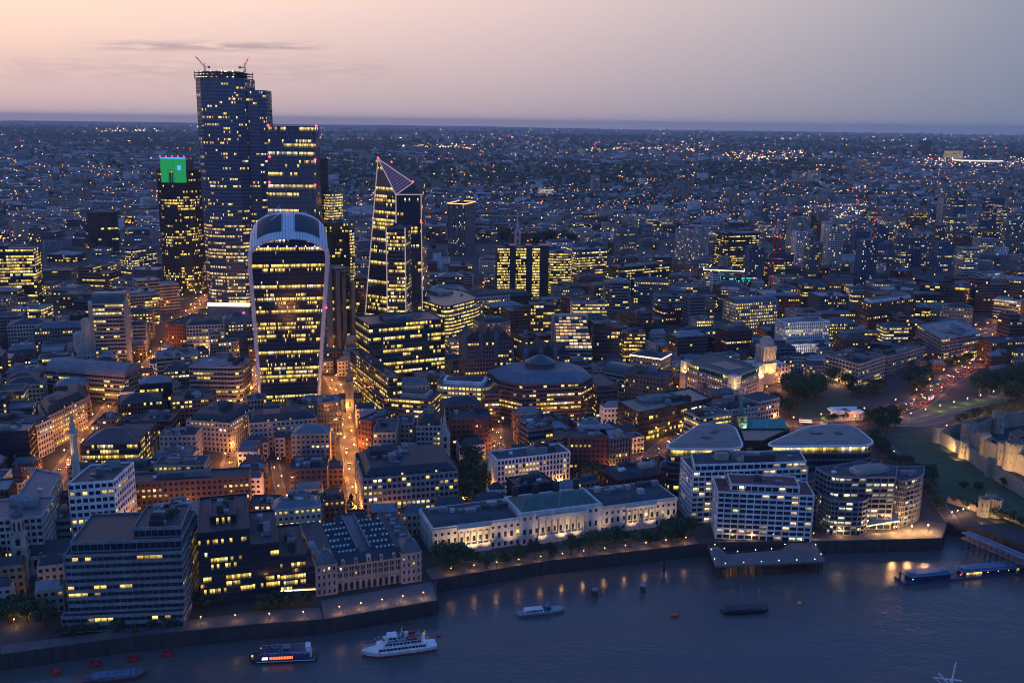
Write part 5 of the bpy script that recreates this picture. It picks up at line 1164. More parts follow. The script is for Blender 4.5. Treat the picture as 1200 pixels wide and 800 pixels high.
for (desc, name, label, cat, shp, h, wall, win, roofm, sty, roof, ex) in Tb:
    if label is None: continue
    if 'base_y' in ex:
        yt_ = shp[2]; h = hfrom(shp[1], yt_, ex['base_y']); shp = ('q', shp[1], yt_, shp[3], yt_, shp[5])
        if not isfree(offset(quad(*shp[1:5], h, shp[5]), -2), .02): continue
    elif isinstance(h, tuple): h = hfrom(h[1], h[2], h[3])
    k = shp[0]
    P = quad(*shp[1:5], h, shp[5]) if k in 'qr' else corner(*shp[1:7], h)
    if k == 'r': P = rounded(P, 11, 5, (0, 1))
    if desc: hero(desc, P)
    kw = {q: v for q, v in ex.items() if q in ('inset_top', 'roofh', 'clutter', 'bay', 'detail', 'group')}
    vols = [(P, 0, h)]; u, w = axes(P); c = cen(P); off = (c.x, c.y, 0)
    if 'base' in ex:
        x0, y0, x1, y1, hb = ex['base']; vols.append(([P[0]-w*13-u*4, P[1]-w*13-u*2, P[1]-w*.2-u*2, P[0]-w*.2-u*4], 0, hb))
    if 'attic' in ex:
        vols = [(P, 0, h-5)]
    root = building(name, label, cat, vols, wall, win, roofm, sty, roof, **kw)
    if 'base_y' in ex: EXTRA.append((root, label, cat, c))
    if 'pent' in ex:
        R_ = offset(P, 5.5); q = MB(); q.prism([(p.x, p.y) for p in R_], h, h+3.2); q.build('penthouse', ex['pent'], root, off)
        q = MB(); q.prism([(p.x, p.y) for p in offset(R_, 2.5)], h+3.19, h+3.8); q.build('penthouse_roof', 'slate', root, off)
    if 'glow' in ex: glow_ring(root, P, h+.2, off, 'lit_strip', .5)
    if 'crown' in ex: glow_ring(root, P, h+1.2, off, 'far_orange', .5)
    if 'red' in ex:
        for q in P[:2]: l = MB(); l.octa((q.x, q.y, h+2), .9); l.build('warning_light', 'lamp_red', root, off)
    if 'attic' in ex:
        q = MB(); gg_ = MB(); facade(q, gg_, offset(P, .9), h-4.9, h, 1, 3.0, .45, .5, .3, -.2, uo=9); q.build('green_attic', 'copper', root, off); gg_.build('attic_glazing', 'w_some', root, off)
        q = MB(); q.face([(p.x, p.y, h+.01) for p in offset(P, 1.3)]); q.build('attic_roof', 'slate', root, off)
        q = MB(); E_ = offset(P, -.3); q.prism([(p.x, p.y) for p in E_], h-5.9, h-4.95, True, True); q.build('green_cornice', 'copper', root, off)
        q = MB(); cc = cen(P)+u*6; q.obox(cc, u, w, 13, 9, h+.03, h+.5); q.build('courtyard_rim', 'beige', root, off); 
        g = MB(); g.face([(*(cc+u*a*11+w*b_*7), h+.52) for a, b_ in ((-1, -1), (1, -1), (1, 1), (-1, 1))]); g.build('courtyard_dark_sheet', 'dark_metal', root, off)  # dark sheet standing in for the shade of the open courtyard
        for p in (P[0], P[1], P[2]):
            d_ = (cen(P)-p).normalized(); t_ = MB(); t_.obox(p+d_*3, u, w, 4, 4, 0, h+1.6); t_.obox(p+d_*3, u, w, 4.4, 4.4, h-7, h-6.2); t_.build('corner_pavilion', 'limestone', root, off)
    if 'mast' in ex:
        q = MB(); q.lathe((c.x, c.y), [(11, h+1), (11, h+3.5), (7, h+5), (.01, h+5.5)], 16); q.tube((c.x, c.y, h+5), (c.x, c.y, h+20), .6, .1, 6); q.build('cap_and_mast', 'pale_roof', root, off)
# spiky-roofed granite offices
def spiky(P, h, label, desc, rh=13):
    hero(desc, P); u, w = axes(P); c = cen(P); off = (c.x, c.y, 0)
    r_ = building('gabled_granite_office', label, 'office building', [(P, 0, h)], 'purple_granite', 'w_mid', 'slate', 'grid', clutter=0, bay=2.6)
    L_ = (P[1]-P[0]).length; D_ = (P[3]-P[0]).length
    n = 3
    for k in range(n):
        s0, s1 = L_*k/n, L_*(k+1)/n; m_ = MB(); hh = rh*(1 if k == 1 else .72)
        A_ = [P[0]+u*s0+w*1, P[0]+u*s1+w*1, P[0]+u*s1+w*(D_-1), P[0]+u*s0+w*(D_-1)]; mf, mb_ = P[0]+u*(s0+s1)/2+w*1, P[0]+u*(s0+s1)/2+w*(D_-1)
        z = h+.95
        m_.face([(*A_[0], z), (*A_[1], z), (*mf, z+hh)]); m_.face([(*A_[2], z), (*A_[3], z), (*mb_, z+hh)])
        m_.face([(*A_[1], z), (*A_[2], z), (*mb_, z+hh), (*mf, z+hh)]); m_.face([(*A_[3], z), (*A_[0], z), (*mf, z+hh), (*mb_, z+hh)])
        m_.build('gable_roof', 'slate', r_, off)
        t_ = MB(); q = P[0]+u*s0+w*2; t_.obox(q, u, w, 2.0, 2.0, h-14, h+5); t_.loft([[(*(q+u*a*2.2+w*b_*2.2), h+5) for a, b_ in ((-1, -1), (1, -1), (1, 1), (-1, 1))], [(*(q+u*a*.1+w*b_*.1), h+10) for a, b_ in ((-1, -1), (1, -1), (1, 1), (-1, 1))]]); t_.build('spire', 'lead', r_, off)
spiky(quad(545, 402, 600, 400, 52, 34), 52, 'dark granite office with spiky gabled roofs, left of two', 'left spiky granite office')
spiky(quad(617, 420, 668, 416, 40, 30), 40, 'dark granite office with spiky gabled roofs, right and lower of two', 'right spiky granite office', 11)
# octagonal brown office with cone roof
h = 33; c1_, c2_ = G(612, 452, h), G(682, 449, h); u = (c2_-c1_).normalized(); w = Vector((-u.y, u.x)); Lf = (c2_-c1_).length
P = [c1_, c2_, c2_+u*14+w*16, c2_+u*14+w*52, c2_-u*2+w*66, c1_+w*66, c1_-u*20+w*50, c1_-u*16+w*18]
hero('brown office with cone roof', P); c = cen(P); off = (c.x, c.y, 0)
P1 = [c1_-u*30+w*6, c1_-u*17+w*6, c1_-u*17+w*44, c1_-u*30+w*44]; P2_ = [c2_+u*15+w*8, c2_+u*34+w*10, c2_+u*34+w*52, c2_+u*15+w*52]
r_ = building('dome_office', 'large brown many-sided office with sloping roofs and a central cone', 'office building', [(P, 0, h), (P1, 0, h-8), (P2_, 0, h-6)], 'purple_granite', 'w_mid', 'slate', 'band', clutter=0)
q = MB(); A_, B_ = offset(P, .6), offset(P, 14)
for i in range(8): q.face([(*A_[i], h+.95), (*A_[(i+1) % 8], h+.95), (*B_[(i+1) % 8], h+6.5), (*B_[i], h+6.5)])
q.face([(*p, h+6.5) for p in B_]); q.build('sloping_roof', 'lead', r_, off)
q = MB(); cc = cen(P)+w*4; q.lathe((cc.x, cc.y), [(12.5, h+6), (12.5, h+10), (13.4, h+10), (13.4, h+10.5)], 24); dr = q.build('drum', 'purple_granite', r_, off); q = MB(); q.lathe((cc.x, cc.y), [(13.3, h+10.5), (.01, h+17)], 24); q.build('cone_roof', 'green_metal', dr, off)
# golden atrium: steep glazed slope glowing from inside
h = 50; P = quad(652, 410, 694, 410, 22, 36); u, w = axes(P); c = cen(P); off = (c.x, c.y, 0); hero('golden glazed atrium', P)
r_ = building('atrium_office', 'office with a steep golden glowing glass slope above banded floors', 'office building', [(P, 0, 22)], 'concrete', 'w_high', 'slate', 'band', clutter=0)
g = MB(); K, M_ = 8, 10; a0, b0, a1, b1 = Vector((*P[0], 23)), Vector((*P[1], 23)), Vector((*(P[0]+w*26), 50)), Vector((*(P[1]-u*4+w*26), 50))
for i in range(K):
    for j in range(M_):
        def q_(s_, t_): return (a0.lerp(b0, s_)).lerp(a1.lerp(b1, s_), t_)
        g.face([q_(i/K, j/M_), q_((i+1)/K, j/M_), q_((i+1)/K, (j+1)/M_), q_(i/K, (j+1)/M_)], [(i, j+.001), (i+1, j+.001), (i+1, j+.999), (i, j+.999)])
g.build('sloping_glazing', 'w_gold', r_, off); f_ = MB()
for i in range(K+1): f_.tube(a0.lerp(b0, i/K)-Vector((0, .3, 0)), a1.lerp(b1, i/K)-Vector((0, .3, 0)), .22, n=4)
for j in range(M_+1): f_.tube(a0.lerp(a1, j/M_)-Vector((0, .3, 0)), b0.lerp(b1, j/M_)-Vector((0, .3, 0)), .22, n=4)
f_.build('glazing_bars', 'lead', r_, off); q = MB()
for s_, e_ in ((P[0]-u*1.0, P[0]-u*.1), (P[1]+u*.1, P[1]+u*1.0)): pass
q.face([tuple(a0), tuple(a1), (a1.x, a1.y, 22)]); q.face([tuple(b0), (b1.x, b1.y, 22), tuple(b1)]); q.obox((Vector((a1.x, a1.y))+Vector((b1.x, b1.y)))/2+w*4, u, w, (b1-a1).length/2+2, 3.9, 22, 52); q.build('back_wall', 'beige', r_, off)
# black finned slabs with lit glass between
h = hfrom(583, 291, 352); P = quad(583, 291, 643, 291, h, 30); u, w = axes(P); c = cen(P); off = (c.x, c.y, 0); hero('black finned slabs', P)
r_ = building('finned_tower', 'office of black vertical slabs with bright yellow glass between them', 'tower', [(P, 0, h)], 'dark_metal', 'w_full', 'slate', 'curtain', clutter=4); L_ = (P[1]-P[0]).length
for a, b_ in ((.24, .36), (.56, .68), (.83, 1.0)):
    q = MB(); q.obox(P[0]+u*L_*(a+b_)/2+w*8, u, w, L_*(b_-a)/2, 10, 0, h+4); q.build('black_slab', 'dark_hull', r_, off)
# glass barrel vault
P = quad(706, 436, 732, 441, 26, 26); u, w = axes(P); hero('small glass vault', P)
building('vaulted_block', 'small block roofed by a pale glass barrel vault behind the brown cone-roofed office', 'office building', [(P, 0, 26)], 'beige', 'w_some', 'green_metal', 'band', 'barrel', roofh=7)

# ================================================================== TOWERS OF STONE
p = G(93, 592); root = empty('monument_column', (p.x, p.y, 0), 'tall fluted stone column with golden urn above the roofs', 'column'); hero('monument column', [p, p]); occupy([p+Vector(q) for q in ((-6, -6), (6, -6), (6, 6), (-6, 6))])
hcol = hfrom(93, 486, 592)
q = MB(); q.box(-3.6, -3.6, 0, 3.6, 3.6, 9); q.box(-4.2, -4.2, 9, 4.2, 4.2, 10.2); q.build('pedestal', 'limestone', root)
q = MB(); N_ = 24
for k in range(N_):
    t0, t1 = 2*math.pi*k/N_, 2*math.pi*(k+1)/N_; ra, rb = (2.35, 2.15) if k % 2 else (2.15, 2.35)
    q.face([(ra*math.cos(t0), ra*math.sin(t0), 10.2), (rb*math.cos(t1), rb*math.sin(t1), 10.2), (rb*.86*math.cos(t1), rb*.86*math.sin(t1), hcol-12), (ra*.86*math.cos(t0), ra*.86*math.sin(t0), hcol-12)])
q.build('shaft', 'limestone', root); q = MB(); q.lathe((0, 0), [(2, hcol-12), (2.9, hcol-11), (0.1, hcol-11)], 16); q.box(-3, -3, hcol-11, 3, 3, hcol-10.2); q.lathe((0, 0), [(1.7, hcol-10.2), (1.7, hcol-5.5), (1.2, hcol-4), (.01, hcol-3.6)], 14)
for k in range(12): a = k*math.pi/6; q.tube((2.8*math.cos(a), 2.8*math.sin(a), hcol-10.2), (2.8*math.cos(a), 2.8*math.sin(a), hcol-8.6), .1, n=4)
q.build('balcony', 'limestone', root); q = MB(); q.lathe((0, 0), [(.4, hcol-3.8), (1.3, hcol-2.6), (1.0, hcol-1.8), (1.5, hcol-1), (.9, hcol+.6), (.01, hcol+1.8)], 12); q.build('golden_urn', 'gold', root)
def church(px, yt, yb, size, label, kind, nave=None, mat='limestone', rz=.25, desc=None):
    p = G(px, yb); h = hfrom(px, yt, yb); root = empty('church', (p.x, p.y, 0), label, 'church', rz=rz); s_ = size
    if desc: hero(desc, [p, p])
    occupy([p+Vector(q) for q in ((-s_, -s_), (s_, -s_), (s_, s_), (-s_, s_))])
    ht = h*(.52 if kind != 'dome' else .6); q = MB(); q.box(-s_, -s_, 0, s_, s_, ht)
    for z in (ht*.45, ht*.72, ht-.4): q.box(-s_-.25, -s_-.25, z, s_+.25, s_+.25, z+.5)
    q.box(-s_, -s_, ht+.1, -s_+.8, s_, ht+1.2)
    q.build('tower', mat, root)
    for sx_ in (-1, 1):
        for sy_ in (-1, 1): q = MB(); q.tube((sx_*s_*.9, sy_*s_*.9, ht), (sx_*s_*.9, sy_*s_*.9, ht+s_*1.1), .35, .05, 5); q.build('pinnacle', mat, root)
    for z0, z1 in ((ht*.2, ht*.36), (ht*.52, ht*.68), (ht*.78, ht*.94)):
        q = MB(); wv = s_*.3; pts = [(-wv, z0), (wv, z0), (wv, z1-wv)]+[(wv*math.cos(a), z1-wv+wv*math.sin(a)) for a in (.5, 1.0, math.pi/2, 2.1, 2.6)]+[(-wv, z1-wv)]
        q.face([(x, -s_-.05, z) for x, z in pts]); q.face([(s_+.05, x, z) for x, z in pts]); q.build('belfry_window', 'dark_hull', root)
    if kind == 'dome':
        q = MB(); q.lathe((0, 0), [(s_*.85, ht), (s_*.85, ht+h*.2), (s_*.95, ht+h*.2), (s_*.95, ht+h*.22)], 8); lt = q.build('lantern', mat, root)
        for k in range(8):
            a = math.pi/8+k*math.pi/4; q = MB(); c_ = Vector((math.cos(a), math.sin(a)))*s_*.8; t_ = Vector((-math.sin(a), math.cos(a))); e_ = c_.normalized()*.05
            q.face([(*(c_-t_*.5+e_), ht+2), (*(c_+t_*.5+e_), ht+2), (*(c_+t_*.5+e_), ht+h*.17), (*(c_-t_*.5+e_), ht+h*.17)]); q.build('lantern_opening', 'dark_hull', lt)
        q = MB(); z = ht+h*.22; q.lathe((0, 0), [(s_*.9, z), (s_*.85, z+s_*.5), (s_*.55, z+s_), (s_*.25, z+s_*1.2), (s_*.22, z+s_*1.8), (.01, h)], 12); q.build('lead_dome', 'lead', root, smooth=True)
    else:
        q = MB(); q.lathe((0, 0), [(s_*.72, ht+.2), (s_*.62, ht+h*.08), (s_*.35, ht+h*.18), (s_*.16, ht+h*.32), (.01, h)], 8); q.build('spire', 'copper' if kind == 'green' else mat, root)
    if nave:
        l, wd2, hn, dx, dy, rm_ = nave; q = MB(); q.box(dx, dy, 0, dx+l, dy+wd2, hn); q.build('nave_wall', mat, root)
        g = MB(); z = hn+.02; g.face([(dx, dy, z), (dx+l, dy, z), (dx+l, dy+wd2/2, z+wd2*.32), (dx, dy+wd2/2, z+wd2*.32)]); g.face([(dx+l, dy+wd2, z), (dx, dy+wd2, z), (dx, dy+wd2/2, z+wd2*.32), (dx+l, dy+wd2/2, z+wd2*.32)])
        for x in (dx, dx+l): g.face([(x, dy, z), (x, dy+wd2, z), (x, dy+wd2/2, z+wd2*.32)])
        g.build('nave_roof', rm_, root)
        for k in range(5): g = MB(); x = dx+l*(k+.5)/5; g.face([(x-.8, dy-.05, hn*.35), (x+.8, dy-.05, hn*.35), (x+.8, dy-.05, hn*.8), (x-.8, dy-.05, hn*.8)], [(k*3+.1, .1), (k*3+.9, .1), (k*3+.9, .9), (k*3+.1, .9)]); g.build('window', 'w_low', root)
        occupy([p+Vector(v_) for v_ in ((dx, dy), (dx+l, dy), (dx+l, dy+wd2), (dx, dy+wd2))])
    return root
church(27, 588, 676, 3.7, 'white stone church tower with lead dome near the left riverside corner', 'dome', (26, 16, 11, 3.9, 1, 'slate'), rz=.3, desc='domed church tower')
church(521, 477, 540, 3.6, 'pale gothic church steeple with flying pinnacles beside the dark garden trees', 'spire', None, rz=.2, desc='gothic steeple')
church(410, 412, 482, 3.4, 'slim grey church steeple standing right of the flared white tower', 'spire', (20, 12, 10, -9, 3.6, 'slate'), mat='lead', rz=.2, desc='slim grey steeple')
church(866, 457, 516, 4.0, 'brick church tower with bright green copper spire above the shop lights', 'green', (34, 20, 9, 3.4, -4, 'copper'), mat='old_brick', rz=.1, desc='green copper spire')
church(606, 243, 300, 5.0, 'pale needle steeple rising far behind the black finned slabs', 'spire', (40, 20, 16, 5.4, -4, 'slate'), rz=.2, desc='far needle steeple')
church(16, 250, 282, 5.0, 'floodlit distant church steeple at the left edge', 'spire', None, mat='beige', rz=.2)
# floodlit columned tower on the square
p = G(895, 448); h = hfrom(895, 394, 448); root = empty('authority_tower', (p.x, p.y, 0), 'square stone tower with floodlit columned stages beside the green-topped courtyard block', 'tower', rz=.35); hero('floodlit columned tower', [p, p])
occupy([p+Vector(v_) for v_ in ((-22, -8), (28, -8), (28, 30), (-22, 30))])
q = MB(); s_ = 7.5; q.box(-s_, -s_, 0, s_, s_, h*.42); q.box(-s_+1.5, -s_+1.5, h*.42, s_-1.5, s_-1.5, h*.8); q.box(-s_-.5, -s_-.5, h*.42, s_+.5, s_+.5, h*.46); q.box(-s_+.4, -s_+.4, h*.77, s_-.4, s_-.4, h*.82); q.box(-s_+3, -s_+3, h*.82, s_-3, s_-3, h*.95); q.box(-s_+4.4, -s_+4.4, h*.95, s_-4.4, s_-4.4, h)
q.build('tower', 'limestone', root)
for k in range(5):
    for f_ in ((lambda a: (a, -s_+.9)), (lambda a: (s_-.9, a)), (lambda a: (-s_+.9, a))):
        x, y = f_(-s_+1+k*(2*s_-2)/4); c_ = MB(); c_.tube((x, y, h*.46), (x, y, h*.77), .45, n=8); c_.build('column', 'limestone', root)
q = MB(); q.box(-20, -4, 0, -s_-.1, 26, h*.36); q.box(s_+.1, -4, 0, 26, 26, h*.36); q.box(-s_-.1, s_+.1, 0, s_+.1, 26, h*.36); q.build('wing', 'limestone', root)
for x0 in range(-18, 26, 4):
    if -9 < x0 < 8: continue
    for z0 in (2, 6.5, 11, 15):
        g = MB(); g.face([(x0-.8, -4.05, z0), (x0+.8, -4.05, z0), (x0+.8, -4.05, z0+2.4), (x0-.8, -4.05, z0+2.4)], [(x0+.1, .1), (x0+.9, .1), (x0+.9, .9), (x0+.1, .9)]); g.build('window', 'w_mid', root)
# small white pavilion in the garden
p = G(991, 491); root = empty('memorial_pavilion', (p.x, p.y, 0), 'small flat-roofed white stone pavilion on the garden lawn', 'pavilion', rz=.12)
q = MB(); q.box(-13, -6, 6.4, 13, 8, 8.2); q.box(-11.5, -4.8, 8.2, 11.5, 6.8, 9.0); q.box(-12, -4.9, 0, 12, 6.5, .7); q.build('roof', 'white', root)
q = MB(); q.box(-11, -3.2, .7, 11, 6, 6.4); q.build('wall', 'white', root)
for k in range(9): q = MB(); x = -11.8+k*2.95; q.tube((x, -5, .7), (x, -5, 6.4), .42, n=8); q.build('column', 'white', root)
occupy([p+Vector(v_) for v_ in ((-14, -8), (14, -8), (14, 10), (-14, 10))])

# ================================================================== THE FORTRESS
def castle_wall(pts, hgt, th, label, name='fortress_wall', merl=2.2):
    P_ = [G(*q) for q in pts]; c = P_[0]; q = MB()
    for a, b_ in zip(P_, P_[1:]):
        u = (b_-a).normalized(); w = Vector((-u.y, u.x)); L_ = (b_-a).length
        q.obox((a+b_)/2, u, w, L_/2, th/2, 0, hgt)
        n_ = int(L_/merl)
        for k in range(n_): q.obox(a+u*(k+.5)*merl-w*(th/2-.35), u, w, merl*.28, .3, hgt, hgt+1.1)
        occupy([a-w*th, b_-w*th, b_+w*th, a+w*th])
    o = q.build(name, 'castle', None, (c.x, c.y, 0)); o.location = (c.x, c.y, 0); tag(o, label, 'wall'); return o
castle_wall([(1099, 518), (1130, 535), (1162, 559), (1230, 600)], 9, 2.6, 'outer curtain wall of the stone fortress above the moat')
castle_wall([(1100, 514), (1150, 500), (1230, 488)], 8, 2.4, 'northern outer curtain wall of the stone fortress')
castle_wall([(1130, 520), (1150, 535), (1182, 548), (1240, 575)], 13, 2.6, 'inner floodlit curtain wall of the stone fortress')
castle_wall([(1131, 519), (1168, 502), (1240, 492)], 11, 2.4, 'northern inner curtain wall of the fortress')
def round_tower(px, py, r, hgt, label, n=14, sq=False):
    p = G(px, py); root = empty('fortress_tower', (p.x, p.y, 0), label, 'castle tower'); q = MB()
    if sq: q.box(-r, -r, 0, r, r, hgt)
    else: q.lathe((0, 0), [(r*1.08, 0), (r, 2), (r, hgt)], n); q.face([(r*math.cos(a*2*math.pi/n), r*math.sin(a*2*math.pi/n), hgt-.8) for a in range(n)])
    q.build('wall', 'castle', root); q = MB()
    for k in range(n):
        a = 2*math.pi*k/n; c_ = Vector((math.cos(a), math.sin(a)))
        if sq: m_ = max(abs(c_.x), abs(c_.y)); c_ = c_/m_
        q.obox(c_*(r-.3), Vector((-math.sin(a), math.cos(a))), Vector((math.cos(a), math.sin(a))), r*.13, .35, hgt, hgt+1.2)
    q.build('battlement', 'castle', root)
    for k in range(3):
        for z in (hgt*.3, hgt*.65):
            a = -2.3+k*.7; c_ = Vector((math.cos(a), math.sin(a)))
            if sq: m_ = max(abs(c_.x), abs(c_.y)); c_ = c_/m_
            g = MB(); g.obox(c_*(r+.02), Vector((-math.sin(a), math.cos(a))), Vector((math.cos(a), math.sin(a))), .25, .12, z, z+1.8); g.build('window_slit', 'dark_hull', root)
    occupy([p+Vector((i*r, j*r)) for i, j in ((-1, -1), (1, -1), (1, 1), (-1, 1))]); return root
round_tower(1133, 521, 5.5, 17, 'round fortress tower at the near left corner of the inner wall')
round_tower(1168, 506, 5, 16, 'smaller round tower in the back inner fortress wall')
round_tower(1186, 549, 6.5, 19, 'large round floodlit fortress tower at the right edge')
round_tower(1099, 518, 4.2, 12, 'low bastion at the left end of the outer fortress wall')
round_tower(1152, 604, 3.6, 11, 'left drum of the twin gate tower on the moat edge'); round_tower(1166, 605, 3.6, 11, 'right drum of the twin gate tower on the moat edge')
round_tower(1160, 598, 3.0, 10, 'square gate house behind the twin drums at the moat edge', 12, True)
castle_wall([(1110, 588), (1145, 600), (1175, 606), (1230, 630)], 3.5, 1.2, 'low stone wall by the gate along the near moat edge')
round_tower(1150, 534, 4.2, 17, 'square turret midway along the floodlit inner fortress wall', 12, True)
round_tower(1172, 544, 3.4, 16, 'slim turret left of the large round fortress tower')
round_tower(1128, 536, 3.2, 12, 'small round turret on the outer fortress wall facing the moat'); round_tower(1160, 558, 3.4, 12, 'second small round turret along the outer fortress wall')
for i, (x, y, d_, l) in enumerate([(1150, 520, 16, 'stone'), (1176, 528, 14, 'brick'), (1192, 515, 16, 'stone')]):
    P = quad(x, y, x+22, y+1, 10, d_); building('fortress_house', ['stone house with lit windows just inside the inner fortress wall', 'dark brick house between the two inner fortress towers', 'stone house near the right edge inside the fortress'][i], 'house', [(P, 0, 10)], 'castle', 'w_mid', 'slate', 'punch', 'gable', detail=1)

# ================================================================== JETTIES AND CRAFT
# T-shaped jetty with lamps
tp = [(832, 647), (888, 634), (899, 640), (918, 640), (924, 632), (954, 632), (967, 655), (838, 663)]
P = [G(*q, .2) for q in [(830, 640), (838, 663), (967, 657), (954, 634.5), (926, 635), (916, 644), (852, 649), (842, 640)]]
c = cen(P); root = empty('jetty', (c.x, c.y, -7), 'wide timber jetty on piles with rows of small lamps below the apartment blocks', 'jetty'); off = (c.x, c.y, -7)
q = MB(); q.prism([(p.x, p.y) for p in P], -.9, .2, True, True); q.build('deck', 'quay', root, off)
for a, b_ in zip(P, P[1:]+P[:1]):
    n_ = int((b_-a).length/5)
    for k in range(n_): q = MB(); p = a.lerp(b_, (k+.5)/max(1, n_)); p = p+(c-p).normalized()*.7; q.tube((p.x, p.y, -9), (p.x, p.y, -.9), .35, n=6); q.build('pile', 'timber', root, off)
    for k in range(max(1, n_//2)): q = MB(); p = a.lerp(b_, (k+.5)/max(1, n_//2)); p = p+(c-p).normalized()*.8; q.octa((p.x, p.y, 1.5), .28); q.build('deck_lamp', 'lamp_white', root, off)
q = MB()
for a, b_ in zip(P, P[1:]+P[:1]): q.tube((a.x, a.y, 1.2), (b_.x, b_.y, 1.2), .06, n=4)
q.build('rail', 'grey_metal', root, off)
def hull(mb, L_, B_, z0, z1, rake=.18, n=14, stern=.75):
    "pointed bow at +x"
    top = []; bot = []
    for k in range(n+1):
        t_ = k/n; x = -L_/2+L_*t_
        wv = B_/2*(stern+(1-stern)*min(1, t_/.25))*(1 if t_ < 1-rake*1.6 else max(.02, math.cos((t_-(1-rake*1.6))/(rake*1.6)*math.pi/2)**.8))
        top.append((x, wv)); bot.append((x if t_ < .9 else x-L_*.04*(t_-.9)*10, wv*.78))
    zt_ = lambda x: z1+max(0, x/(L_/2)-.35)*(z1-z0)*.55
    R = [(x, -y, zt_(x)) for x, y in top]+[(x, y, zt_(x)) for x, y in reversed(top)]; S = [(x, -y, z0) for x, y in bot]+[(x, y, z0) for x, y in reversed(bot)]
    mb.loft([S, R]); mb.face(R); return R
def boatroot(px, py, px2, py2, label, cat, name='boat', z=-7):
    a, b_ = G(px, py, z), G(px2, py2, z); d_ = b_-a
    return empty(name, (*((a+b_)/2), z), label, cat, rz=math.atan2(d_.y, d_.x)), d_.length
def cabin(root, x0, x1, hw, z0, z1, wall, win=None, name='cabin', rake=.8, winband=(.35, .8), top=None):
    q = MB(); q.loft([[(x0, -hw, z0), (x1, -hw, z0), (x1, hw, z0), (x0, hw, z0)], [(x0+.2, -hw+.1, z1), (x1-rake, -hw+.1, z1), (x1-rake, hw-.1, z1), (x0+.2, hw-.1, z1)]]); q.face([(x0+.2, -hw+.1, z1), (x1-rake, -hw+.1, z1), (x1-rake, hw-.1, z1), (x0+.2, hw-.1, z1)])
    cb = q.build(name, wall, root)
    if win:
        za, zb = z0+(z1-z0)*winband[0], z0+(z1-z0)*winband[1]; n_ = max(1, int((x1-x0-1.4)/1.6)); q = MB()
        for s_ in (-1, 1): q.face([(x0+.6, s_*(hw+.03), za), (x1-rake-.2, s_*(hw+.03), za), (x1-rake-.2, s_*(hw+.0), zb), (x0+.6, s_*(hw+.0), zb)], [(0, .05), (n_, .05), (n_, .95), (0, .95)])
        q.build('window_band', win, cb)
        q = MB()
        for k in range(n_+1):
            x = x0+.6+(x1-rake-.8-x0)*k/n_
            for s_ in (-1, 1): q.box(x-.12, s_*(hw+.0)-.06, za, x+.12, s_*(hw)+.07, zb)
        q.build('window_posts', wall, cb)
    return cb
# white passenger ship (bow to the left)
root, L_ = boatroot(511, 757, 423, 768, 'white three-deck passenger ship with red lifeboat, bow pointing left', 'ship', 'passenger_ship')
q = MB(); hull(q, L_, 9, -.3, 2.2, .2); q.build('hull', 'white_paint', root); q = MB(); hull(q, L_*1.003, 9.1, -.4, .5, .2); q.build('waterline_band', 'red_paint', root)
cabin(root, -L_*.36, L_*.30, 3.9, 2.2, 4.6, 'white_paint', 'w_dark', 'lower_deck_cabin'); cabin(root, -L_*.30, L_*.22, 3.6, 4.65, 6.9, 'white_paint', 'w_dark', 'upper_deck_cabin'); cabin(root, L_*.02, L_*.17, 2.6, 6.95, 9.2, 'white_paint', 'w_dark', 'wheelhouse')
q = MB(); q.box(-L_*.3, -3.7, 6.9, L_*.16, 3.7, 7.05); q.build('sun_deck', 'grey_metal', root)
q = MB()
for s_ in (-1, 1):
    q.tube((-L_*.3, s_*3.6, 8), (L_*.02, s_*3.6, 8), .07, n=4); q.tube((-L_*.42, s_*3.4, 3.3), (-L_*.36, s_*3.6, 3.3), .07, n=4); q.tube((L_*.3, s_*3, 3.9), (L_*.46, s_*.6, 4.6), .07, n=4)
q.build('rail', 'white_paint', root); q = MB(); q.tube((-L_*.02, 0, 7), (-L_*.05, 0, 13), .22, .1, 6); q.tube((-L_*.04, -1.6, 11), (-L_*.04, 1.6, 11), .12, n=4); q.build('mast', 'white_paint', root)
q = MB(); q.lathe((-L_*.10, 0), [(1.1, 7), (1.0, 9.6), (.01, 9.9)], 10); q.build('funnel', 'white_paint', root)
q = MB(); hull(q, 5.2, 2, 0, 1.0, .25); lb = q.build('lifeboat', 'red_paint', root); lb.location = (-L_*.16, -2.6, 7.3); q = MB(); hull(q, 5.2, 2, 0, 1.0, .25); lb = q.build('lifeboat', 'red_paint', root); lb.location = (-L_*.16, 2.6, 7.3)
q = MB(); q.tube((-L_*.48, 0, 2.4), (-L_*.52, 0, 6), .07, n=4); q.face([(-L_*.52, 0, 6), (-L_*.57, .1, 5.6), (-L_*.56, .1, 4.4), (-L_*.505, 0, 4.6)]); q.build('ensign', 'red_paint', root)
rr = random.Random(9)
for k in range(12): q = MB(); x, y = -L_*.27+k*1.9, rr.uniform(-2.4, 2.4); q.box(x-.5, y-1, 7.05, x+.5, y+1, 7.6); q.build('deck_bench', 'blue_panel', root)
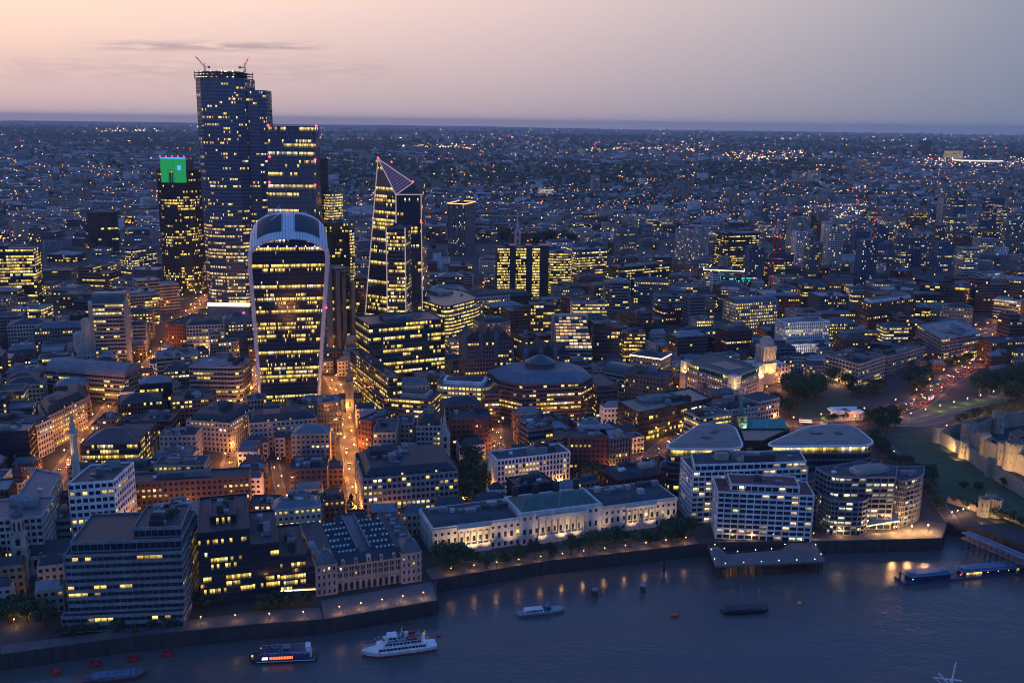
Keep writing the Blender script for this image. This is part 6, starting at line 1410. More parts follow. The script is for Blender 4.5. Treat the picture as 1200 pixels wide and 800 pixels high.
# red-lit party boat
root, L_ = boatroot(372, 769, 291, 773, 'party boat with glowing red window band and lit stern, dark open top deck', 'boat', 'party_boat')
q = MB(); hull(q, L_, 9, -.3, 1.3, .12, stern=.95); q.build('hull', 'dark_hull', root); q = MB(); q.loft([[( -L_*.47, s*4.55, 1.0) for s in (-1, 1)]+[(L_*.36, s*4.55, 1.0) for s in (1, -1)], [(-L_*.47, s*4.55, 1.4) for s in (-1, 1)]+[(L_*.36, s*4.55, 1.4) for s in (1, -1)]]); q.build('rubbing_strake', 'white_paint', root)
cb = cabin(root, -L_*.40, L_*.33, 3.9, 1.3, 4.0, 'navy_paint', None, 'saloon')
for s_ in (-1, 1): q = MB(); q.face([(-L_*.16, s_*3.95, 1.9), (L_*.18, s_*3.95, 1.9), (L_*.18, s_*3.93, 3.3), (-L_*.16, s_*3.93, 3.3)]); q.build('lit_window_band', 'orange_window', cb); q = MB(); q.face([(L_*.2, s_*3.95, 1.9), (L_*.29, s_*3.95, 1.9), (L_*.28, s_*3.93, 3.3), (L_*.2, s_*3.93, 3.3)]); q.build('end_window', 'lit_white', cb)
q = MB()
for k in range(16):
    x = -L_*.16+L_*.34*k/15
    for s_ in (-1, 1): q.box(x-.1, s_*3.95-.06, 1.9, x+.1, s_*3.95+.06, 3.3)
q.build('window_posts', 'dark_metal', cb)
q = MB()
for s_ in (-1, 1): q.tube((-L_*.38, s_*3.8, 5.1), (L_*.3, s_*3.8, 5.1), .08, n=4)
for k in range(14):
    for s_ in (-1, 1): q.tube((-L_*.38+k*L_*.68/13, s_*3.8, 4), (-L_*.38+k*L_*.68/13, s_*3.8, 5.1), .05, n=4)
q.build('rail', 'white_paint', root)
cabin(root, -L_*.12, L_*.02, 2.2, 4.05, 6.4, 'grey_metal', 'w_dark', 'wheelhouse'); q = MB(); q.loft([[(-L_*.42, -2.5, 1.4), (-L_*.36, -2.5, 1.4), (-L_*.36, 2.5, 1.4), (-L_*.42, 2.5, 1.4)], [(-L_*.40, -2.2, 6.6), (-L_*.33, -2.2, 6.9), (-L_*.33, 2.2, 6.9), (-L_*.40, 2.2, 6.6)]]); q.face([(-L_*.40, -2.2, 6.6), (-L_*.33, -2.2, 6.9), (-L_*.33, 2.2, 6.9), (-L_*.40, 2.2, 6.6)]); q.build('stern_fin', 'white_paint', root)
for k in range(24): q = MB(); x, y = L_*.04+rr.random()*L_*.24, rr.uniform(-3, 3); q.box(x-.3, y-.3, 4.02, x+.3, y+.3, 4.8+rr.random()*.5); q.build('deck_chair', rr.choice(['blue_panel', 'dark_hull', 'red_paint', 'grey_metal']), root)
for k in range(8): l = MB(); l.octa((L_*.33-k*L_*.09, -3.95, 3.7), .22); l.build('deck_light', 'lamp_warm', root)
l = MB(); l.octa((L_*.44, 0, 2.1), .45); l.build('bow_light', 'lamp_warm', root)
# small launch, mid river
root, L_ = boatroot(606, 721, 662, 714, 'slim grey-white launch with green deck alone in mid river', 'boat', 'launch')
q = MB(); hull(q, L_, 6, -.3, 1.4, .15); q.build('hull', 'grey_metal', root); q = MB(); hull(q, L_*1.002, 6.15, .9, 1.25, .15); q.build('white_band', 'white_paint', root); cabin(root, -L_*.36, L_*.05, 2.0, 1.4, 3.1, 'white_paint', 'w_dark'); cabin(root, L_*.06, L_*.2, 1.7, 1.4, 3.9, 'blue_panel', 'w_dark', 'wheelhouse')
q = MB(); q.box(L_*.22, -2, 1.5, L_*.36, 2, 1.7); q.build('green_deck', 'copper', root); q = MB(); q.tube((L_*.12, 0, 3.8), (L_*.12, 0, 6.2), .08, n=5); q.build('mast', 'white_paint', root)
# dark barge mid right, long blue barge lower left
def barge(px, py, px2, py2, label, matr, hold='dark_hull', B_=7.5, mooring=False):
    root, L_ = boatroot(px, py, px2, py2, label, 'barge', 'barge'); q = MB(); hull(q, L_, B_, -.3, 1.9, .1, stern=.6)
    q.build('hull', matr, root); q = MB(); q.box(-L_*.38, -B_*.36, 1.9, L_*.32, B_*.36, 2.7); q.build('hold_cover', hold, root); q = MB()
    for k in range(6): q.box(-L_*.36+k*L_*.12, -B_*.38, 2.6, -L_*.36+k*L_*.12+.3, B_*.38, 2.85)
    q.build('cover_ribs', matr, root)
    for x in (-L_*.44, L_*.40): q = MB(); q.tube((x, 0, 1.8), (x, 0, 2.9), .3, n=6); q.build('bollard', 'grey_metal', root)
barge(846, 718, 901, 714, 'dark empty barge moored in mid river on the right', 'dark_metal', 'felt')
barge(98, 799, 172, 790, 'long blue barge with pale pink rim at the lower left', 'purple_granite', 'blue_panel', 8)
for i, (x, y) in enumerate(((65, 788), (112, 779), (157, 772.5), (197, 767))):
    root, L_ = boatroot(x-7, y+.6, x+7, y-.8, ['red mooring pontoon, leftmost of four in a line', 'red mooring pontoon, second from the left of four', 'bright red mooring pontoon, third from the left and brightest', 'red mooring pontoon, rightmost and smallest of four'][i], 'pontoon', 'mooring_pontoon')
    q = MB(); n_ = 12; P_ = rounded([Vector((-L_/2, -2.6)), Vector((L_/2, -2.6)), Vector((L_/2, 2.6)), Vector((-L_/2, 2.6))], 2.5, 4); q.prism([(p.x, p.y) for p in P_], -.3, 1.0); q.prism([(p.x*.93, p.y*.85) for p in P_], 1.0, 1.35); q.build('float', 'red_paint', root)
    for x_ in (-L_*.3, L_*.3): q = MB(); q.tube((x_, 0, 1.3), (x_, 0, 2.1), .3, n=6); q.build('bollard', 'dark_hull', root)
for i, (x, y) in enumerate(((697, 698), (753, 693), (778, 669))):
    p = G(x, y, -7); root = empty('mooring_dolphin', (p.x, p.y, -7), ['dark mooring dolphin with white cap, left of a pair below the trees', 'dark mooring dolphin with white cap, right of a pair below the trees', 'thin dark mooring post close to the riverside wall'][i], 'mooring post')
    q = MB(); R_ = 1.7 if i < 2 else .5
    for k in range(5): a = k*1.256; q.tube((R_*math.cos(a)*.8, R_*math.sin(a)*.8, -2), (R_*math.cos(a)*.6, R_*math.sin(a)*.6, 3.6 if i < 2 else 5.5), .4, n=6)
    q.build('piles', 'timber', root); q = MB(); q.lathe((0, 0), [(R_, 3.5 if i < 2 else 5.4), (R_, 4.3 if i < 2 else 5.8), (.01, 4.5 if i < 2 else 6)], 10); q.build('cap', 'concrete' if i < 2 else 'timber', root)
for i, (x, y, l) in enumerate(((791, 722, 'tiny orange boat alone on the dark water right of centre'), (937, 707, 'tiny orange buoy near the dark barge'))):
    p = G(x, y, -7); root = empty('buoy' if i else 'dinghy', (p.x, p.y, -7), l, 'buoy' if i else 'boat', rz=.3)
    q = MB(); hull(q, 4.5 if not i else 2.4, 1.8, -.2, .8, .25) ; q.build('hull', 'red_paint' if not i else 'gold', root); q = MB(); q.tube((0, 0, .8), (0, 0, 2), .3, .15, 6); q.build('top', 'gold', root)
# passenger pontoon at the right with two glazed shelters
root, L_ = boatroot(1054, 681, 1240, 664, 'long floating passenger pier with two glazed shelters and warm lights at right', 'pier', 'floating_pier')
q = MB(); q.box(-L_/2, -5, -.4, L_/2, 5, 1.1); q.build('pontoon', 'navy_paint', root)
for x0, x1, m_, lit in ((-L_*.46, -L_*.20, 'grey_metal', 'w_dark'), (-L_*.14, L_*.48, 'grey_metal', 'w_mid')):
    g = MB(); P_ = rounded([Vector((x0, -3.4)), Vector((x1, -3.4)), Vector((x1, 3.4)), Vector((x0, 3.4))], 2.5, 4); n_ = len(P_)
    for k in range(n_): a, b_ = P_[k], P_[(k+1) % n_]; nb = max(1, round((b_-a).length/2)); g.face([(a.x, a.y, 1.1), (b_.x, b_.y, 1.1), (b_.x, b_.y, 4.0), (a.x, a.y, 4.0)], [(k*5, .1), (k*5+nb, .1), (k*5+nb, .9), (k*5, .9)])
    sh_ = g.build('shelter_glazing', lit, root); q = MB(); q.prism([(p.x, p.y) for p in offset(P_, -1.2)], 4.0, 4.4, True, True); q.prism([(p.x, p.y) for p in offset(P_, .6)], 4.4, 5.0); q.build('shelter_roof', 'blue_panel', root)
    for x in (x0+3, x1-3):
        q = MB(); q.lathe((x, 0), [(2.2, 5.0), (2.0, 5.5), (.01, 5.6)], 14); q.build('roof_disc', 'pale_roof', root)
for k in range(9): l = MB(); l.octa((-L_*.12+k*L_*.065, -4.6, 3.4), .3); l.build('pier_light', 'lamp_warm', root)
l = MB(); l.octa((-L_*.45, -4.5, 3), .3); l.build('navigation_light', 'lamp_green', root); l = MB(); l.octa((-L_*.16, -4.5, 3.2), .4); l.build('navigation_light', 'lamp_red', root)
q = MB(); q.tube((-L_*.5, 0, -3), (-L_*.5, 0, 6), .5, n=8); q.build('pile', 'timber', root)
# covered gangway from the bank
a, b_ = G(1131, 624, 3), G(1225, 664, 3); u = (b_-a).normalized(); w = Vector((-u.y, u.x)); LL = (b_-a).length
root = empty('covered_gangway', (a.x, a.y, 0), 'long blue-roofed covered walkway with warm lamps above the dark dock', 'walkway'); off = (a.x, a.y, 0)
q = MB(); q.obox((a+b_)/2, u, w, LL/2, 3.4, .2, .7); q.build('deck', 'quay', root, off); q = MB(); q.obox((a+b_)/2-w*1.9, u, w, LL/2, 1.6, 3.6, 3.9); q.obox((a+b_)/2+w*2.4, u, w, LL/2, 1.2, 3.4, 3.7); q.build('roof', 'blue_panel', root, off)
for k in range(14):
    p = a+u*LL*(k+.5)/14
    for s_ in (-3.2, 3.2): q = MB(); q.tube((*(p+w*s_), -8), (*(p+w*s_), 3.6), .2, n=6); q.build('post', 'dark_metal', root, off)
    l = MB(); l.octa((*(p+w*.5), 3.0), .28); l.build('walkway_lamp', 'lamp_warm', root, off)
# bow-on mast of the old warship at the lower right edge
p = W(1112, 792, 335); root = empty('warship_mast', (p.x, p.y, p.z-6), 'pale lattice mast top with crossed yards rising at the lower right edge', 'ship mast')
q = MB(); q.box(-2.2, -2, -28, 2.2, 2, -3); q.build('tower_base', 'white', root); q = MB(); q.lathe((0, 0), [(2.0, -3), (2.3, -1), (2.0, 1.6), (.01, 1.9)], 10); q.build('platform', 'white', root)
q = MB(); q.tube((1.2, 0, 1.5), (2.0, 0, 12), .45, .25, 5); q.tube((-5.5, 0, 5.4), (5.5, 1, 3.6), .32, n=5); q.tube((-4.8, 0, 0), (-1.2, 0, 3), .5, n=5); q.tube((4.8, 0, -1), (.8, 0, 4.5), .5, n=5); q.tube((-3.8, 0, 7), (0, 0, 3), .4, n=5); q.tube((-6, 0, 5.6), (-3, 0, 3.4), .3, n=5); q.build('yard', 'white', root)
q = MB(); q.box(-3.4, -1, -2, -2.2, 1, .5); q.box(2.4, -1, -4, 3.9, 1, -1.8); q.build('radar', 'white', root)
q = MB(); hull(q, 60, 15, -20, -13, .2); hh_ = q.build('hull', 'grey_metal', root); hh_.location = (0, -2, 12.7-(p.z-6))   # deck well below the mast, just out of frame
# red tower cranes
for (x0, yb, yt, label, az_, el_, jib) in ((903, 345, 283, 'red lit tower crane left of the stepped glass office', RD(70), RD(70), 48), (911, 330, 285, 'second red tower crane with raised jib behind the first', RD(20), RD(64), 56), (1023, 300, 262, 'dark tower crane among the blue towers', RD(80), RD(78), 20), (398 , 300, 268, None, 0, 0, 0)):
    if not label: continue
    g0 = G(x0, yb); hh = hfrom(x0, yt, yb); r_ = empty('tower_crane', (g0.x, g0.y, 0), label, 'crane'); crane_mesh((0, 0), 0, hh, jib, az_, el_, r_, (0, 0, 0), 1.2, 'red_paint' if x0 < 1000 else 'dark_metal')
    for k in range(3): l = MB(); l.octa((0, -1.5, hh*(.35+.25*k)), .7); l.build('mast_light', 'lamp_red', r_)
# ================================================================== ORDINARY CITY BLOCKS filling the gaps
COLN = {'limestone': 'pale stone', 'brown_brick': 'brown brick', 'red_brick': 'red brick', 'concrete': 'grey concrete', 'beige': 'beige stone', 'grey_metal': 'grey panelled', 'lead': 'blue-grey', 'dark_metal': 'dark glass', 'old_brick': 'dull brick', 'yellow_stock': 'yellow brick', 'white': 'white', 'purple_granite': 'dark granite', 'dark_stone': 'black'}
NUMW = {2: 'two', 3: 'three', 4: 'four', 5: 'five', 6: 'six', 7: 'seven', 8: 'eight', 9: 'nine', 10: 'ten', 11: 'eleven', 12: 'twelve'}
ORD = ['nearest', 'second', 'third', 'fourth', 'fifth', 'sixth', 'seventh', 'eighth', 'ninth', 'tenth', 'eleventh', 'twelfth']
ORD += [f'{n}th' for n in range(13, 21)] + [f'{n}{"st" if n%10==1 else "nd" if n%10==2 else "rd" if n%10==3 else "th"}' for n in range(21, 99)]
HP = [(d, v, PX((v.x, v.y, 15))) for d, v in HERO if d]
RANK = {}
def place_words(c, colour_key=None):
    px, py = PX((c.x, c.y, 10))
    best = min(HP, key=lambda q: math.hypot(q[2][0]-px, (q[2][1]-py)*1.6))
    dx, dy = px-best[2][0], (py-best[2][1])*1.6
    rel = ('right of' if dx > 0 else 'left of') if abs(dx) > abs(dy) else ('in front of' if dy > 0 else 'behind')
    return rel, best[0], math.hypot(dx, dy)
PEND = list(EXTRA)      # fill labels are worded once all are placed, so that ranks are right
def word_labels():
    groups = {}
    for o, style, cat, c in PEND:
        rel, d, dist = place_words(c); groups.setdefault((rel, d), []).append((dist, o, style, cat))
    for (rel, d), v in groups.items():
        v.sort(key=lambda q: q[0])
        for i, (dist, o, style, cat) in enumerate(v):
            o['label'] = f"{style}, {ORD[min(i, len(ORD)-1)]} {rel} the {d}" if len(v) > 1 else f"{style}, {rel} the {d}"
rf_ = random.Random(21)
def inframe(c, m=40, z=10):
    px, py = PX((c[0], c[1], z)); return -m < px < 1200+m and 120 < py < 800+m
LM_ = [36]
def land_ok(P):
    for p in P:
        # keep behind the river bank
        for a, b_ in zip(EMB, EMB[1:]):
            if min(a.x, b_.x) <= p[0] <= max(a.x, b_.x):
                t_ = (p[0]-a.x)/(b_.x-a.x+1e-9)
                if p[1] < a.y+(b_.y-a.y)*t_+LM_[0]: return False
        if p[0] < EMB[0].x and p[1] < EMB[0].y: return False
    return True
def angle_at(x, y):
    base = 14 if x < -60 else 19
    if x > 250: base = 8
    cx_, cy_ = int(x//160), int(y//180); r_ = random.Random(cx_*991+cy_*77)
    return base+(r_.uniform(-9, 9) if y < 1100 else r_.uniform(-28, 28))
nfill = 0
def fill(n_try, ymin, ymax, smin, smax, hmin, hmax, grow, cap, margin=1.6):
    global nfill; made = 0
    cands = []
    for _ in range(n_try):
        y = math.exp(rf_.uniform(math.log(ymin), math.log(ymax))); x = rf_.uniform(-.58, .58)*y
        cands.append((x, y))
    for x, y in cands:
        if made >= cap: break
        g_ = 1+grow*(y-ymin)/600
        a = RD(angle_at(x, y)+rf_.choice([0, 0, 0, 90])); l = rf_.uniform(smin, smax)*g_/2; d_ = rf_.uniform(smin*.7, smax*.62)*g_/2
        u = Vector((math.cos(a), math.sin(a))); w = Vector((-u.y, u.x)); c = Vector((x, y))
        if u.x < .2: u, w = (w*-1, u) if w.x < 0 else (w, u*-1)
        if not inframe(c): continue
        big = [c-u*(l+margin)-w*(d_+margin), c+u*(l+margin)-w*(d_+margin), c+u*(l+margin)+w*(d_+margin), c-u*(l+margin)+w*(d_+margin)]
        if not isfree(big, .0) or not land_ok(big): continue
        P = [c-u*l-w*d_, c+u*l-w*d_, c+u*l+w*d_, c-u*l+w*d_]
        h = rf_.uniform(hmin, hmax)*(1 if rf_.random() < (.85 if y < 1500 else .93) else 1.35 if y < 1100 else rf_.uniform(1.2, 1.8))
        if y > 1350 and PX((x, y, 10))[0] > 770: h = min(h, rf_.uniform(9, 17))
        small = l*d_*4 < 330
        if small: h = min(h, rf_.uniform(10, 17))
        wall = rf_.choice(['limestone', 'brown_brick', 'red_brick', 'concrete', 'beige', 'grey_metal', 'lead', 'dark_metal', 'old_brick', 'purple_granite'] if not small else ['old_brick', 'brown_brick', 'red_brick', 'limestone', 'yellow_stock', 'beige', 'white'])
        win = rf_.choice(['w_dark', 'w_low', 'w_some', 'w_some', 'w_mid', 'w_mid', 'w_mid', 'w_high'] if not small else ['w_dark', 'w_dark', 'w_low', 'w_low', 'w_some', 'w_mid'])
        if y > 1500: wall = rf_.choice(['limestone', 'limestone', 'beige', 'white', 'concrete', 'lead', 'brown_brick', 'grey_metal', 'red_brick', 'old_brick']); win = rf_.choice(['w_dark', 'w_dark', 'w_low', 'w_low', 'w_some', 'w_mid', 'w_homes'])
        roofm = rf_.choice(['felt', 'slate', 'slate', 'lead', 'grey_metal', 'dark_stone', 'pale_roof', 'felt'])
        sty = rf_.choice(['grid', 'band', 'punch', 'punch', 'vert', 'curtain']) if not small else 'punch'
        if wall == 'dark_metal': sty = 'curtain'
        roof = rf_.choice(['flat', 'flat', 'mansard', 'hip']) if not small else rf_.choice(['mansard', 'gable', 'gable', 'hip', 'flat'])
        fh_ = 3.7; ns = max(2, round(h/fh_)); nfill += 1
        vols = [(P, 0, h)]
        if not small and rf_.random() < .35 and l > 9 and roof == 'flat':
            k_ = rf_.uniform(.35, .6); vols = [(P, 0, h-4), ([P[0]+w*3, P[0].lerp(P[1], k_)+w*3, P[3].lerp(P[2], k_)-w*2, P[3]-w*2], h-4, h+3.5)]
        name = ('townhouse' if small else 'office_block') if y < 1500 else 'city_block'
        cat = 'house' if small else 'office building'
        o = building(name, 'x', cat, vols, wall, win, roofm, sty, roof, group='townhouses of the old lanes' if small else 'office blocks of the city', fh=fh_, detail=1 if y > 800 or small else 1, clutter=(11 if not small else 2) if y < 800 else 6 if y < 1150 else 2, seed=nfill, inset_top=2.2 if small else 3.5)
        if small and y < 760 and roof != 'flat':
            for k in range(2): q = MB(); p = P[0].lerp(P[3], .3+.4*k)+u*(1.0 if k else 2*l-1.0); q.obox(p, u, w, .45, 1.0, h-1, h+5.2); q.build('chimney', 'old_brick', o, (*cen(P), 0))
        n_st = NUMW.get(min(12, ns), 'twelve')
        rfn = {'flat': 'flat roof', 'mansard': 'mansard roof', 'hip': 'hipped roof', 'gable': 'gabled roof'}[roof]
        PEND.append((o, f"{COLN[wall]} {n_st}-storey {'house' if small else 'block'}, {rfn}", cat, cen(P))); made += 1
    return made
a1 = fill(5000, 470, 900, 22, 36, 15, 24, .25, 120)
a2 = fill(8000, 440, 950, 12, 20, 10, 18, .25, 190, 1.2)
a3 = fill(8000, 850, 1500, 24, 46, 14, 30, .35, 170)
a4 = fill(12000, 1400, 2500, 22, 50, 9, 22, .3, 270, 2.5)
a5 = fill(9000, 460, 1100, 8, 13, 8, 15, .3, 200, .5)
print('fills', a1, a2, a3, a4, a5)
word_labels()

# ================================================================== TREES
def tree_proto(seed, hgt, rad, conical=False):
    r_ = random.Random(seed); root = bpy.data.objects.new('tree', None); root.empty_display_size = 1
    q = MB(); th = hgt*.32
    q.tube((0, 0, -.3), (0, 0, th), rad*.09, rad*.06, 7)
    q.tube((0, 0, th), (r_.uniform(-.4, .4), r_.uniform(-.4, .4), hgt*.8), rad*.06, .08, 6)
    cl = []
    for k in range(9 if not conical else 0):
        a = k*2.4+r_.random(); l = rad*r_.uniform(.45, .85); z1 = hgt*r_.uniform(.45, .85); e = (l*math.cos(a), l*math.sin(a), z1)
        q.tube((0, 0, th*r_.uniform(.8, 1.2)), e, rad*.045, .06, 5); cl.append((Vector(e), rad*r_.uniform(.28, .46)))
    trunk = q.build('trunk', 'bark', root)
    if conical:
        for k in range(16): z = hgt*(.12+.85*k/15); rr_ = rad*(1-k/15.5); a = k*2.4; cl.append((Vector((rr_*.45*math.cos(a), rr_*.45*math.sin(a), z)), rr_*.7+.5))
    else:
        for k in range(9): a = r_.random()*6.28; l = rad*r_.uniform(.1, .8); cl.append((Vector((l*math.cos(a), l*math.sin(a), hgt*r_.uniform(.5, .9)*(1-.12*l/rad))), rad*r_.uniform(.26, .44)))
        cl.append((Vector((0, 0, hgt*.9)), rad*.35))
    V = []; Fc = []
    for c, cr in cl:
        n_ = int(120*(cr/(rad*.35))**1.5) if not conical else 60
        for _ in range(n_):
            d_ = Vector((r_.gauss(0, 1), r_.gauss(0, 1), r_.gauss(0, .8))).normalized()*cr*(r_.random()**.45)*r_.uniform(.85, 1.15)
            p = c+d_; s_ = r_.uniform(.28, .62); n1 = Vector((r_.gauss(0, 1), r_.gauss(0, 1), r_.gauss(.6, 1))).normalized(); t_ = n1.orthogonal().normalized(); b2 = n1.cross(t_)
            i = len(V); V += [tuple(p+t_*s_), tuple(p+b2*s_*.8), tuple(p-t_*s_), tuple(p-b2*s_*.8)]; Fc.append((i, i+1, i+2, i+3))
    me = bpy.data.meshes.new('crown'); me.from_pydata(V, [], Fc); me.materials.append(MAT['foliage']); cr_ = bpy.data.objects.new('crown', me); cr_.parent = root
    return root, trunk, cr_
PROT = [tree_proto(1, 14, 6.5), tree_proto(2, 12, 5.5), tree_proto(3, 16, 7.5), tree_proto(4, 17, 5.0, True)]
used = [False]*4; TPEND = []
rt_r = random.Random(77)
for r_, t_, c_ in PROT:
    for x in list(t_.users_collection): x.objects.unlink(t_)
def plant(p, kind, s_, desc, grp):
    r0_, t0_, c0_ = PROT[kind]
    r_ = r0_.copy(); r_.name = 'tree'; COL.objects.link(r_); r_.location = (p.x, p.y, 0); r_.rotation_euler = (0, 0, rt_r.random()*6.28); r_.scale = (s_, s_, s_*rt_r.uniform(.88, 1.12))
    for q in (t0_, c0_): k = q.copy(); COL.objects.link(k); k.parent = r_
    r_['category'] = 'tree'; r_['group'] = grp; TPEND.append((r_, desc, p, grp))
    occupy([p+Vector((i*4, j*4)) for i, j in ((-1, -1), (1, -1), (1, 1), (-1, 1))])
def rowtrees(a, b_, n, kind, s0, s1, desc, grp, jit=2.0):
    for k in range(n):
        p = G(*a).lerp(G(*b_), (k+.5)/n)+Vector((rt_r.uniform(-jit, jit), rt_r.uniform(-jit, jit))); plant(p, kind if kind >= 0 else rt_r.choice([0, 1, 2]), rt_r.uniform(s0, s1), desc, grp)
rowtrees((516, 672), (805, 633), 15, -1, .8, 1.02, 'leafy riverside tree before the long customs hall', 'riverside trees')
rowtrees((512, 667), (550, 661), 3, -1, .8, 1.0, 'leafy riverside tree at the corner by the market hall', 'riverside corner trees')
rowtrees((785, 635), (812, 628), 4, 2, .8, 1.0, 'large tree between the customs hall and the apartment blocks', 'trees beside the apartment blocks')
def cluster(px, py, rx, ry, n, kind, s0, s1, desc, grp):
    for k in range(n):
        a = rt_r.random()*6.28; q = math.sqrt(rt_r.random()); plant(G(px+rx*q*math.cos(a), py+ry*q*math.sin(a)), kind if kind >= 0 else rt_r.choice([0, 1, 2]), rt_r.uniform(s0, s1), desc, grp)
cluster(550, 572, 20, 22, 13, -1, .8, 1.15, 'dark tree in the churchyard garden beside the gothic steeple', 'garden trees by the steeple')
cluster(693, 566, 20, 7, 6, -1, .7, .95, 'dark tree between the red brick slab and the curving road', 'trees by the curving road')
cluster(942, 462, 26, 12, 12, 2, .95, 1.3, 'large dark tree in the square beside the white hotel', 'trees of the square')
cluster(985, 450, 26, 5, 7, 2, .65, .9, 'dark tree on the open ground below the corner office', 'trees below the corner office')
cluster(1015, 463, 24, 6, 7, 1, .8, 1.1, 'dark tree between the garden pavilion and the busy road', 'trees by the garden pavilion')
cluster(918, 482, 14, 7, 4, 2, .8, 1.0, 'dark tree at the left side of the garden square', 'left trees of the square')
cluster(1040, 497, 24, 9, 10, 0, .7, 1.0, 'round tree beside the road above the moat', 'trees above the moat')
cluster(1030, 520, 10, 14, 6, 0, .7, .9, 'tree on the moat bank right of the leaf roofs', 'moat bank trees')
cluster(1078, 452, 17, 10, 9, 0, .8, 1.1, 'tree on the lawn left of the traffic-filled road', 'trees left of the busy road')
cluster(1175, 462, 38, 14, 18, 2, .95, 1.35, 'large dark tree in the gardens at the right edge', 'garden trees at the right edge')
cluster(1128, 426, 10, 6, 3, 1, .7, .9, 'street tree in front of the grey stepped office', 'street trees by the stepped office')
cluster(1090, 568, 14, 10, 5, 1, .6, .85, 'small tree on the moat bank behind the curved apartments', 'small moat bank trees')
cluster(1140, 572, 40, 12, 4, 1, .45, .6, 'low bush-like tree on the moat lawn', 'bushes on the moat lawn')
rowtrees((60, 746), (212, 737), 10, 1, .38, .52, 'small dark tree below the banded riverside office', 'small trees below the riverside office')
cluster(35, 728, 32, 14, 11, 1, .7, 1.0, 'dark tree in the riverside garden at the lower left', 'lower left garden trees')
rowtrees((222, 712), (270, 706), 4, 1, .45, .6, 'small tree before the stepped dark glass office', 'small trees by the stepped office'); rowtrees((300, 715), (366, 708), 6, 1, .5, .7, 'small tree on the garden walk left of the market hall', 'garden walk trees')
cluster(382, 548, 9, 9, 4, 1, .6, .8, 'dark tree in a yard left of the orange lane', 'yard trees'); plant(G(412, 606), 3, .95, 'conical dark tree at the lower end of the orange lane', 'trees')
cluster(620, 284, 60, 3.5, 16, 2, 1.2, 1.7, 'broad tree beyond the needle steeple', 'park trees beyond the steeple')
cluster(940, 270, 14, 9, 14, 2, 1.4, 2.0, 'broad dark tree on the hill behind the red cranes', 'park trees behind the cranes')
rowtrees((1042, 535), (1106, 603), 12, -1, .6, .85, 'tree along the near bank of the moat path', 'moat path trees')
rowtrees((1118, 590), (1200, 618), 9, 1, .5, .7, 'low dark tree near the twin gate towers', 'gate trees')
rowtrees((1120, 500), (1200, 478), 8, 2, .6, .8, 'dark tree behind the fortress walls', 'fortress trees')
rowtrees((960, 497), (1060, 484), 8, 0, .55, .75, 'round street tree behind the right leaf roof', 'street trees behind the leaf roof')
def word_trees():
    by = {}
    for o, d, p, g in TPEND: by.setdefault(d, []).append((PX((p.x, p.y, 0)), o))
    for d, v in by.items():
        v.sort(key=lambda q: q[0][0])
        for i, (q, o) in enumerate(v):
            o['label'] = d if len(v) == 1 else (f"{d}, {'leftmost' if i == 0 else 'rightmost' if i == len(v)-1 else ORD[i]+' from the left'}")
word_trees()
# small street and yard trees sprinkled through the gaps of the town
TPEND.clear(); n_ = 0
for _ in range(3000):
    if n_ >= 90: break
    y = math.exp(rt_r.uniform(math.log(700), math.log(2400))); x = rt_r.uniform(-.55, .55)*y; c = Vector((x, y)); s_ = 4
    B4 = [c+Vector((i*s_, j*s_)) for i, j in ((-1, -1), (1, -1), (1, 1), (-1, 1))]
    if not inframe(c) or not isfree(B4) or not land_ok(B4): continue
    rel, d, dist = place_words(c); plant(c, rt_r.choice([0, 1, 2]), rt_r.uniform(.6, 1.1), (rel, d), 'small trees between the blocks'); n_ += 1
gg = {}
for o, d, p, g in TPEND: gg.setdefault(d, []).append((p, o))
for (rel, d), v in gg.items():
    hp = min((q for q in HP if q[0] == d), key=lambda q: (q[1]-v[0][0]).length)
    v.sort(key=lambda q: (q[0]-hp[1]).length)
    for i, (p, o) in enumerate(v): o['label'] = f"small tree between roofs {rel} the {d}" + ('' if len(v) == 1 else f", {ORD[i]} of them")

# ================================================================== VEHICLES on the busy road
emis('tail_red', (1, .04, .03), 4)
def car_proto():
    root = bpy.data.objects.new('car', None); parts = []
    q = MB(); prof = [(-2.2, .35), (-2.25, .9), (-1.5, 1.0), (-1.1, 1.45), (.5, 1.45), (1.1, 1.0), (2.1, .85), (2.2, .35)]
    A_ = [(x, -.9 if z < 1.2 else -.72, z) for x, z in prof]; B_ = [(x, -y, z) for x, y, z in A_]; n_ = len(A_)
    for k in range(n_): q.face([A_[k], A_[(k+1) % n_], B_[(k+1) % n_], B_[k]])
    q.face(A_[::-1]); q.face(B_); b = q.build('body', 'dark_metal', root); parts.append(b)
    q = MB()
    for s_ in (-1, 1): q.face([(-1.05, s_*.83, 1.02), (.95, s_*.83, 1.02), (.48, s_*.76, 1.38), (-.95, s_*.76, 1.38)])
    parts.append(q.build('window', 'dark_hull', root))
    for x in (-1.4, 1.4):
        for s_ in (-1, 1): q = MB(); q.tube((x, s_*.72, .33), (x, s_*.95, .33), .33, n=10); parts.append(q.build('wheel', 'dark_hull', root))
    for s_ in (-1, 1): q = MB(); q.octa((-2.3, s_*.65, .8), .30); parts.append(q.build('tail_light', 'tail_red', root)); q = MB(); q.octa((2.3, s_*.65, .65), .26); parts.append(q.build('headlight', 'lamp_white', root))
    for p_ in parts: COL.objects.unlink(p_)
    return root, parts
cr0, cparts = car_proto(); rc = random.Random(4); carn = 0
cars = []
def kill(o):
    for ch in [x for x in COL.objects if x.parent is o]: bpy.data.objects.remove(ch)
    bpy.data.objects.remove(o)
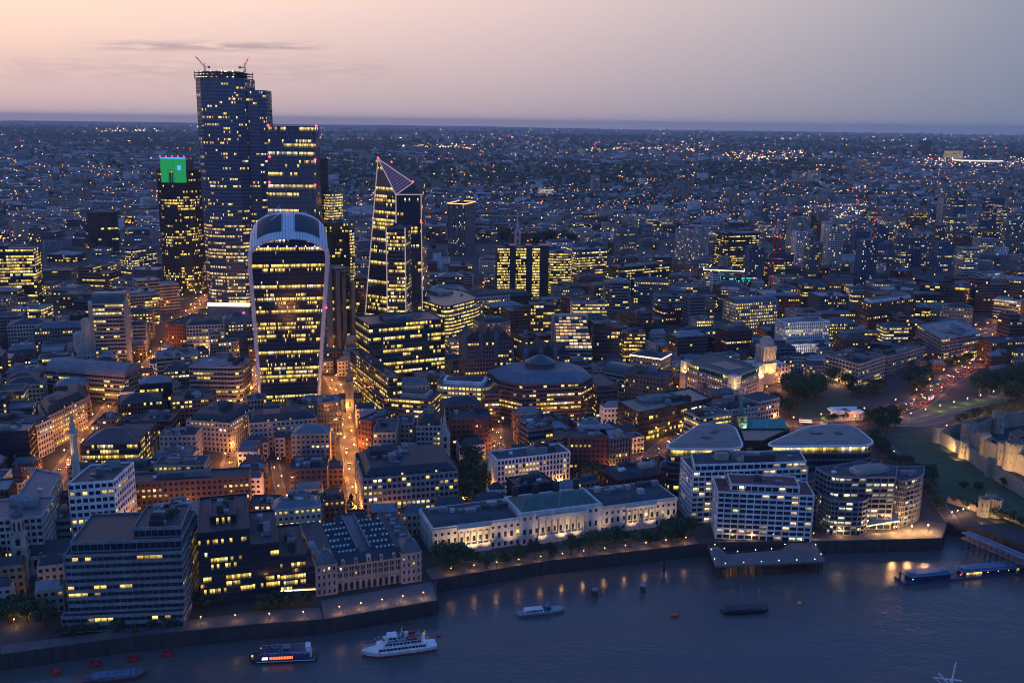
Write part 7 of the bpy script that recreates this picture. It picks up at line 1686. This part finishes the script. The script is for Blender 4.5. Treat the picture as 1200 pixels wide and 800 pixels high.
def cars_on(pts, lane_offs, t0, t1, step, desc, grp):
    P_ = pts; seg = []; tot = 0
    for a, b_ in zip(P_, P_[1:]): seg.append((tot, a, b_)); tot += (b_-a).length
    for lo, rev in lane_offs:
        s_ = t0*tot
        while s_ < t1*tot:
            for t_, a, b_ in seg[::-1]:
                if s_ >= t_: break
            u = (b_-a).normalized(); w = Vector((-u.y, u.x)); p = a+u*(s_-t_)+w*lo
            o = cr0.copy(); o.name = 'car'; COL.objects.link(o); o.location = (p.x, p.y, .22); o.rotation_euler = (0, 0, math.atan2(u.y, u.x)+(math.pi if rev else 0))
            for q in cparts: k = q.copy(); COL.objects.link(k); k.parent = o
            o['category'] = 'car'; o['group'] = grp; cars.append((o, p, desc)); s_ += step*rc.uniform(.8, 1.9)
cars_on(R6, [(-5.4, False), (-1.9, False)], .08, .75, 12, 'dark car with red tail lights queueing on the busy road', 'cars queueing on the busy road')
cars_on(R6, [(2.4, True), (5.6, True)], .1, .8, 22, 'dark car with white headlights coming down the busy road', 'cars coming down the busy road')
cars_on(R7, [(1.8, False), (-1.8, True)], .05, .6, 8, 'car waiting in the lit street beside the square', 'cars beside the square')
cars_on(R5, [(-2, False), (2, True)], .62, .8, 24, 'car on the curving road left of the leaf roofs', 'cars on the curving road')
cars_on(R3, [(1.8, True)], .3, .7, 34, 'car in the orange lane', 'cars in the orange lane'); cars_on(R1, [(1.8, True), (-2, False)], .1, .9, 46, 'car in the long street left of the flared tower', 'cars in the long street')
cars_on(R2, [(1.4, False)], .1, .8, 22, 'car in the lane beside the flared tower', 'cars in the lane by the tower'); cars_on(R4, [(1.5, False), (-1.5, True)], .1, .9, 18, 'car in the lane below the cone-roofed office', 'cars in the lane below the cone roof')
cars_on(R5, [(-2.4, False), (2.4, True)], .02, .5, 30, 'car on the riverside road behind the waterfront blocks', 'cars on the riverside road'); cars_on(R8, [(-1.8, False), (1.8, True)], .05, .95, 34, 'car on the street crossing behind the flared tower', 'cars on the crossing street'); cars_on(R10, [(1.5, False)], .1, .9, 16, 'car on the short street by the black glass office', 'cars on the short street')
# double-deck buses
bus0 = bpy.data.objects.new('bus', None); bparts = []
q = MB(); P8 = rounded([Vector((-5.2, -1.25)), Vector((5.2, -1.25)), Vector((5.2, 1.25)), Vector((-5.2, 1.25))], .5, 3); q.prism([(p.x, p.y) for p in P8], .35, 4.2); bparts.append(q.build('body', 'red_paint', bus0))
q = MB(); q.prism([(p.x*.96, p.y*.92) for p in P8], 4.2, 4.35); bparts.append(q.build('roof', 'pale_roof', bus0))
for z0, z1 in ((1.2, 2.0), (2.8, 3.6)):
    q = MB()
    for s_ in (-1, 1): q.face([(-4.6, s_*1.28, z0), (4.6, s_*1.28, z0), (4.6, s_*1.28, z1), (-4.6, s_*1.28, z1)])
    for s_ in (-1, 1): q.face([(s_*5.23, -.9, z0), (s_*5.23, .9, z0), (s_*5.23, .9, z1), (s_*5.23, -.9, z1)])
    bparts.append(q.build('lit_window_band', 'lit_white', bus0))
for x in (-3.2, 3.2):
    for s_ in (-1, 1): q = MB(); q.tube((x, s_*1.0, .5), (x, s_*1.3, .5), .5, n=10); bparts.append(q.build('wheel', 'dark_hull', bus0))
for s_ in (-1, 1): q = MB(); q.octa((-5.3, s_*.9, 1), .3); bparts.append(q.build('tail_light', 'tail_red', bus0))
for p_ in bparts: COL.objects.unlink(p_)
for k, (pts, f_, lo, rev, lb) in enumerate(((R6, .3, -5.4, 0, 'red double-deck bus in the queue on the busy road'), (R6, .62, 2.6, 1, 'red double-deck bus coming down the busy road'), (R7, .45, -1.8, 1, 'red double-deck bus beside the garden square'), (R1, .22, -2, 0, 'red double-deck bus in the street near the tall column'), (R1, .55, 2, 1, 'red double-deck bus in the long street near the vaulted hall'), (R5, .9, 2.2, 1, 'red double-deck bus on the road behind the leaf-roofed offices'), (R8, .35, 1.8, 1, 'red double-deck bus on the street behind the green glass office'))):
    i = min(len(pts)-2, int(f_*(len(pts)-1))); a, b_ = pts[i], pts[i+1]; u = (b_-a).normalized(); w = Vector((-u.y, u.x)); p = a.lerp(b_, .5)+w*lo
    o = bus0.copy(); o.name = 'bus'; COL.objects.link(o); o.location = (p.x, p.y, .22); o.rotation_euler = (0, 0, math.atan2(u.y, u.x)+math.pi*rev); tag(o, lb, 'bus', 'red buses')
    for q in bparts: kq = q.copy(); COL.objects.link(kq); kq.parent = o
    cars[:] = [c_ for c_ in cars if not ((c_[1]-p).length < 8 and (kill(c_[0]) or True))]
by = {}
for o, p, d in cars: by.setdefault(d, []).append((p.y, o))
for d, v in by.items():
    v.sort(key=lambda q: q[0])
    for i, (y, o) in enumerate(v): o['label'] = d+('' if len(v) == 1 else f", {'nearest' if i == 0 else ORD[i]+' from the near end'}")

# ================================================================== LAMPS
LG = {}
def lamp(p, dirv, power, desc, grp, colr=(1, .34, .06), hgt=7.5, mat='lamp_warm', light=True, r_=.5):
    root = empty('quay_lamp' if hgt == 4.2 else 'path_lamp' if hgt < 5.2 else 'street_lamp', (p.x, p.y, 0), '', 'street lamp' if hgt > 5.2 else 'lamp', grp)
    q = MB(); q.tube((0, 0, 0), (0, 0, hgt), .11, .07, 6); q.build('pole', 'dark_metal', root)
    tip = (dirv.x*1.6, dirv.y*1.6, hgt+.3)
    q = MB(); q.tube((0, 0, hgt), tip, .06, n=5); q.build('arm', 'dark_metal', root)
    q = MB(); q.octa((tip[0], tip[1], tip[2]-.25), r_); q.build('lantern', mat, root)
    if light:
        l = bpy.data.lights.new('lamp_light', 'POINT'); l.energy = power; l.color = colr; l.shadow_soft_size = .5; lo = bpy.data.objects.new('lamp_light', l); COL.objects.link(lo); lo.parent = root; lo.location = (tip[0], tip[1], tip[2]-1.0)
    LG.setdefault(desc, []).append((p, root))
LP = 3600
for p, w, pw in LAMPS:
    if not inframe(p): continue
    lamp(p, w, LP*pw, place_words(p)[:2], 'street lamps of the city streets', r_=.35+p.y*.00035)
# warm lamps tucked into lanes between the blocks
rl = random.Random(8); n_ = 0
for _ in range(4000):
    if n_ >= 105: break
    y = math.exp(rl.uniform(math.log(520), math.log(1900))); x = rl.uniform(-.53, .53)*y; c = Vector((x, y)); B4 = [c+Vector((i*1.5, j*1.5)) for i, j in ((-1, -1), (1, -1), (1, 1), (-1, 1))]
    if not isfree(B4) or not land_ok(B4): continue
    lamp(c, Vector((1, 0)), LP*rl.uniform(.6, 1.6), place_words(c)[:2], 'street lamps in lanes', colr=(1, rl.uniform(.3, .5), rl.uniform(.05, .16)), hgt=5.5, r_=.4+c.y*.0003); n_ += 1
    occupy([c+Vector((i*14, j*14)) for i, j in ((-1, -1), (1, -1), (1, 1), (-1, 1))])
def lamps_row(px0, px1, n, desc, grp, mat='lamp_warm', power=900, light=True, hgt=4.2, r_=.42, colr=(1, .5, .18)):
    for k in range(n):
        p = G(*px0).lerp(G(*px1), (k+.5)/n); lamp(p, Vector((0, .3)), power, desc, grp, colr, hgt, mat, light, r_)
lamps_row((515, 676), (815, 636), 12, 'low lamp on the riverside walk before the customs hall', 'riverside walk lamps', power=500)
lamps_row((385, 722), (508, 701), 5, 'lamp on the quay of the arcaded market hall', 'quay lamps', power=600)
lamps_row((215, 733), (375, 725), 4, 'lamp on the garden walk left of the market hall', 'garden walk lamps', power=500)
lamps_row((8, 742), (58, 702), 3, 'orange lamp on the path through the lower left garden', 'garden path lamps', power=900)
lamps_row((846, 635), (965, 632), 5, 'lamp on the riverside walk below the apartment blocks', 'apartment walk lamps', power=500)
lamps_row((975, 629), (1098, 622), 6, 'lamp on the terrace below the curved apartments', 'terrace lamps', power=2200)
lamps_row((1040, 628), (1096, 625), 3, 'added orange lamp at the water edge for stronger river reflections', 'added edge lamps', power=7000, hgt=6)  # extra lamps, added to strengthen the reflections in the river
lamps_row((1026, 514), (1095, 578), 13, 'white lamp along the path beside the moat', 'moat path lamps', 'lamp_white', 500, False, 3.5, .4, (1, .85, .7))
lamps_row((1040, 498), (1200, 455), 10, 'pale lamp along the hill road right of the moat', 'hill road lamps', 'lamp_white', 1500, True, 5, .45, (1, .8, .6))
lamps_row((1098, 506), (1225, 482), 6, 'lamp in the ward behind the fortress walls', 'fortress lamps', power=6000); lamps_row((1112, 607), (1138, 600), 4, 'white lamp by the landing stage right of the terrace', 'landing stage lamps', 'lamp_white', 900, True, 3.5, .5)
lamps_row((975, 452), (1036, 444), 5, 'golden lamp added to light the foot of the dark corner office', 'added corner office lamps', power=6000, hgt=5)  # lamps added to give the corner office its golden ground-floor glow
# floodlights: they stand on the ground or on ledges and aim at stone
def flood(p, z, target, power, label, colr=(1, .62, .26), ang_=80):
    root = empty('floodlight', (p.x, p.y, z), label, 'floodlight'); q = MB(); q.box(-.35, -.3, 0, .35, .3, .5); q.build('lamp_housing', 'dark_metal', root)
    l = bpy.data.lights.new('flood_light', 'SPOT'); l.energy = power; l.color = colr; l.spot_size = RD(ang_); l.spot_blend = .8; l.shadow_soft_size = .4
    o = bpy.data.objects.new('flood_light', l); COL.objects.link(o); o.parent = root; o.location = (0, 0, .7); d_ = Vector((target[0]-p.x, target[1]-p.y, target[2]-z)); o.rotation_euler = d_.to_track_quat('-Z', 'Y').to_euler()
A = G(507, 652); B = G(792, 613); u = (B-A).normalized(); w = Vector((-u.y, u.x)); LCx = (B-A).length
for i, (f_, pw) in enumerate(((.05, 7000), (.11, 12000), (.155, 16000), (.20, 12000), (.30, 6000), (.42, 6000), (.50, 9000), (.56, 6000), (.68, 4500), (.80, 9000), (.88, 9000), (.96, 5000))):
    p = A+u*LCx*f_-w*9; flood(p, .5, (*(A+u*LCx*f_), 10), pw*.7, f"floodlight at the foot of the customs hall, {ORD[i] if i else 'first'} from the left")
p = G(895, 448); flood(p+Vector((-4, -16)), 8, (p.x, p.y, 30), 24000, 'floodlight aimed up at the columned tower, left', (1, .55, .15)); flood(p+Vector((9, -15)), 8, (p.x, p.y, 24), 20000, 'floodlight aimed up at the columned tower, right', (1, .55, .15))
for i, (x, y, tx, ty, pw) in enumerate(((1120, 540, 1135, 527, 16000), (1143, 545, 1152, 536, 22000), (1162, 556, 1170, 545, 26000), (1178, 562, 1188, 548, 26000), (1110, 530, 1128, 517, 14000), (1150, 615, 1154, 604, 7000), (1166, 614, 1168, 604, 7000), (1196, 570, 1205, 556, 26000))):
    p = G(x, y); t_ = G(tx, ty); flood(p, .5, (*t_, 6), pw*.7, f"floodlight before the fortress walls, {ORD[i] if i else 'first'} of eight", (1, .58, .22), 120)
p = G(93, 592); flood(p+Vector((-3, -3.5)), 30, (p.x, p.y, hcol), 9000, 'small floodlight aimed at the golden urn of the column', (1, .6, .15), 60)
for i, (x, y, z) in enumerate(((801, 424, 18), (862, 443, 18), (893, 430, 18))):
    p = G(x, y, 28)+Vector((-1, -9)); flood(p, z, (p.x+1, p.y+9, 26), 14000, f"floodlight lighting corner pavilion {['left', 'middle', 'right'][i]} of the courtyard block", (1, .6, .2), 100)
p = G(866, 516); flood(p+Vector((3, -7)), 6, (p.x, p.y, 26), 22000, 'floodlight turned up at the green copper spire', (.45, 1, .7), 60)
p = G(962, 498); flood(p, .5, (*G(990, 486), 5), 15000, 'floodlight before the white pavilion', (1, .85, .65), 110)
p = G(940, 400); flood(G(938, 425), 1, (*G(945, 405), 20), 26000, 'floodlight below the white stepped hotel', (1, .85, .8), 120)
for key, v in LG.items():
    if isinstance(key, tuple):
        rel, d = key; v.sort(key=lambda q: q[0].y); v_ = v
        for i, (p, o) in enumerate(v_): o['label'] = f"warm street lamp {rel} the {d}" + ('' if len(v) == 1 else f", {ORD[i]} in distance")
    else:
        v.sort(key=lambda q: q[0].x)
        for i, (p, o) in enumerate(v): o['label'] = key + ('' if len(v) == 1 else f", {'leftmost' if i == 0 else 'rightmost' if i == len(v)-1 else ORD[i]+' from the left'}")

# ================================================================== FAR SUBURBS: uncountable masses
rn = np.random.default_rng(5)
def quads_obj(name, V, Fc, mats, mi, label):
    me = bpy.data.meshes.new(name); me.vertices.add(len(V)); me.vertices.foreach_set('co', np.asarray(V, 'f').ravel())
    n = len(Fc); k = Fc.shape[1]; me.loops.add(n*k); me.loops.foreach_set('vertex_index', Fc.astype('i').ravel()); me.polygons.add(n); me.polygons.foreach_set('loop_start', np.arange(0, n*k, k, dtype='i'))
    try: me.polygons.foreach_set('loop_total', np.full(n, k, 'i'))
    except Exception: pass
    for m_ in mats: me.materials.append(MAT[m_])
    if mi is not None: me.polygons.foreach_set('material_index', mi.astype('i'))
    me.update(calc_edges=True); o = bpy.data.objects.new(name, me); COL.objects.link(o); o['kind'] = 'stuff'; o['label'] = label; return o
def screen_pts(n, y0, y1, pw=1.0):
    out = []
    while len(out) < n:
        px = rn.uniform(-40, 1240); py = y0+(y1-y0)*rn.random()**pw; g = G(px, py+(px-600)*.0133)
        if g.y > 1500: out.append((g.x, g.y))
    return np.array(out)
def noise2(P, s, seed):
    r_ = np.random.default_rng(seed); v = np.zeros(len(P))
    for k in range(7): a = r_.uniform(0, 6.28); f_ = s*r_.uniform(.5, 2.2); v += np.sin(P[:, 0]*math.cos(a)*f_+P[:, 1]*math.sin(a)*f_+r_.uniform(0, 6.28))
    return v/3
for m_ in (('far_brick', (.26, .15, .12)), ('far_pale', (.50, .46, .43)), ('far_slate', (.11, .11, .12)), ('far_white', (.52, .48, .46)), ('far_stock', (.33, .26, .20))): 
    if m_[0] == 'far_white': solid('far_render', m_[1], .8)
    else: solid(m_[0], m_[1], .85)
# distant buildings with pitched roofs (walls + two slopes)
Pp = np.concatenate([screen_pts(5200, 186, 262), screen_pts(5200, 154, 190)])
wood = noise2(Pp, .0011, 3); Pp = Pp[(wood < .75) | (rn.random(len(wood)) < .45)]
keep = np.array([(p[1] > 2450) or isfree([Vector((p[0]+i*24, p[1]+j*18)) for i, j in ((-1, -1), (1, -1), (1, 1), (-1, 1))]) for p in Pp]); Pp = Pp[keep]
n = len(Pp); D = Pp[:, 1]; sc_ = np.clip(D/3500, .8, 4)
L2 = rn.uniform(7, 30, n)*sc_**.85; W2_ = rn.uniform(4.5, 8, n)*sc_**.6; Hh = rn.uniform(5.5, 11, n)*np.where(rn.random(n) < .07, rn.uniform(1.5, 3.4, n), 1)*np.clip(sc_, 1, 1.8)**.5; ang_ = np.round(rn.uniform(0, 4, n))*.4+noise2(Pp, .002, 9)*.5
cu, su = np.cos(ang_), np.sin(ang_); ridge = np.where(Hh < 13, 3.2*np.clip(sc_, 1, 2), .1)
loc = np.array([(-1, -1, 0), (1, -1, 0), (1, 1, 0), (-1, 1, 0), (-1, -1, 1), (1, -1, 1), (1, 1, 1), (-1, 1, 1), (-1, 0, 2), (1, 0, 2)])
V = np.zeros((n, 10, 3))
for i, (a, b_, z) in enumerate(loc):
    lx, ly = a*L2, b_*W2_; V[:, i, 0] = Pp[:, 0]+lx*cu-ly*su; V[:, i, 1] = Pp[:, 1]+lx*su+ly*cu; V[:, i, 2] = 0 if z == 0 else Hh if z == 1 else Hh+ridge
base = (np.arange(n)*10)[:, None]
Q4 = np.array([(0, 1, 5, 4), (1, 2, 6, 5), (2, 3, 7, 6), (3, 0, 4, 7), (4, 5, 9, 8), (6, 7, 8, 9), (5, 6, 9, 9), (7, 4, 8, 8)])
Q4 = Q4[:6]; F4 = (base[:, None, :]+Q4[None, :, :]).reshape(-1, 4)
wm = rn.choice([0, 0, 1, 4, 3], n, p=[.3, .15, .2, .25, .1]); rm_ = rn.choice([2, 0, 1], n, p=[.6, .25, .15]); mi = np.stack([wm, wm, wm, wm, rm_, rm_], 1).ravel()
quads_obj('distant_houses', V.reshape(-1, 3), F4, ['far_brick', 'far_pale', 'far_slate', 'far_render', 'far_stock'], mi, 'mass of small houses and blocks fading into the far suburbs')
# woods and street trees out there: lumps of leaf-like facets
Tt = np.concatenate([screen_pts(3600, 176, 262), screen_pts(6500, 150, 180)]); wn_ = noise2(Tt, .0011, 3); Tt = Tt[(wn_ > .15) | (rn.random(len(Tt)) < .25)]
Te = screen_pts(9000, 156, 262); Tt = np.concatenate([Tt, Te[noise2(Te, .0011, 3) > .62]])
park = np.array([[*G(*q)] for q in zip(rn.uniform(820, 990, 520), rn.uniform(189, 207, 520))]+[[*G(*q)] for q in zip(rn.uniform(560, 800, 420), rn.uniform(231, 240, 420))]+[[*G(*q)] for q in zip(rn.uniform(560, 700, 160), rn.uniform(273, 283, 160))])
Tt = np.concatenate([Tt, park]); Tt = Tt[Tt[:, 1] > 1900]
keep = np.array([(p[1] > 2450) or isfree([Vector((p[0]+i*14, p[1]+j*14)) for i, j in ((-1, -1), (1, -1), (1, 1), (-1, 1))]) for p in Tt]); Tt = Tt[keep]
n = len(Tt); sc_ = np.clip(Tt[:, 1]/3500, .8, 4); nl = 14
c3_ = np.zeros((n, nl, 3)); R_ = rn.uniform(6, 12, n)*sc_
dd = rn.normal(size=(n, nl, 3)); dd /= np.linalg.norm(dd, axis=2, keepdims=True); c3_ = dd*(R_[:, None, None]*rn.uniform(.4, 1.0, (n, nl, 1))); c3_[:, :, 2] *= .55
c3_[:, :, 0] += Tt[:, 0, None]; c3_[:, :, 1] += Tt[:, 1, None]; c3_[:, :, 2] += (R_*.55+2)[:, None]; c3_[:, :, 2] = np.maximum(c3_[:, :, 2], 1.0)
t1 = rn.normal(size=(n, nl, 3)); t1 /= np.linalg.norm(t1, axis=2, keepdims=True); t2 = np.cross(t1, dd); t2 /= np.linalg.norm(t2, axis=2, keepdims=True)+1e-6; s_ = (R_*.48)[:, None, None]
V = np.stack([c3_+t1*s_, c3_+t2*s_, c3_-t1*s_, c3_-t2*s_], 2).reshape(-1, 3); F4 = np.arange(len(V)).reshape(-1, 4)
quads_obj('distant_woods', V, F4, ['foliage'], None, 'dark woods and tree belts of the far suburbs')
# far lights (street lamps and windows too many to count)
def lights(P, sz, mats, mi, zr, name, label):
    n = len(P); z = rn.uniform(*zr, n); r_ = sz*P[:, 1]*rn.uniform(.5, 1.35, n)
    V = np.zeros((n, 6, 3)); V[:, :, 0] = P[:, 0, None]; V[:, :, 1] = P[:, 1, None]; V[:, :, 2] = z[:, None]
    for i, (a, b_, c) in enumerate(((1, 0, 0), (0, 1, 0), (-1, 0, 0), (0, -1, 0), (0, 0, 1), (0, 0, -1))): V[:, i, 0] += a*r_; V[:, i, 1] += b_*r_; V[:, i, 2] += c*r_*.8
    T3 = np.array([(0, 1, 4), (1, 2, 4), (2, 3, 4), (3, 0, 4), (1, 0, 5), (2, 1, 5), (3, 2, 5), (0, 3, 5)]); F3 = ((np.arange(n)*6)[:, None, None]+T3[None]).reshape(-1, 3)
    return quads_obj(name, V.reshape(-1, 3), F3, mats, np.repeat(mi, 8), label)
LM4 = ['far_warm', 'far_orange', 'far_white', 'far_red']
Pl = np.concatenate([screen_pts(1300, 180, 300), screen_pts(900, 150, 190)]); w_ = noise2(Pl, .0011, 3); Pl = Pl[(w_ < .5) | (rn.random(len(Pl)) < .2)]
lights(Pl, .00050, LM4, rn.choice([0, 1, 2, 3], len(Pl), p=[.52, .36, .08, .04]), (8, 20), 'distant_street_lights', 'countless tiny warm lights of the far suburbs')
St = []
for sp in screen_pts(150, 165, 285):
    a = rn.choice([.3, 1.87, .9, 2.5])+rn.normal()*.12; st_ = 26*max(1, sp[1]/3500)
    for k in range(int(rn.uniform(7, 26))): St.append((sp[0]+math.cos(a)*st_*k+rn.normal()*3, sp[1]+math.sin(a)*st_*k*1.3+rn.normal()*3)); a += rn.normal()*.03
St = np.array(St); St = St[St[:, 1] > 1900]; lights(St, .00046, LM4, rn.choice([0, 1, 2, 3], len(St), p=[.45, .5, .04, .01]), (8, 11), 'distant_road_lights', 'strings of amber lamps along far suburban roads')
def cl_(n, x0, x1, y0, y1, p, sz=.00055):
    P = np.array([[*G(rn.uniform(x0, x1), rn.uniform(y0, y1))] for _ in range(n)]); return P, rn.choice([0, 1, 2, 3], n, p=p), sz
for i, (P, mi, sz) in enumerate((cl_(150, 845, 948, 179, 190, [.35, .25, .38, .02]), cl_(130, 1070, 1200, 184, 198, [.3, .1, .5, .1]), cl_(60, 110, 200, 150, 155, [.3, .1, .6, 0]), cl_(80, 470, 560, 172, 176, [.5, .1, .4, 0]), cl_(60, 690, 830, 175, 178, [.5, .3, .2, 0]), cl_(70, 940, 1015, 247, 262, [.2, .1, .7, 0]), cl_(50, 800, 900, 300, 330, [.3, .2, .4, .1]), cl_(40, 0, 60, 282, 292, [.7, .3, 0, 0]), cl_(40, 760, 1100, 163, 166, [.4, .2, .4, 0]))):
    lights(P, sz, LM4, mi, (8, 22), 'distant_lights', ['dense cluster of white and orange lights beyond the dark park', 'bright lights round the distant stadium', 'row of white lights near the left horizon', 'line of lights behind the pointed tower', 'line of orange lights right of centre', 'white roof lights left of the hospital', 'pink-white lights along the lit cornice block', 'orange lights under the left steeple', 'sparse lights near the right horizon'][i])
# red aviation lights on far masts
# distant stadium
p = G(1145, 192); root = empty('stadium', (p.x, p.y, 0), 'distant oval stadium glowing white near the right horizon', 'stadium')
q = MB()
def ell(a, b_, z, n=40): return [(a*math.cos(k*2*math.pi/n), b_*math.sin(k*2*math.pi/n), z) for k in range(n)]
q.loft([ell(150, 120, 0), ell(165, 130, 28), ell(110, 90, 34)]); q.build('stand', 'far_pale', root); q = MB(); q.loft([ell(166, 131, 20), ell(167, 132, 27)]); q.build('lit_ring', 'lit_white', root)
p = G(1163, 188); root = empty('lattice_sculpture', (p.x+90, p.y, 0), 'distant red-lit looping lattice tower beside the stadium', 'tower'); q = MB()
pts = [Vector((22*math.sin(k*.9)*(1+.2*math.sin(k)), 12*math.cos(k*1.1), 8+k*5.6)) for k in range(18)]
for a, b_ in zip(pts, pts[1:]): q.tube(a, b_, 4.0, n=6)
q.build('loop', 'red_paint', root); q = MB(); q.tube((0, 0, 0), (0, 0, 95), 5, 4, 8); q.build('shaft', 'red_paint', root)
for k in range(4): l = MB(); l.octa((0, -8, 30+k*22), 5); l.build('red_light', 'far_red', root)
# two aircraft-like points are left out; the air itself:
hz_ = MB(); hz_.box(-46000, -9500, -8.5, 46000, 43500, 316); o = hz_.build('haze', 'felt'); o['kind'] = 'stuff'; o['label'] = 'thin blue evening haze over the whole city'
m = bpy.data.materials.new('haze_air'); m.use_nodes = True; t = m.node_tree; t.nodes.clear(); ou = t.nodes.new('ShaderNodeOutputMaterial'); pv_ = t.nodes.new('ShaderNodeVolumePrincipled')
pv_.inputs['Color'].default_value = (.82, .92, 1.0, 1); pv_.inputs['Density'].default_value = 2.9e-5; pv_.inputs['Anisotropy'].default_value = .1; t.links.new(pv_.outputs[0], ou.inputs['Volume']); o.data.materials.clear(); o.data.materials.append(m)
